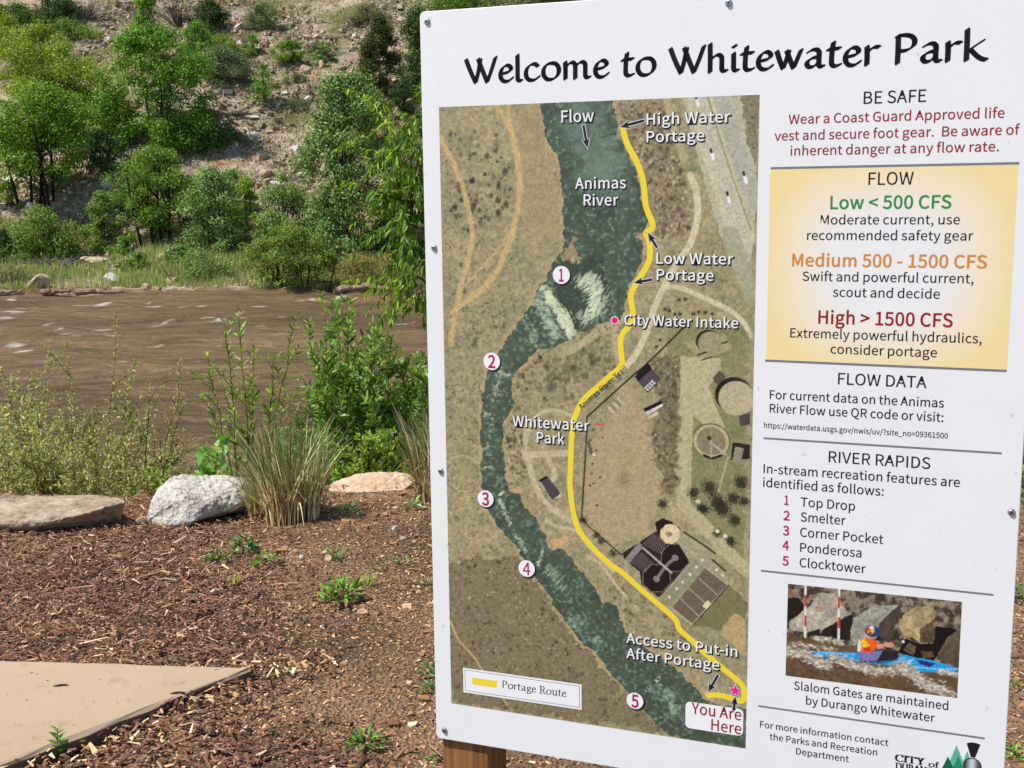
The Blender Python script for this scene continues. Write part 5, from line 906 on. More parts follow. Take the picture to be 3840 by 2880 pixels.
def near_stone(label, px, pyb, wpx, hpx, depth, m, seed, rz=0, sub=5, facets=11, rough=.1, slab=0, tilt=0, sink=.12, shape=None):
    p = on_near(px, pyb); w, h = wpx * MPP(p), hpx * MPP(p) * 1.02
    me = stone_mesh('boulder', (w, depth, h * (1 + sink)), seed, m, sub, facets, rough, slab)
    if shape:
        co = np.zeros(len(me.vertices) * 3); me.vertices.foreach_get('co', co); co = shape(co.reshape(-1, 3), w, depth, h); me.vertices.foreach_set('co', co.ravel()); me.update()
    o = link('boulder', me, None, (p[0], p[1] + depth * .42, p[2] + h * (1 + sink) / 2 - h * sink)); o.rotation_euler = (0, tilt, rz)
    return tag(o, label, 'boulder', 'boulders along the bank edge')
def hull_stone(label, pts, yb, m, cuts, rough, seed):
    """block from photo points with how far each lies behind the nearest one (metres)"""
    import bmesh
    d0 = on_near(pts[0][0], yb)[1]; P = np.array([at_depth(px, py, d0 + dp) for px, py, dp in pts]); c = P.mean(0); c[2] = P[:, 2].min()
    bm = bmesh.new()
    for p in P: bm.verts.new(p - c)
    r = bmesh.ops.convex_hull(bm, input=bm.verts); bmesh.ops.delete(bm, geom=[g for g in r['geom_interior'] if isinstance(g, bmesh.types.BMVert)], context='VERTS')
    bmesh.ops.bevel(bm, geom=bm.edges[:], offset=.008, segments=1, affect='EDGES', clamp_overlap=True)
    for _ in range(cuts): bmesh.ops.triangulate(bm, faces=bm.faces[:]); bmesh.ops.subdivide_edges(bm, edges=[e for e in bm.edges if e.calc_length() > .012], cuts=1)
    bmesh.ops.triangulate(bm, faces=bm.faces[:]); bm.normal_update()
    v = np.array([q.co[:] for q in bm.verts]); nn = np.array([q.normal[:] for q in bm.verts]); f = np.array([[q.index for q in p.verts] for p in bm.faces]); bm.free()
    h = 1.1 * n3(v, 9, seed) + .8 * n3(v, 24, seed + 5) + .55 * n3(v, 60, seed + 9) + .35 * n3(v, 140, seed + 3); v = v + nn * (h * rough)[:, None]
    me = make_mesh('boulder', v, f, mats=[m]); return tag(link('boulder', me, None, c), label, 'boulder', 'boulders along the bank edge')
hull_stone('flat tan sandstone slab with dark undercut at the left end of the bank', [(54, 1994, .0), (-330, 1996, .02), (-330, 1866, .46), (200, 1860, .48), (400, 1860, .34), (462, 1871, .14), (474, 1884, .10), (318, 1926, -.06), (190, 1962, -.06), (440, 1992, .20), (300, 2012, .14), (90, 2022, .10), (-330, 2030, .1), (-330, 2000, .6), (430, 1950, .6)], 1994, m_sand, 5, .020, 3)
hull_stone('rounded grey white boulder between the tan slab and the big grass tuft', [(615, 1978, .02), (548, 1935, .06), (566, 1880, .10), (612, 1820, .16), (650, 1784, .24), (690, 1781, .28), (800, 1789, .30), (880, 1786, .33), (925, 1800, .30), (930, 1862, .20), (878, 1904, .10), (800, 1932, .04), (690, 1968, .0), (556, 1985, .08), (700, 1860, .04), (790, 1868, .05), (560, 1985, .45), (930, 1930, .5), (600, 1840, .42), (900, 1840, .48)], 1978, m_gran, 5, .026, 7)
hull_stone('low peach sandstone boulder right of the big grass tuft', [(1376, 1850, .0), (1234, 1846, .05), (1232, 1818, .10), (1284, 1792, .16), (1346, 1775, .20), (1407, 1769, .22), (1484, 1763, .24), (1530, 1775, .22), (1562, 1802, .16), (1515, 1842, .02), (1420, 1806, .06), (1240, 1850, .4), (1550, 1850, .42), (1300, 1800, .4), (1520, 1790, .42)], 1850, m_peach, 5, .020, 13)
near_stone('small peach stone wedged beside the grey boulder', 528, 1972, 46, 34, .07, m_peach, 41, 0, 3, 7, .08)
near_stone('small dark rough stone on top of the slab at the photo edge', 12, 1880, 40, 22, .08, m_sand, 43, 0, 3, 7, .1)
for i, (x, y, w, h, m, l) in enumerate(((1216, 2085, 30, 22, m_tan, 'cream pebble touching an orange pebble on the bare soil'), (1233, 2104, 30, 22, m_orange_s, 'orange pebble touching a cream pebble on the bare soil'), (1510, 2030, 30, 16, m_tan, 'pale oval pebble on bare soil below the peach boulder'), (1480, 1993, 24, 20, m_pale, 'white angular pebble on bare soil below the peach boulder'), (1128, 2098, 22, 16, m_pale, 'white pebble on soil left of the cream and orange pebbles'),
                         (1210, 2358, 18, 14, m_pale, 'small round white pebble in mulch above the slab corner'), (520, 2700, 60, 34, m_tan, 'pale knobbly stone lying below the concrete edge'), (1360, 2312, 40, 24, m_orange_s, 'reddish orange chip of stone on the brown soil'))):
    near_stone(l, x, y, w, h, w * .0012, m, 60 + i, i, 3, 8, .08, 0, 0, .3)['group'] = 'pebbles on the soil'
for o in list(C.objects):
    if o.get('group') == 'pebbles on the soil': o.name = 'pebble'; o['category'] = 'pebble'

# stones on the far bank and hill
def far_stone(label, x2, y2, w2, h2, m, seed, flat=0):
    p = on_far(x2 * 1.736, y2 * 1.736); s = 1.736 * MPP(p); me = stone_mesh('rock', (w2 * s, w2 * s * .7, h2 * s * 1.35), seed, m, 3, 9, .1, flat)
    o = link('rock', me, None, (p[0], p[1] + .2 * w2 * s, p[2] + h2 * s * .45)); o.rotation_euler = (0, 0, (seed * 1.7) % .9 - .45); return tag(o, label, 'rock', 'rocks on the far bank and hill')
FS = [('big tan rock at the waterline near the left photo edge', 80, 625, 52, 30, m_tan), ('bright white rock standing at the far waterline', 240, 616, 36, 24, m_pale), ('long tan rock lying in the grass above the white rock', 195, 577, 66, 20, m_tan), ('small tan rock in grass behind the willow, left of the waterline bush', 350, 560, 24, 12, m_tan), ('low grey stone at the far waterline in front of the grey willow', 365, 615, 36, 14, m_tan),
      ('cream rock with a dark slot beside the dark hilltop bush', 418, 52, 36, 24, m_tan), ('orange angular rock in the middle of the bare slope', 572, 384, 32, 16, m_orange_s), ('cream upright rock right of the tall bright tree base', 415, 322, 22, 24, m_tan), ('white slanting rock above the cone shaped bush', 232, 410, 34, 24, m_pale), ('pale pointed rock beside the white slanting rock', 250, 405, 16, 18, m_tan), ('pale twin rock above the tree with black stems', 285, 402, 30, 14, m_pale),
      ('flat pale slab right of the grey bush on the slope', 545, 300, 32, 14, m_pale), ('cream block above the dark hollow in the slope', 545, 285, 14, 10, m_tan), ('pale rock at the lower edge of the bare slope', 595, 408, 26, 16, m_pale), ('cream block below the small round green tree', 660, 158, 28, 16, m_tan), ('orange upright stone beside the cream block', 694, 152, 18, 20, m_orange_s), ('flat cream stone at the top of the slope near the sage', 680, 82, 26, 8, m_tan),
      ('white stone on the path of bare soil at the left edge', 5, 262, 26, 22, m_pale), ('cream stone on bare soil left of the leafy tree', 38, 165, 18, 18, m_tan), ('small pale stone below the grey dead brush', 232, 92, 16, 12, m_pale), ('white boulder glimpsed under the multi trunk tree', 165, 365, 26, 14, m_pale), ('pale boulder at left edge below the multi trunk tree', 22, 395, 40, 18, m_pale), ('tan stone under the trees left of the black trunks', 50, 350, 22, 14, m_tan), ('pale rock between two bushes at the grass edge', 290, 447, 16, 16, m_pale),
      ('long pale stone left of the slender sapling', 545, 258, 34, 8, m_pale), ('pale flat rock right of the slender sapling', 664, 222, 20, 14, m_pale), ('tan flat rock beside the grey bush on the slope', 612, 205, 22, 8, m_pale), ('cream stone at the hill top left of the sage bush', 560, 52, 14, 10, m_tan), ('reddish boulder near the sign below the dark hollow', 890, 240, 30, 24, m_orange_s), ('pale stone near the sign edge above the water', 905, 250, 20, 18, m_pale), ('cream stone between dead sticks near the hill top', 648, 116, 18, 10, m_tan),
      ('pale rock at the foot of the bare slope by the cottonwood', 640, 330, 24, 14, m_pale), ('tan rock high on the slope beside the dark juniper', 735, 170, 18, 12, m_tan), ('broad pale rock below the dead brush line', 480, 270, 30, 14, m_pale), ('tan rock left of the dead brush line', 508, 318, 26, 14, m_tan), ('dark wet stone at the far waterline by the logs', 455, 622, 22, 10, m_sand)]
for i, (l, x, y, w, h, m) in enumerate(FS): far_stone(l, x, y, w, h, m, 100 + i * 7)
# scree: loose small stones over the slope as one mass
rs = np.random.RandomState(8); n = 46000
v0 = np.array([(i, j, k) for i in (-1, 1) for j in (-1, 1) for k in (-1, 1)], float); f0 = np.array(((0, 1, 3, 2), (4, 6, 7, 5), (0, 4, 5, 1), (2, 3, 7, 6), (0, 2, 6, 4), (1, 5, 7, 3)))
x = -24 + rs.rand(n) * 34; y = 47.5 + rs.rand(n) ** .9 * 36; keep = (noise2(x * .3 + 40, y * .3) + .55 * (noise2(x * 1.3, y * 1.3) - .5) > .44); x, y = x[keep], y[keep]; n = len(x)
s = .014 + .040 * rs.rand(n) + .11 * rs.rand(n) ** 11; V = np.repeat(v0[None], n, 0) * (1 + .9 * (rs.rand(n, 8, 3) - .5)); V *= (s[:, None] * (.6 + .8 * rs.rand(n, 3)) * np.array((1.25, 1, .7)))[:, None, :]
az = rs.rand(n) * 6.283; V = np.stack((V[..., 0] * np.cos(az)[:, None] - V[..., 1] * np.sin(az)[:, None], V[..., 0] * np.sin(az)[:, None] + V[..., 1] * np.cos(az)[:, None], V[..., 2] + V[..., 0] * (rs.rand(n, 1) - .5)), -1)
V += np.stack((x, y, far_h(x, y) + s * .25), 1)[:, None, :]; F = (f0[None] + (np.arange(n) * len(v0))[:, None, None]).reshape(-1, 4)
pal = np.array([lin(c) for c in ((198, 182, 156), (174, 156, 132), (216, 206, 186), (152, 132, 112), (188, 162, 134))]); cv = pal[rs.randint(5, size=n)] * .80 * (.65 + .55 * rs.rand(n, 1))
tag(link('scree', make_mesh('scree', V.reshape(-1, 3), F, np.repeat(cv, len(v0), 0), [colmat('scree_stone', .9, .1)])), 'loose pale stones strewn over the dry slope', 'scree', kind='stuff')

# tubes for stems, branches and logs
def tube(P, R_, k=5):
    P = np.asarray(P, float); n = len(P); T_ = np.gradient(P, axis=0); T_ /= np.linalg.norm(T_, axis=1)[:, None] + 1e-9
    ref = np.where(np.abs(T_[:, 2:3]) > .9, np.array((1., 0, 0)), np.array((0, 0, 1.))); a = np.cross(T_, ref); a /= np.linalg.norm(a, axis=1)[:, None] + 1e-9; b = np.cross(T_, a)
    th = np.linspace(0, 2 * math.pi, k, endpoint=False); R_ = np.broadcast_to(np.asarray(R_, float), (n,))
    V = P[:, None] + (a[:, None] * np.cos(th)[None, :, None] + b[:, None] * np.sin(th)[None, :, None]) * R_[:, None, None]
    i = np.arange(n * k).reshape(n, k); j = np.roll(i, -1, 1); F = np.stack((i[:-1], j[:-1], j[1:], i[1:]), -1).reshape(-1, 4); return V.reshape(-1, 3), F
class Acc:
    def __init__(s): s.V = []; s.F = []; s.Cc = []; s.n = 0
    def add(s, v, f, c):
        v = np.asarray(v); s.V.append(v); s.F.append(np.asarray(f) + s.n); s.Cc.append(np.broadcast_to(np.asarray(c, float), (len(v), 3))); s.n += len(v)
    def mesh(s, name, m, smooth=False):
        by = {}
        for f in s.F: by.setdefault(f.shape[1], []).append(f)
        return make_mesh(name, np.concatenate(s.V), [np.concatenate(q) for q in by.values()], np.concatenate(s.Cc), [m], smooth)
m_bark = colmat('plant_stems', .85, .15)
LOGS = [(8, 632, 70, 2.2, (150, 130, 108), 'grey log at the waterline by the left photo edge'), (120, 630, 60, -1, (120, 84, 60), 'reddish branch at the waterline right of the big tan rock'), (190, 634, 90, 0, (128, 96, 70), 'thin brown branch lying half in the river'), (270, 626, 60, -2, (196, 172, 140), 'pale peeled log below the bright white rock'), (290, 631, 90, 1.5, (150, 118, 90), 'brown log below the pale peeled log'), (330, 624, 40, -3, (180, 140, 108), 'short tan stick right of the pale peeled log'),
        (382, 628, 60, 3, (206, 180, 150), 'pale crossed driftwood log near the low grey stone'), (372, 634, 70, -3, (176, 146, 118), 'lower driftwood log crossing under the pale log'), (470, 622, 90, 2, (186, 150, 122), 'long pinkish driftwood log left of the waterline willow'), (515, 624, 50, -1, (168, 148, 128), 'grey log end next to the waterline willow'), (745, 628, 60, 3, (190, 158, 130), 'pale driftwood pole right of the waterline willow'), (820, 628, 90, -2, (150, 112, 84), 'brown driftwood pole near the sign at the waterline')]
for i, (x, y, w, rot, c, l) in enumerate(LOGS):
    p = on_level(x * 1.736, y * 1.736, WATER + .12); s = 1.736 * MPP(p); r = np.random.RandomState(300 + i); k = 9; t = np.linspace(-.5, .5, k)
    P = np.stack((t * w * s, t * w * s * rot * .12 + r.randn(k) * .03, r.randn(k) * .025 + t * w * s * .02 * rot), 1); rad = np.linspace(.13, .06, k) * (.8 + .5 * r.rand())
    c = tuple(.5 * np.array(c) + .5 * np.array((176, 160, 140))); A = Acc(); A.add(*tube(P, rad, 8), lin(c) * .8); A.add(*tube(P[5:7] * (1, 1, 1) + np.array([[0, 0, 0], [.1, .05, .25]]), [.04, .015], 5), lin(c) * .6)
    tag(link('driftwood_log', A.mesh('driftwood_log', m_bark), None, (p[0], max(p[1], 43.4), p[2])), l, 'log', 'driftwood along the far waterline')
for i, (x, y, l) in enumerate(((228, 2570, 'small dark twig lying on the concrete path'), (667, 2598, 'dark crooked twig on the concrete near its corner'))):
    p = on_level(x, y, ZS + .0025); k = np.linspace(-1, 1, 6); P = np.stack((k * .024, k * .004 + .0012 * np.sin(k * 5 + i), .001 * np.cos(k * 3)), 1); A = Acc(); A.add(*tube(P, [.001, .003, .0036, .003, .0034, .001], 6), (.05, .033, .022))
    tag(link('twig', A.mesh('twig', m_bark), None, p), l, 'twig')
# ------------------------------------------------------------------ plants
def unit(v): return v / (np.linalg.norm(v, axis=-1, keepdims=True) + 1e-9)
def leaf_quads(P, D, Nn, ln, wd, col):                    # kite shaped leaves
    S = unit(np.cross(D, Nn)); ln = np.broadcast_to(ln, len(P))[:, None]; wd = np.broadcast_to(wd, len(P))[:, None]
    V = np.stack((P, P + D * ln * .42 + S * wd * .5, P + D * ln, P + D * ln * .42 - S * wd * .5), 1)
    return V.reshape(-1, 3), np.arange(len(P) * 4).reshape(-1, 4), np.repeat(col, 4, 0)
def leaf_blades(P, D, Nn, ln, wd, col, droop=.25):        # longer leaves with a bend and a fold
    S = unit(np.cross(D, Nn)); Nn = unit(np.cross(S, D)); ln = np.broadcast_to(ln, len(P))[:, None]; wd = np.broadcast_to(wd, len(P))[:, None]
    pt = lambda t, s, f: P + D * ln * t - Nn * ln * droop * t * t + S * wd * s + Nn * wd * f
    V = np.stack((P, pt(.3, .5, .14), pt(.33, 0, 0), pt(.3, -.5, .14), pt(.66, .42, .12), pt(.7, 0, 0), pt(.66, -.42, .12), pt(1, 0, 0)), 1)
    o = (np.arange(len(P)) * 8)[:, None]; q = np.array(((2, 1, 4, 5), (3, 2, 5, 6))); t = np.array(((0, 1, 2), (0, 2, 3), (5, 4, 7), (6, 5, 7)))
    return V.reshape(-1, 3), (np.concatenate([o + x for x in q]), np.concatenate([o + x for x in t])), np.repeat(col, 8, 0)
def pick(pal, n, rs, var=.25):
    p = np.array([lin(c) for c in pal]); return p[rs.randint(len(p), size=n)] * (1.5 - var + 2 * var * rs.rand(n, 1))
m_leaf = leafmat('far_leaves', .38, .55, .2, (1.25, 1.05, .42)); m_nleaf = leafmat('near_leaves', .42, .45, .35, (1.3, 1.15, .45))

PROF = {'round': lambda t: np.sqrt(np.clip(1 - (2 * t - 1) ** 2, 0, 1)), 'cone': lambda t: np.clip(1.08 - t, 0, 1) ** .8 * np.clip(t * 7 + .35, 0, 1), 'egg': lambda t: np.sqrt(np.clip(1 - ((t - .38) / .64) ** 2, 0, 1)),
        'dome': lambda t: np.sqrt(np.clip(1 - t ** 2, 0, 1)), 'fan': lambda t: np.clip(.35 + t * 1.1, 0, 1) * np.sqrt(np.clip(1.03 - t ** 3, 0, 1)), 'column': lambda t: np.clip(t * 5 + .5, 0, 1) * np.sqrt(np.clip(1.02 - t ** 2.2, 0, 1))}
def crown(rs, W, H, pal, leaf=.13, cb=.1, prof='egg', clump=.15, cover=2.4, flat=.8, gaps=.0, nc=None, asp=.62, up=.5):
    vol = W * W * H; nc = nc or int(np.clip(30 + vol * 1.6, 30, 130)); rc = clump * (W * .6 + H * .25)
    cb = cb if cb > .15 else 0.0; t = cb + (1 - cb) * rs.rand(nc); a = rs.rand(nc) * 2 * math.pi; r = (rs.rand(nc) ** .42) * (.82 + .42 * rs.rand(nc) ** 2) * np.clip(W / 2 * PROF[prof]((t - cb) / (1 - cb)) - rc * .45, .02, None)
    c = np.stack((r * np.cos(a), r * np.sin(a) * flat, t * (H - rc * .6)), 1); rcs = rc * (.42 + .85 * rs.rand(nc))
    n = int(cover * W * H / (leaf * leaf * asp * .6)); n = min(n, 60000); k = rs.choice(nc, n, p=rcs ** 2 / np.sum(rcs ** 2))
    d = unit(rs.randn(n, 3)); rr = rs.rand(n) ** .5
    if gaps: kk = noise2(d[:, 0] * 2 + k, d[:, 2] * 2 + k * 3) > gaps; k, d, rr = k[kk], d[kk], rr[kk]; n = len(k)
    P = c[k] + d * (rcs[k] * rr)[:, None] * np.array((1.1, 1, .8)); Nn = unit(d * .8 + np.array((0, 0, up)) + rs.randn(n, 3) * .55); D = unit(np.cross(Nn, unit(rs.randn(n, 3)))) 
    D = unit(D + np.array((0, 0, -.25)))
    cl = pick(pal, n, rs, .22) * (.86 + .28 * rs.rand(nc)[k])[:, None]
    return P, D, Nn, leaf * (.65 + .7 * rs.rand(n)), leaf * asp * (.7 + .6 * rs.rand(n)), cl, c
def branches(rs, targets, H, nst, spread, col, r0, cb):
    A = Acc()
    base = [np.array((rs.randn() * spread, rs.randn() * spread * .6, -.2)) for _ in range(nst)]; tops = targets[rs.permutation(len(targets))]
    for i, b in enumerate(base):
        hi = H * (.55 + .35 * rs.rand()); tx = tops[i % len(tops)]; e = np.array((b[0] * 1.5 + tx[0] * .35, b[1] * 1.5 + tx[1] * .35, hi)); t = np.linspace(0, 1, 8)[:, None]
        P = b + (e - b) * t + rs.randn(8, 3) * np.array((.05, .05, .0)) * H * .14 * t; A.add(*tube(P, np.linspace(r0, r0 * .3, 8), 6), lin(col) * (.5 + .3 * rs.rand()))
        for tg in targets[i::nst][:11]:
            j = int(np.clip(1 + 6 * tg[2] / H * .8, 1, 6)); s = P[j]; q = np.linspace(0, 1, 5)[:, None]; m_ = s + (tg - s) * q + np.array((0, 0, 1)) * (-.12 * H * q * (1 - q)) * .5 + rs.randn(5, 3) * .03
            A.add(*tube(m_, np.linspace(r0 * .38, r0 * .1, 5), 4), lin(col) * (.5 + .3 * rs.rand()))
    return A
def far_plant(name, label, cat, x2, y2, w2, h2, seed, pal, leaf=.10, cb=.1, prof='egg', nst=3, stem=(86, 74, 62), group='trees and shrubs on the slope', back=0, r0=None, spread=.06, parts=('stems', 'foliage'), **kw):
    rs = np.random.RandomState(seed); p = on_far(x2 * 1.736, y2 * 1.736); s = 1.736 * MPP(p); W, H = w2 * s * 1.24, h2 * s * 1.05; nst = max(2, nst)
    leaf *= .74; kw['cover'] = kw.get('cover', 2.4) * 1.6
    root = thing(name, label, cat, (p[0], p[1] + back, p[2] - .1), group)
    P, D, Nn, l, w, c, cc = crown(rs, W, H, pal, leaf, cb, prof, **kw)
    A = branches(rs, cc, H, nst, spread * W, stem, (r0 or max(.025, .011 * H + .008)) * .85, cb); link(parts[0], A.mesh(parts[0], m_bark), root)
    V, F, cl = leaf_quads(P, D, Nn, l, w, c); link(parts[1], make_mesh(parts[1], V, F, cl, [m_leaf]), root); return root
BRIGHT = [(116, 138, 48), (102, 128, 42), (130, 150, 58), (88, 112, 38), (142, 158, 70)]; LUSH = [(86, 126, 44), (74, 114, 38), (104, 144, 54), (58, 92, 32), (120, 156, 66)]; OLIVE = [(106, 128, 56), (90, 114, 48), (124, 144, 68), (72, 94, 42)]
GREYG = [(104, 134, 78), (88, 118, 64), (122, 150, 92), (68, 96, 52), (146, 166, 112)]; DARK = [(56, 78, 40), (46, 66, 34), (68, 90, 48), (40, 58, 30)]; SAGE = [(98, 108, 82), (84, 96, 70), (112, 120, 96), (72, 84, 58)]; JUN = [(60, 74, 36), (50, 64, 32), (72, 84, 44), (84, 90, 50)]
LIME = [(136, 160, 54), (120, 148, 46), (150, 170, 70), (100, 132, 42)]; TANW = [(132, 124, 78), (116, 112, 66), (146, 132, 88), (100, 102, 56), (150, 120, 84)]
TS = ('trunk', 'crown')
far_plant('tree', 'tall bright green tree with pointed top, biggest on the upper left slope', 'tree', 338, 310, 225, 240, 1, LUSH, .17, .05, 'egg', 4, parts=TS, clump=.12, cover=3.0, nc=130)
far_plant('tree', 'slim leafy spire rising from the top of the tallest slope tree', 'tree', 322, 150, 84, 176, 2, LUSH + BRIGHT[:1], .15, .1, 'cone', 2, parts=TS, clump=.16, cover=2.6)
far_plant('tree', 'yellow green spreading tree at the upper left edge of the slope', 'tree', 108, 240, 205, 185, 3, BRIGHT, .16, .05, 'round', 4, parts=TS, clump=.14, cover=2.5, nc=80)
far_plant('tree', 'multi trunk bright green tree with black stems showing below its crown', 'tree', 100, 452, 190, 262, 4, LUSH + BRIGHT[:2], .16, .30, 'egg', 6, (48, 42, 36), parts=TS, clump=.14, cover=2.5, spread=.10, r0=.085)
far_plant('shrub', 'yellow green shrub hugging the left photo edge beneath the leafy tree', 'shrub', 22, 330, 90, 96, 5, BRIGHT, .14, .05, 'dome', 3, clump=.18)
far_plant('shrub', 'dark oak shrub in the top left corner of the photo', 'shrub', 40, 96, 150, 90, 6, DARK + LUSH[:1], .15, .05, 'dome', 4)
far_plant('shrub', 'dark shrub at the photo top left of the grey dead brush', 'shrub', 128, 48, 110, 66, 7, DARK, .14, .05, 'dome', 4)
far_plant('shrub', 'shaded dark shrub between the two trees on the left slope', 'shrub', 225, 372, 110, 92, 8, DARK + GREYG[:1], .13, .05, 'dome', 4)
far_plant('shrub', 'wide olive shrub above the bank grass at the left', 'shrub', 92, 562, 180, 118, 9, OLIVE + GREYG[:2], .13, .05, 'dome', 6)
far_plant('shrub', 'dark green shrub at the left photo edge above the far bank', 'shrub', 8, 566, 70, 74, 10, DARK, .13, .05, 'dome', 3)
far_plant('shrub', 'cone shaped olive green shrub below the white slanting rock', 'shrub', 226, 534, 100, 120, 11, OLIVE + GREYG[:1], .12, .04, 'cone', 4, cover=3)
far_plant('tree', 'loose green tree with dark forked trunk at the slope foot', 'tree', 346, 528, 158, 206, 12, LUSH + OLIVE, .13, .22, 'round', 4, (52, 46, 40), parts=TS, clump=.13, cover=1.9, spread=.1, r0=.09)
far_plant('tree', 'grey green willow at the slope foot beside the forked tree', 'willow', 462, 546, 150, 184, 13, GREYG, .13, .05, 'dome', 5, parts=TS, clump=.15)
far_plant('shrub', 'yellow green bush poking out beside the grey green willow', 'shrub', 535, 500, 60, 116, 14, LIME + OLIVE[:1], .12, .1, 'column', 3)
far_plant('shrub', 'low bright green bush at the top of the bank grass', 'shrub', 280, 545, 70, 44, 15, LUSH, .12, .05, 'dome', 3)
far_plant('shrub', 'grey green shrub under the bare slope left of the cottonwood', 'shrub', 620, 520, 120, 150, 16, GREYG + OLIVE[:1], .12, .04, 'dome', 5, cover=1.9)
far_plant('willow_shrub', 'rounded olive willow leaning over the far waterline', 'willow', 622, 640, 172, 164, 17, OLIVE + [(112, 132, 62), (124, 140, 74)], .11, .10, 'fan', 11, (70, 56, 44), clump=.13, cover=2.3, spread=.13, group='shrubs along the far waterline')
far_plant('tree', 'large grey green cottonwood standing left of the sign', 'tree', 762, 552, 205, 372, 18, GREYG + DARK[:1], .17, .03, 'egg', 4, parts=TS, clump=.12, cover=2.8, nc=120)
far_plant('tree', 'lower leafy skirt of foliage beside the large cottonwood', 'tree', 712, 545, 110, 150, 19, GREYG + LUSH[:1], .15, .04, 'dome', 4, parts=TS)
far_plant('juniper', 'dark olive juniper behind the cottonwood near the sign', 'juniper', 822, 200, 112, 168, 20, JUN, .13, .02, 'cone', 3, parts=TS, clump=.12, cover=3.2, nc=90)
far_plant('tree', 'dark leafy tree half hidden by the upper edge of the sign', 'tree', 905, 225, 90, 205, 21, DARK + GREYG[:1], .15, .05, 'column', 3, parts=TS)
far_plant('shrub', 'deep green shrub between juniper and sign on the slope', 'shrub', 868, 262, 70, 84, 22, DARK, .13, .04, 'dome', 3)
far_plant('shrub', 'green shrub along the hill top peeking over the sign edge', 'shrub', 1010, 24, 190, 56, 23, LUSH + DARK[:2], .14, .03, 'dome', 6)
far_plant('shrub', 'second hill top shrub peeking over the sign further right', 'shrub', 1180, 8, 200, 60, 24, DARK + OLIVE[:1], .14, .03, 'dome', 6)
far_plant('shrub', 'dark round bush beside the cream rock near the hill top', 'shrub', 458, 64, 78, 66, 25, DARK, .13, .04, 'dome', 4)
far_plant('shrub', 'grey green sage bush with a bright side near the hill top', 'shrub', 570, 66, 104, 58, 26, SAGE + LUSH[:1], .11, .03, 'dome', 5)
far_plant('shrub', 'small round green tree with a thin stem on the bare slope', 'shrub', 630, 142, 58, 56, 27, LUSH + BRIGHT[:1], .11, .25, 'round', 2)
far_plant('shrub', 'small dark green bush left of the small round tree', 'shrub', 545, 120, 36, 44, 28, LUSH, .10, .05, 'egg', 2)
far_plant('shrub', 'broad grey sage mound with shaded base on the slope', 'shrub', 484, 178, 128, 78, 29, SAGE + GREYG[:1], .11, .02, 'dome', 6, cover=2.6)
far_plant('sapling', 'slender leafy sapling standing alone on the slope', 'sapling', 572, 232, 56, 92, 30, LUSH + GREYG[:1], .11, .2, 'column', 2, cover=1.0)
far_plant('shrub', 'grey bush with dark underside right of the tallest tree', 'shrub', 462, 308, 126, 74, 31, SAGE + GREYG[:2] + DARK[:1], .12, .02, 'dome', 6)
far_plant('shrub', 'green leafy shrub attached to the right side of the tallest tree', 'shrub', 432, 150, 76, 100, 32, LUSH + GREYG[:1], .13, .05, 'egg', 3)
far_plant('shrub', 'small bush on the slope right of the cream block', 'shrub', 700, 140, 40, 44, 33, GREYG, .10, .05, 'egg', 2)
far_plant('shrub', 'low sage tuft under the flat cream hill top stone', 'shrub', 690, 112, 60, 24, 34, SAGE, .10, .02, 'dome', 3)
far_plant('shrub', 'low dark sage patch below the cream block', 'shrub', 640, 178, 74, 22, 35, SAGE + DARK[:1], .10, .02, 'dome', 3)
far_plant('shrub', 'low grey shrub patch right of the slender sapling', 'shrub', 640, 235, 60, 30, 36, SAGE, .10, .02, 'dome', 3)
far_plant('shrub', 'small sage tuft at the lower edge of the bare slope', 'shrub', 664, 372, 46, 24, 37, SAGE, .10, .02, 'dome', 3)
far_plant('shrub', 'dark shrub behind the white slanting rock', 'shrub', 300, 470, 80, 60, 38, DARK + OLIVE[:1], .12, .03, 'dome', 4)
far_plant('shrub', 'reddish tan willow thicket at the far waterline by the sign', 'willow', 805, 622, 190, 82, 39, TANW + OLIVE[:2], .10, .05, 'fan', 16, (120, 96, 74), clump=.14, cover=1.3, spread=.2, group='shrubs along the far waterline')
far_plant('shrub', 'bright green shrub at the foot of the large cottonwood', 'shrub', 690, 505, 60, 76, 40, LUSH + LIME[:1], .11, .05, 'dome', 3)
far_plant('shrub', 'grey leafless looking willow at the left waterline', 'willow', 30, 612, 110, 50, 41, SAGE + TANW[:1], .09, .05, 'fan', 9, (110, 98, 84), cover=.8, spread=.2, group='shrubs along the far waterline')
far_plant('shrub', 'green grassy shrub rising right behind the low grey waterline stone', 'shrub', 440, 600, 150, 66, 42, GREYG + [(118, 134, 86)], .10, .02, 'fan', 14, (120, 116, 84), cover=1.3, spread=.2, group='shrubs along the far waterline')
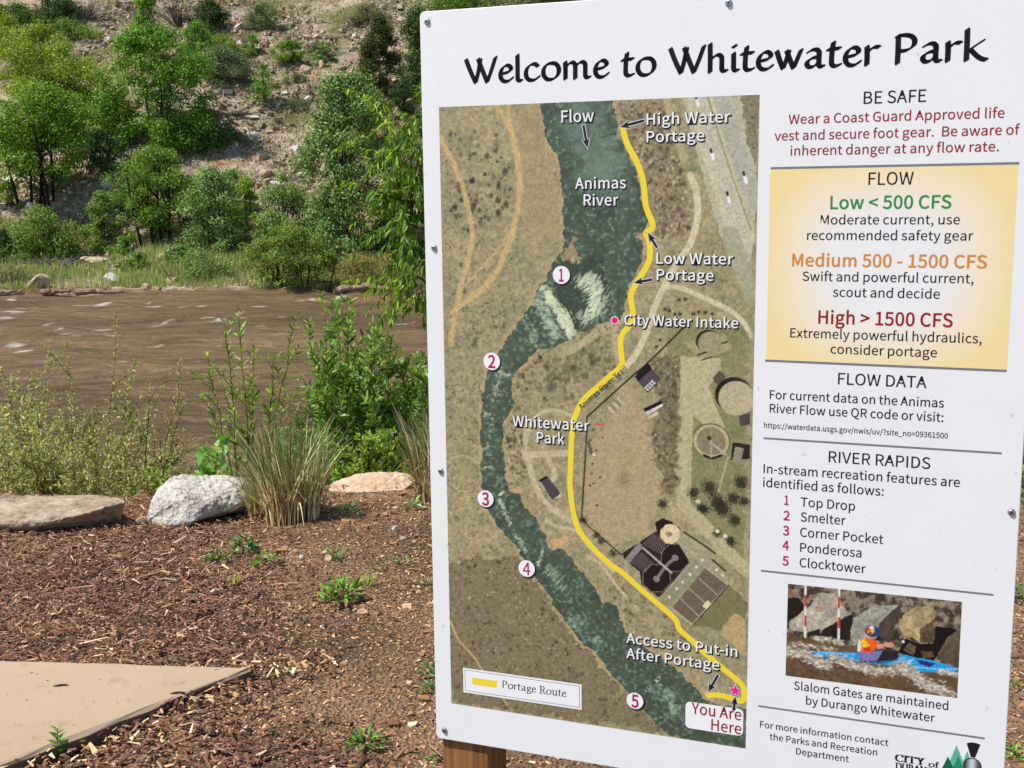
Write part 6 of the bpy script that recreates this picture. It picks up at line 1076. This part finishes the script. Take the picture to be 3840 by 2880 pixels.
for i, (l, x, y, w, h, pl, pr) in enumerate((('leafy green shrub between the spreading tree and the multi trunk tree', 172, 300, 90, 96, LUSH + BRIGHT[:1], 'dome'), ('bright green shrub at the left foot of the tallest tree', 262, 286, 90, 92, BRIGHT + LUSH, 'dome'), ('dark shrub under the right side of the tallest tree', 400, 310, 80, 60, DARK, 'dome'), ('low yellow green shrub at the left edge under the multi trunk tree', 20, 450, 70, 60, BRIGHT + OLIVE, 'dome'), ('grey green shrub just left of the forked tree', 298, 470, 90, 100, GREYG, 'dome'), ('yellow green shrub crown behind the forked tree', 318, 410, 100, 80, LIME + LUSH, 'dome'),
    ('dark shrub filling the gap right of the forked tree', 410, 470, 80, 90, DARK + GREYG[:1], 'dome'), ('tall grey green shrub behind the grey green willow', 500, 470, 90, 110, GREYG, 'dome'), ('green shrub directly above the waterline willow', 590, 560, 110, 110, GREYG + OLIVE, 'dome'), ('lush shrub between the waterline willow and the cottonwood', 690, 590, 90, 90, OLIVE + LUSH[:1], 'dome'), ('dark shrub under the cottonwood towards the sign', 850, 560, 100, 110, DARK + GREYG[:1], 'dome'), ('grey green shrub below the juniper near the sign', 880, 400, 90, 130, GREYG + DARK[:1], 'egg'),
    ('pale green low shrub in the bank grass right of the long tan rock', 300, 580, 80, 40, OLIVE + LUSH[:1], 'dome'), ('green shrub in the bank grass below the forked tree', 390, 572, 90, 50, GREYG + LUSH[:1], 'dome'), ('grassy green mound above the broad sage mound', 478, 128, 110, 50, LUSH[:2] + OLIVE, 'dome'), ('low green mound under the hill top dark bush', 450, 92, 90, 30, OLIVE + LUSH[:1], 'dome'), ('low green patch above the spreading tree at the left', 150, 78, 110, 40, OLIVE + LUSH[:1], 'dome'), ('upper leafy part of the cottonwood group near the juniper', 790, 330, 120, 140, GREYG, 'egg'), ('brown sage clump beside the dead brush on the hill top right', 800, 52, 90, 46, SAGE + TANW[4:], 'dome'), ('green shrub beside the sign edge below the hill top', 900, 110, 60, 80, LUSH[:2] + GREYG, 'egg'))):
    far_plant('shrub', l, 'shrub', x, y, w, h, 700 + i, pl, .12, .02, pr, 4, cover=2.4)
rs = np.random.RandomState(555); Sv, Sf, Sc, so = [], [], [], 0           # scrub carrying on along the slope to either side
for i in range(120):
    sx = 11 + 40 * rs.rand() if i % 2 else -26 - 26 * rs.rand(); sy = 46 + 36 * rs.rand(); w_ = 1.2 + 2.6 * rs.rand(); q = crown(rs, w_, w_ * (.7 + .6 * rs.rand()), [LUSH, OLIVE, GREYG, DARK, SAGE, BRIGHT][rs.randint(6)], .13, .0, 'dome', cover=2.4)
    V, F, cl = leaf_quads(*q[:6]); Sv.append(V + (sx, sy, float(far_h(sx, sy)))); Sf.append(F + so); Sc.append(cl); so += len(V)
tag(link('slope_scrub', make_mesh('slope_scrub', np.concatenate(Sv), np.concatenate(Sf), np.concatenate(Sc), [m_leaf])), 'mixed green scrub carrying on along the far slope', 'scrub', kind='stuff')
# dead grey brush
def dead_brush(label, x2, y2, w2, h2, seed, col=(150, 142, 132)):
    rs = np.random.RandomState(seed); p = on_far(x2 * 1.736, y2 * 1.736); s = 1.736 * MPP(p); W, H = w2 * s, h2 * s; A = Acc()
    for _ in range(60):
        t = np.linspace(0, 1, 6)[:, None]; e = np.array((rs.randn() * W * .35, rs.randn() * W * .15, H * (.5 + .6 * rs.rand()))); P = e * t + np.array((0, 0, -.25 * H)) * t * t * (rs.rand() > .5) + rs.randn(6, 3) * .05 * H * t
        A.add(*tube(P, np.linspace(.035, .008, 6), 4), lin(col) * (.4 + .4 * rs.rand()))
    tag(link('dead_shrub', A.mesh('dead_shrub', m_bark), None, p), label, 'dead shrub', 'dead brush on the slope')
dead_brush('grey dead brush with drooping twigs at the photo top left', 190, 44, 130, 60, 61); dead_brush('thin grey dead brush beside the spire at the photo top', 385, 60, 90, 64, 62, (130, 112, 100)); dead_brush('flattened grey dead branches at the broad sage mound foot', 505, 252, 90, 18, 63, (120, 112, 104)); dead_brush('tangle of grey driftwood brush above the big tan rock', 120, 585, 120, 34, 64); dead_brush('dry twigs behind the reddish willow thicket by the sign', 850, 560, 70, 34, 65, (136, 120, 106)); dead_brush('dead grey sticks lying near the juniper', 700, 128, 70, 18, 66, (110, 98, 88))

# ---- grass: far bank strip, slope tufts and the near bank
def blades(x, y, z, h, w, rs, pal, lean=.35, var=.25, seg=2):
    n = len(x); a = rs.rand(n) * 2 * math.pi; b = rs.rand(n) * 2 * math.pi; l = lean * rs.rand(n) * h
    P0 = np.stack((x, y, z), 1); top = np.stack((l * np.cos(a), l * np.sin(a), h), 1); S = np.stack((np.cos(b), np.sin(b), 0 * b), 1) * (w * .5)[:, None]
    mid = P0 + top * .5 * np.array((.6, .6, 1.1)); V = np.stack((P0 - S, P0 + S, mid - S * .8, mid + S * .8, P0 + top), 1); o = (np.arange(n) * 5)[:, None]
    return V.reshape(-1, 3), [o + np.array((0, 1, 3, 2)), o + np.array((2, 3, 4))], np.repeat(pick(pal, n, rs, var), 5, 0)
rs = np.random.RandomState(71); n = 70000; x = -24 + rs.rand(n) * 36; y = 44.1 + rs.rand(n) ** 1.1 * 8; k = noise2(x * .5, y * .5) + .5 * rs.rand(n) > .42; x, y = x[k], y[k]
V, F, c = blades(x, y, far_h(x, y), .10 + .42 * rs.rand(len(x)) * (.25 + 1.1 * noise2(x * .4, y * .4 + 8)), .018 + .03 * rs.rand(len(x)), rs, [(134, 150, 96), (116, 138, 82), (152, 162, 112), (160, 152, 116), (104, 132, 72), (144, 144, 106)])
tag(link('bank_grass', make_mesh('bank_grass', V, F, c, [m_leaf])), 'tall grey green grass along the far bank', 'grass', kind='stuff')
n = 110000; x = -26 + rs.rand(n) * 40; y = 50 + rs.rand(n) * 36; k = noise2(x * .28 + 11, y * .28) * .75 + .5 * noise2(x * .9, y * .9 + 4) + .35 * (rs.rand(n) - .5) > .57; x, y = x[k], y[k]
V, F, c = blades(x, y, far_h(x, y) - .03, .06 + .20 * rs.rand(len(x)), .02 + .05 * rs.rand(len(x)), rs, [(116, 120, 62), (98, 110, 50), (140, 132, 80), (84, 102, 44), (160, 144, 100), (108, 116, 78)], .7)
tag(link('slope_grass', make_mesh('slope_grass', V, F, c, [m_leaf])), 'thin dry grass and herbs scattered over the slope', 'grass', kind='stuff')
n = 9000; x = -4 + rs.rand(n) * 5.2; y = 6.75 + rs.rand(n) * 3.2; V, F, c = blades(x, y, near_h(x, y), .08 + .3 * rs.rand(n) ** 2, .006 + .006 * rs.rand(n), rs, [(120, 130, 70), (150, 140, 96), (96, 116, 54), (136, 118, 84)], .8)
tag(link('verge_grass', make_mesh('verge_grass', V, F, c, [m_nleaf])), 'short wild grass on the near bank behind the boulders', 'grass', kind='stuff')

# ---- near bank shrubs, stem by stem
def stem_curve(b, e, rs, sag=.1, k=9, wob=.02):
    t = np.linspace(0, 1, k)[:, None]; L_ = np.linalg.norm(e - b); m = b + (e - b) * t; m[:, 2:3] += L_ * sag * np.sin(np.pi * t) * .6; w = np.cumsum(rs.randn(k, 3) * wob * L_, 0) * t * (1 - t * .5); return m + w * np.array((1, 1, .4))
def leafy(P, rs, n, ln, wd, pal, lo=.15, spread=.75, cl_var=.22):
    t = lo + (1 - lo) * rs.rand(n) ** .8; s = t * (len(P) - 1); i = np.minimum(s.astype(int), len(P) - 2); q = P[i] + (P[i + 1] - P[i]) * (s - i)[:, None]; T_ = unit(P[i + 1] - P[i])
    R_ = unit(np.cross(T_, rs.randn(n, 3))); D = unit(T_ * .75 + R_ * spread); Nn = unit(np.array((0, 0, .7)) + T_ * .2 + rs.randn(n, 3) * .5); sz = (.6 + .6 * rs.rand(n)) * np.clip(1.35 - t * .6, .5, 1.2)
    return q, D, Nn, ln * sz, wd * sz, pick(pal, n, rs, cl_var)
def near_shrub(name, label, cat, stems, pal, seed, ln, wd, per_m=70, twigs=5, twl=.28, stemcol=(120, 96, 66), r0=.006, group='plants on the near bank', sag=.1, lo=.2, droop=.2):
    """stems: (photo x base, photo x top, photo y top, distance)"""
    rs = np.random.RandomState(seed); A = Acc(); Q = []; b0 = None
    for xb, xt, yt, d in stems:
        bx = at_depth(xb, 1900, d)[0]; b = np.array((bx, d, float(near_h(bx, d)) - .03)); e = at_depth(xt, yt, d - .1 + .5 * rs.rand())
        if b0 is None: b0 = b.copy()
        P = stem_curve(b, e, rs, sag) - b0; Ls = np.linalg.norm(e - b); A.add(*tube(P, np.linspace(r0 * (.8 + .5 * rs.rand()), r0 * .22, len(P)), 5), lin(stemcol) * (.55 + .35 * rs.rand()))
        Q.append(leafy(P, rs, int(per_m * Ls * .8), ln, wd, pal, .35))
        for _ in range(int(twigs * (.6 + .8 * rs.rand()))):
            j = rs.randint(2, len(P) - 1); T_ = unit(P[j + 1] - P[j]); dr = unit(T_ * .9 + unit(rs.randn(3)) * .8 + np.array((0, 0, .2))); tl = twl * (.4 + .9 * rs.rand()); p2 = stem_curve(P[j], P[j] + dr * tl, rs, .08, 6)
            A.add(*tube(p2, np.linspace(r0 * .4, r0 * .15, 6), 4), lin(stemcol) * (.55 + .35 * rs.rand())); Q.append(leafy(p2, rs, int(per_m * tl * 1.25), ln, wd, pal, .08))
    root = thing(name, label, cat, b0, group); link('stems', A.mesh('stems', m_bark), root)
    P, D, Nn, l, w, c = (np.concatenate(z) for z in zip(*Q)); V, F, cl = leaf_blades(P, D, Nn, l, w, c, droop); link('foliage', make_mesh('foliage', V, list(F), cl, [m_nleaf]), root); return root
YG = [(154, 156, 98), (136, 144, 88), (178, 176, 122), (110, 124, 74), (200, 194, 146), (94, 110, 68), (120, 130, 92), (146, 154, 114)]; WG = [(88, 122, 46), (72, 106, 38), (108, 142, 58), (126, 154, 70), (58, 88, 34), (146, 166, 96), (100, 128, 70)]; WG2 = [(106, 134, 52), (88, 118, 44), (128, 152, 66), (70, 98, 38), (150, 168, 92)]; SILV = [(110, 134, 92), (92, 118, 74), (134, 154, 112), (76, 104, 58)]
def mk(n, seed, xb, xt, ytop, dep):
    r = np.random.RandomState(seed); o = []
    for _ in range(n):
        f = r.rand(); xtp = xt[0] + f * (xt[1] - xt[0]); wl = 95 if xt[0] < 500 else 40; o.append((xb[0] + (xb[1] - xb[0]) * np.clip(f + .25 * r.randn(), 0, 1) + wl * r.randn(), xtp, np.interp(xtp, [q[0] for q in ytop], [q[1] for q in ytop]) + abs(r.randn()) * 130 + r.rand() * 190, dep[0] + r.rand() * (dep[1] - dep[0])))
    return o
near_shrub('willow_shrub', 'pale yellow green willow filling the left edge above the tan slab', 'shrub', mk(40, 1, (-150, 260), (-160, 300), [(-160, 1440), (0, 1410), (150, 1440), (300, 1490)], (7.0, 8.6)) + mk(34, 11, (-150, 260), (-160, 300), [(-160, 1600), (300, 1640)], (6.8, 7.6)) + [(120, 30, 1380, 7.4), (140, 160, 1350, 7.6)], YG, 81, .034, .009, 130, 8, .3, (140, 116, 80))
near_shrub('willow_shrub', 'pale willow with one tall thin shoot between slab and boulder', 'shrub', mk(24, 2, (280, 560), (250, 600), [(250, 1530), (420, 1480), (600, 1540)], (7.2, 8.8)) + mk(22, 12, (250, 560), (250, 600), [(250, 1650), (600, 1690)], (6.8, 7.6)) + [(380, 420, 1165, 7.6), (380, 270, 1330, 7.7), (420, 470, 1330, 7.8)], YG, 82, .034, .009, 105, 7, .28, (132, 108, 76))
near_shrub('willow_shrub', 'sparse twiggy willow with bare dark stems above the grey boulder', 'shrub', mk(15, 3, (460, 620), (480, 760), [(480, 1480), (620, 1450), (760, 1520)], (7.3, 8.6)) + [(520, 700, 1500, 7.7), (520, 560, 1440, 7.6), (500, 640, 1460, 7.9)], YG[:4] + SILV[:1], 83, .034, .009, 55, 7, .3, (96, 70, 52))
near_shrub('willow_shoots', 'upright green willow shoots left of the grass tuft against the water', 'shrub', [(900, 870, 1180, 7.0), (930, 900, 1230, 7.0), (960, 1070, 1230, 7.1), (940, 985, 1300, 7.2), (900, 800, 1330, 7.0), (960, 1040, 1320, 7.0), (920, 840, 1420, 7.3), (950, 960, 1420, 7.1), (900, 780, 1500, 7.2), (960, 1060, 1480, 7.3), (930, 930, 1500, 7.0)], WG2, 84, .062, .014, 46, 4, .2, (104, 100, 56))
near_shrub('willow_shrub', 'dense green willow between the grass tuft and the sign with tall shoots', 'shrub', [(1260, 1225, 1090, 6.9), (1280, 1180, 1180, 6.9), (1290, 1330, 1130, 7.0), (1270, 1275, 1140, 7.0)] + mk(30, 5, (1200, 1420), (1180, 1440), [(1180, 1330), (1280, 1200), (1380, 1230), (1440, 1260)], (6.9, 7.8)), WG, 85, .068, .018, 76, 7, .26, (110, 84, 54))
near_shrub('willow_shrub', 'green willow clump touching the left edge of the sign', 'shrub', mk(34, 6, (1420, 1700), (1400, 1720), [(1400, 1260), (1500, 1250), (1720, 1270)], (7.0, 8.2)) + mk(16, 13, (1700, 2300), (1700, 2350), [(1700, 1300), (2350, 1350)], (7.0, 8.4)), WG + WG2[:2], 86, .064, .017, 76, 7, .26, (104, 84, 56))
near_shrub('willow_shrub', 'silvery low willow behind the seed heads of the grass tuft', 'shrub', mk(18, 7, (1010, 1200), (1000, 1240), [(1000, 1500), (1120, 1380), (1240, 1480)], (7.2, 8.0)), SILV + WG[:2], 87, .05, .010, 80, 5, .2, (120, 100, 72))
near_shrub('undergrowth_shrub', 'bright leafy undergrowth behind the peach boulder', 'shrub', mk(34, 8, (1180, 1640), (1160, 1660), [(1160, 1600), (1400, 1580), (1660, 1560)], (6.55, 7.0)), WG2 + LIME[:2], 88, .045, .016, 100, 6, .16, (110, 104, 60))
near_shrub('undergrowth_shrub', 'low green leaves between the grey boulder and the grass tuft', 'shrub', mk(20, 9, (620, 950), (610, 980), [(610, 1720), (760, 1640), (980, 1620)], (6.6, 7.0)), WG2, 89, .045, .015, 90, 5, .15, (120, 96, 60))
near_shrub('cottonwood_seedling', 'seedling with broad heart shaped leaves above the grey boulder', 'seedling', [(800, 815, 1660, 6.5), (800, 770, 1700, 6.5), (805, 850, 1700, 6.55), (790, 740, 1740, 6.5)], [(120, 160, 92), (96, 144, 66), (140, 176, 112)], 90, .085, .075, 26, 1, .1, (130, 120, 70))
# overhanging tree beside the sign
rs = np.random.RandomState(95); A = Acc(); Q = []; TD = 10.6
tb = at_depth(1850, 1900, TD); base = np.array((tb[0], TD, float(near_h(tb[0], TD)) - .2)); P = np.array([base, base + (.05, 0, 1.2), base + (.0, .1, 2.4), base + (.15, .1, 3.8), base + (.1, .2, 5.2)]); A.add(*tube(crom(P, 5) - base, np.linspace(.11, .05, 21), 8), lin((104, 92, 76)) * .6)
def limb(a, b, k, hang, n, pal, sag=.1, spread=.7, ln=.095, wd=.021):
    e0 = P[k]; e = [at_depth(*q, TD - .5 * rs.rand()) for q in (a, b)]; c = crom(np.array([e0, e[0], e[1]]), 6); A.add(*tube(c - base, np.linspace(.02, .004, len(c)), 5), lin((120, 104, 70)) * .6)
    for _ in range(n):
        j = rs.randint(5, len(c)); d = unit(rs.randn(3) * np.array((.55, .4, .25)) + np.array((-.15, 0, -.5 if rs.rand() < hang else .25))); tl = .25 + .35 * rs.rand(); t = np.linspace(0, 1, 6)[:, None]; tw = c[j] + d * tl * t + np.array((0, 0, -.22)) * tl * t * t
        A.add(*tube(tw - base, np.linspace(.004, .0015, 6), 4), lin((126, 116, 60)) * .6); q = leafy(tw, rs, int(58 * tl), ln, wd, pal, .05, spread); D = unit(q[1] + np.array((0, 0, -.75))); Q.append((q[0] - base, D, q[2], q[3], q[4], q[5]))
WL = [(132, 160, 48), (112, 146, 40), (150, 172, 64), (88, 126, 34), (72, 108, 30)]; WD = [(88, 124, 40), (70, 106, 34), (104, 138, 48), (56, 88, 30)]
limb((1560, 500), (1438, 370), 4, .4, 9, WL); limb((1580, 620), (1460, 480), 4, .6, 10, WL); limb((1600, 760), (1470, 640), 3, .7, 17, WD + WL[:1]); limb((1600, 860), (1480, 760), 3, .7, 17, WD); limb((1560, 760), (1420, 720), 3, .7, 9, WL); limb((1590, 900), (1500, 860), 2, .8, 15, WD); limb((1600, 1060), (1490, 1045), 2, .7, 12, WL); limb((1620, 1120), (1540, 1110), 2, .7, 12, WL + WD); limb((1680, 600), (1560, 420), 4, .7, 12, WD); limb((1640, 960), (1560, 900), 2, .9, 14, WD); limb((1700, 800), (1540, 560), 4, .9, 16, WD)
for q in (((2000, 500), (2180, 330), 4), ((2050, 700), (2260, 600), 3), ((1980, 420), (2060, 160), 4), ((1900, 380), (1880, 60), 4), ((2020, 900), (2220, 860), 3), ((2000, 1060), (2160, 1060), 2), ((1800, 420), (1740, 180), 4), ((1960, 640), (2120, 480), 3), ((1940, 900), (2080, 760), 3)): limb(q[0], q[1], q[2], .7, 20, WD + WL[:2])
root = thing('tree', 'lime green tree with drooping narrow leaves hanging beside the sign edge', 'tree', base, 'plants on the near bank'); link('trunk', A.mesh('trunk', m_bark), root)
Pq, D, Nn, l, w, c = (np.concatenate(z) for z in zip(*Q)); V, F, cl = leaf_blades(Pq, D, Nn, l, w, c, .3); link('crown', make_mesh('crown', V, list(F), cl, [m_nleaf]), root)

m_straw = leafmat('grass_blades', .25, .5, .3, (1.1, 1.05, .75))
# ---- bunch grasses
def bunch(label, px, py, d, wtop, hgt, n, seed, base_r=.13, dry=.55, name='bunch_grass'):
    rs = np.random.RandomState(seed); p = on_near(px, py); p = np.array((p[0], p[1] + base_r, float(near_h(p[0], p[1] + base_r)) - .02)); k = 7; t = np.linspace(0, 1, k)
    a = rs.rand(n) * 2 * math.pi; r = base_r * np.sqrt(rs.rand(n)); B = np.stack((r * np.cos(a) * 1.2, r * np.sin(a), 0 * a), 1); h = hgt * (.25 + .8 * rs.rand(n) ** .8); out = wtop * (.1 + 1.0 * rs.rand(n) ** 1.1) * (.4 + .6 * h / hgt); a2 = a + rs.randn(n) * .8; brk = rs.rand(n) < .24
    dirn = np.stack((np.cos(a2), np.sin(a2) * .8, 0 * a2), 1); S = np.stack((-np.sin(a2 + rs.randn(n)), np.cos(a2 + rs.randn(n)), 0 * a2), 1); wd = .0022 + .0022 * rs.rand(n)
    curve = out[:, None] * (t ** 1.7)[None]; z = h[:, None] * (t[None] - (.28 * rs.rand(n)[:, None] + .7 * brk[:, None]) * t[None] ** 2.6 * (out / wtop)[:, None])
    C_ = B[:, None] + dirn[:, None] * curve[..., None]; C_[..., 2] += z; W3 = S[:, None] * (wd[:, None] * (1 - t[None] ** 2 * .85))[..., None]
    V = np.stack((C_ - W3, C_ + W3), 2).reshape(n, k * 2, 3); q = np.array([(2 * i, 2 * i + 1, 2 * i + 3, 2 * i + 2) for i in range(k - 1)]); F = (q[None] + (np.arange(n) * 2 * k)[:, None, None]).reshape(-1, 4)
    dr = pick([(172, 152, 112), (136, 116, 84), (206, 190, 150), (98, 80, 58)], n, rs, .45); gr = pick([(84, 116, 54), (102, 128, 62), (70, 100, 50), (96, 120, 78)], n, rs); isdry = (rs.rand(n) < dry)[:, None, None]
    m_ = np.clip((t[None, :, None] - .32 - .18 * rs.rand(n, 1, 1)) * 3.2, 0, 1); cc = np.where(isdry, dr[:, None], dr[:, None] * (1 - m_) + gr[:, None] * m_); cc = np.repeat(cc, 2, 1).reshape(-1, 3)
    return tag(link(name, make_mesh(name, V.reshape(-1, 3), F, cc, [m_straw]), None, p), label, 'grass', 'bunch grasses by the boulders')
bunch('big tan and green bunch of grass between the grey and peach boulders', 1085, 1972, 0, .29, .56, 680, 201, .11, .35)
bunch('tall bunch of grass half hidden behind the left edge of the sign', 1640, 1890, 0, .22, .52, 800, 202, .10, .5)
bunch('short green tuft joined to the left side of the big grass bunch', 985, 1945, 0, .22, .36, 260, 203, .07, .4)
# ---- weeds on the soil
m_weed = leafmat('weed_leaves', .22, .5, .35)
def weed(label, x2, y2, w2, h2, seed, n=40, pal=LUSH, kind='rosette', slab=False, cat='weed', wide=.3):
    rs = np.random.RandomState(seed); p = on_near(x2 * 1.736, y2 * 1.736); s = 1.736 * MPP(p); W, H = w2 * s, h2 * s
    if kind == 'rosette':
        a = rs.rand(n) * 2 * math.pi; r = W * .32 * np.sqrt(rs.rand(n)); P = np.stack((r * np.cos(a), r * np.sin(a) * .8, H * .55 * rs.rand(n) * (1 - r / W)), 1); D = unit(np.stack((np.cos(a), np.sin(a), .35 + .8 * rs.rand(n)), 1) + rs.randn(n, 3) * .35); ln = W * .26 * (.6 + .7 * rs.rand(n)); wd = ln * wide
    elif kind == 'stalk':
        t = np.linspace(.05, 1, n); a = np.arange(n) * 2.4; P = np.stack((.1 * W * t, 0 * t, H * t * .88), 1); D = unit(np.stack((np.cos(a), np.sin(a), .9 + 0 * t), 1)); ln = W * .85 * (1.15 - .5 * t); wd = ln * .27
    else:
        a = rs.rand(n) * 2 * math.pi; P = np.stack((W * .12 * np.cos(a), W * .1 * np.sin(a), 0 * a), 1); D = unit(np.stack((np.cos(a) * .8, np.sin(a) * .8, .9 + rs.rand(n)), 1)); ln = H * (.6 + .6 * rs.rand(n)); wd = np.full(n, .0045)
    Nn = unit(np.array((0, 0, 1.)) + rs.randn(n, 3) * .4); V, F, cl = leaf_blades(P, D, Nn, ln, wd, pick(pal, n, rs), .25)
    if kind == 'stalk':
        A = Acc(); A.add(*tube(np.array([(0, 0, -.02), (.05 * W, 0, H * .5), (.1 * W, 0, H * .9)]), [.0025, .002, .0012], 5), lin((110, 130, 50)) * .7); root = thing('weed', label, cat, p, 'weeds on the soil'); link('stem', A.mesh('stem', m_bark), root); link('leaves', make_mesh('leaves', V, list(F), cl, [m_weed]), root)
    else: tag(link('weed', make_mesh('weed', V, list(F), cl, [m_weed]), None, p), label, cat, 'weeds on the soil')
DG = [(58, 98, 46), (70, 112, 52), (48, 84, 42), (92, 130, 66)]
for i, a in enumerate((('dark leafy weed just below the grey boulder', 528, 1196, 80, 86, 56, DG, 'rosette'), ('spiky green weed right below the dark leafy weed', 576, 1222, 74, 64, 44, LUSH, 'rosette'), ('low flat weed left of the dark leafy weed', 470, 1214, 74, 28, 34, DG + OLIVE[:1], 'rosette'), ('small upright weed touching the orange pebble', 730, 1212, 40, 44, 22, OLIVE + LUSH[:1], 'grass'), ('large bright weed patch in the middle of the bare soil', 735, 1300, 112, 92, 90, LUSH + BRIGHT[:1], 'rosette'), ('yellow green sprouts right of the large weed patch', 790, 1268, 60, 40, 26, BRIGHT, 'grass'),
                       ('tiny dark weed in the open soil towards the sign', 818, 1232, 34, 28, 20, DG, 'rosette'), ('flat grey green weed close to the sign on open soil', 876, 1218, 46, 22, 22, GREYG, 'rosette'), ('tiny blue green weed below the large patch left side', 653, 1312, 22, 30, 14, DG, 'rosette'), ('little grassy sprout in mulch above the slab corner', 505, 1262, 44, 24, 18, BRIGHT, 'grass'),
                       ('tall leafy weed partly behind the sign edge, upper of two', 925, 1462, 60, 60, 46, DG + LUSH[:1], 'rosette'), ('low leafy weed partly behind the sign edge, lower of two', 930, 1494, 60, 40, 40, DG, 'rosette'), ('fresh green weed alone on the mulch left of the sign post', 792, 1612, 96, 58, 56, LUSH, 'rosette'), ('slim leafy stalk standing at the lower concrete edge', 126, 1640, 36, 84, 26, LUSH + BRIGHT[:1], 'stalk'), ('small sprout left of the slim stalk at the concrete edge', 96, 1640, 36, 36, 14, LUSH, 'rosette'),
                       ('small green weed against the concrete side near mid edge', 302, 1604, 36, 40, 18, DG + LUSH[:1], 'rosette'), ('dark leafy weed at the right foot of the grass bunch', 758, 1118, 60, 48, 36, DG, 'rosette'), ('grey green weed below the peach boulder right end', 892, 1100, 56, 48, 30, GREYG + DG[:1], 'rosette'), ('small weed beside the sign edge at mid height', 925, 1266, 40, 36, 24, LUSH, 'rosette'), ('tiny green sprout at the photo bottom beside the sign post', 930, 1650, 44, 40, 24, LUSH, 'rosette'),
                       ('grey green sprig growing in mulch below the large weed patch', 640, 1380, 24, 20, 12, GREYG, 'rosette'), ('low weed cluster at the photo right edge behind the sign', 2200, 1300, 70, 90, 60, DG + LUSH[:1], 'rosette'), ('leafy weed low at the photo right edge behind the sign', 2196, 1640, 60, 70, 50, LUSH, 'rosette'), ('small weed at the photo right edge between two larger ones', 2204, 1490, 50, 40, 30, LUSH, 'rosette'))):
    weed(a[0], a[1], a[2], a[3], a[4], 400 + i, a[5], a[6], a[7])
near_shrub('shrub', 'dark green shrub behind the right edge of the sign', 'shrub', mk(26, 10, (3800, 4100), (3790, 4150), [(3790, 1760), (4150, 1700)], (5.2, 6.2)), WG, 91, .05, .018, 90, 5, .2, (100, 84, 56))
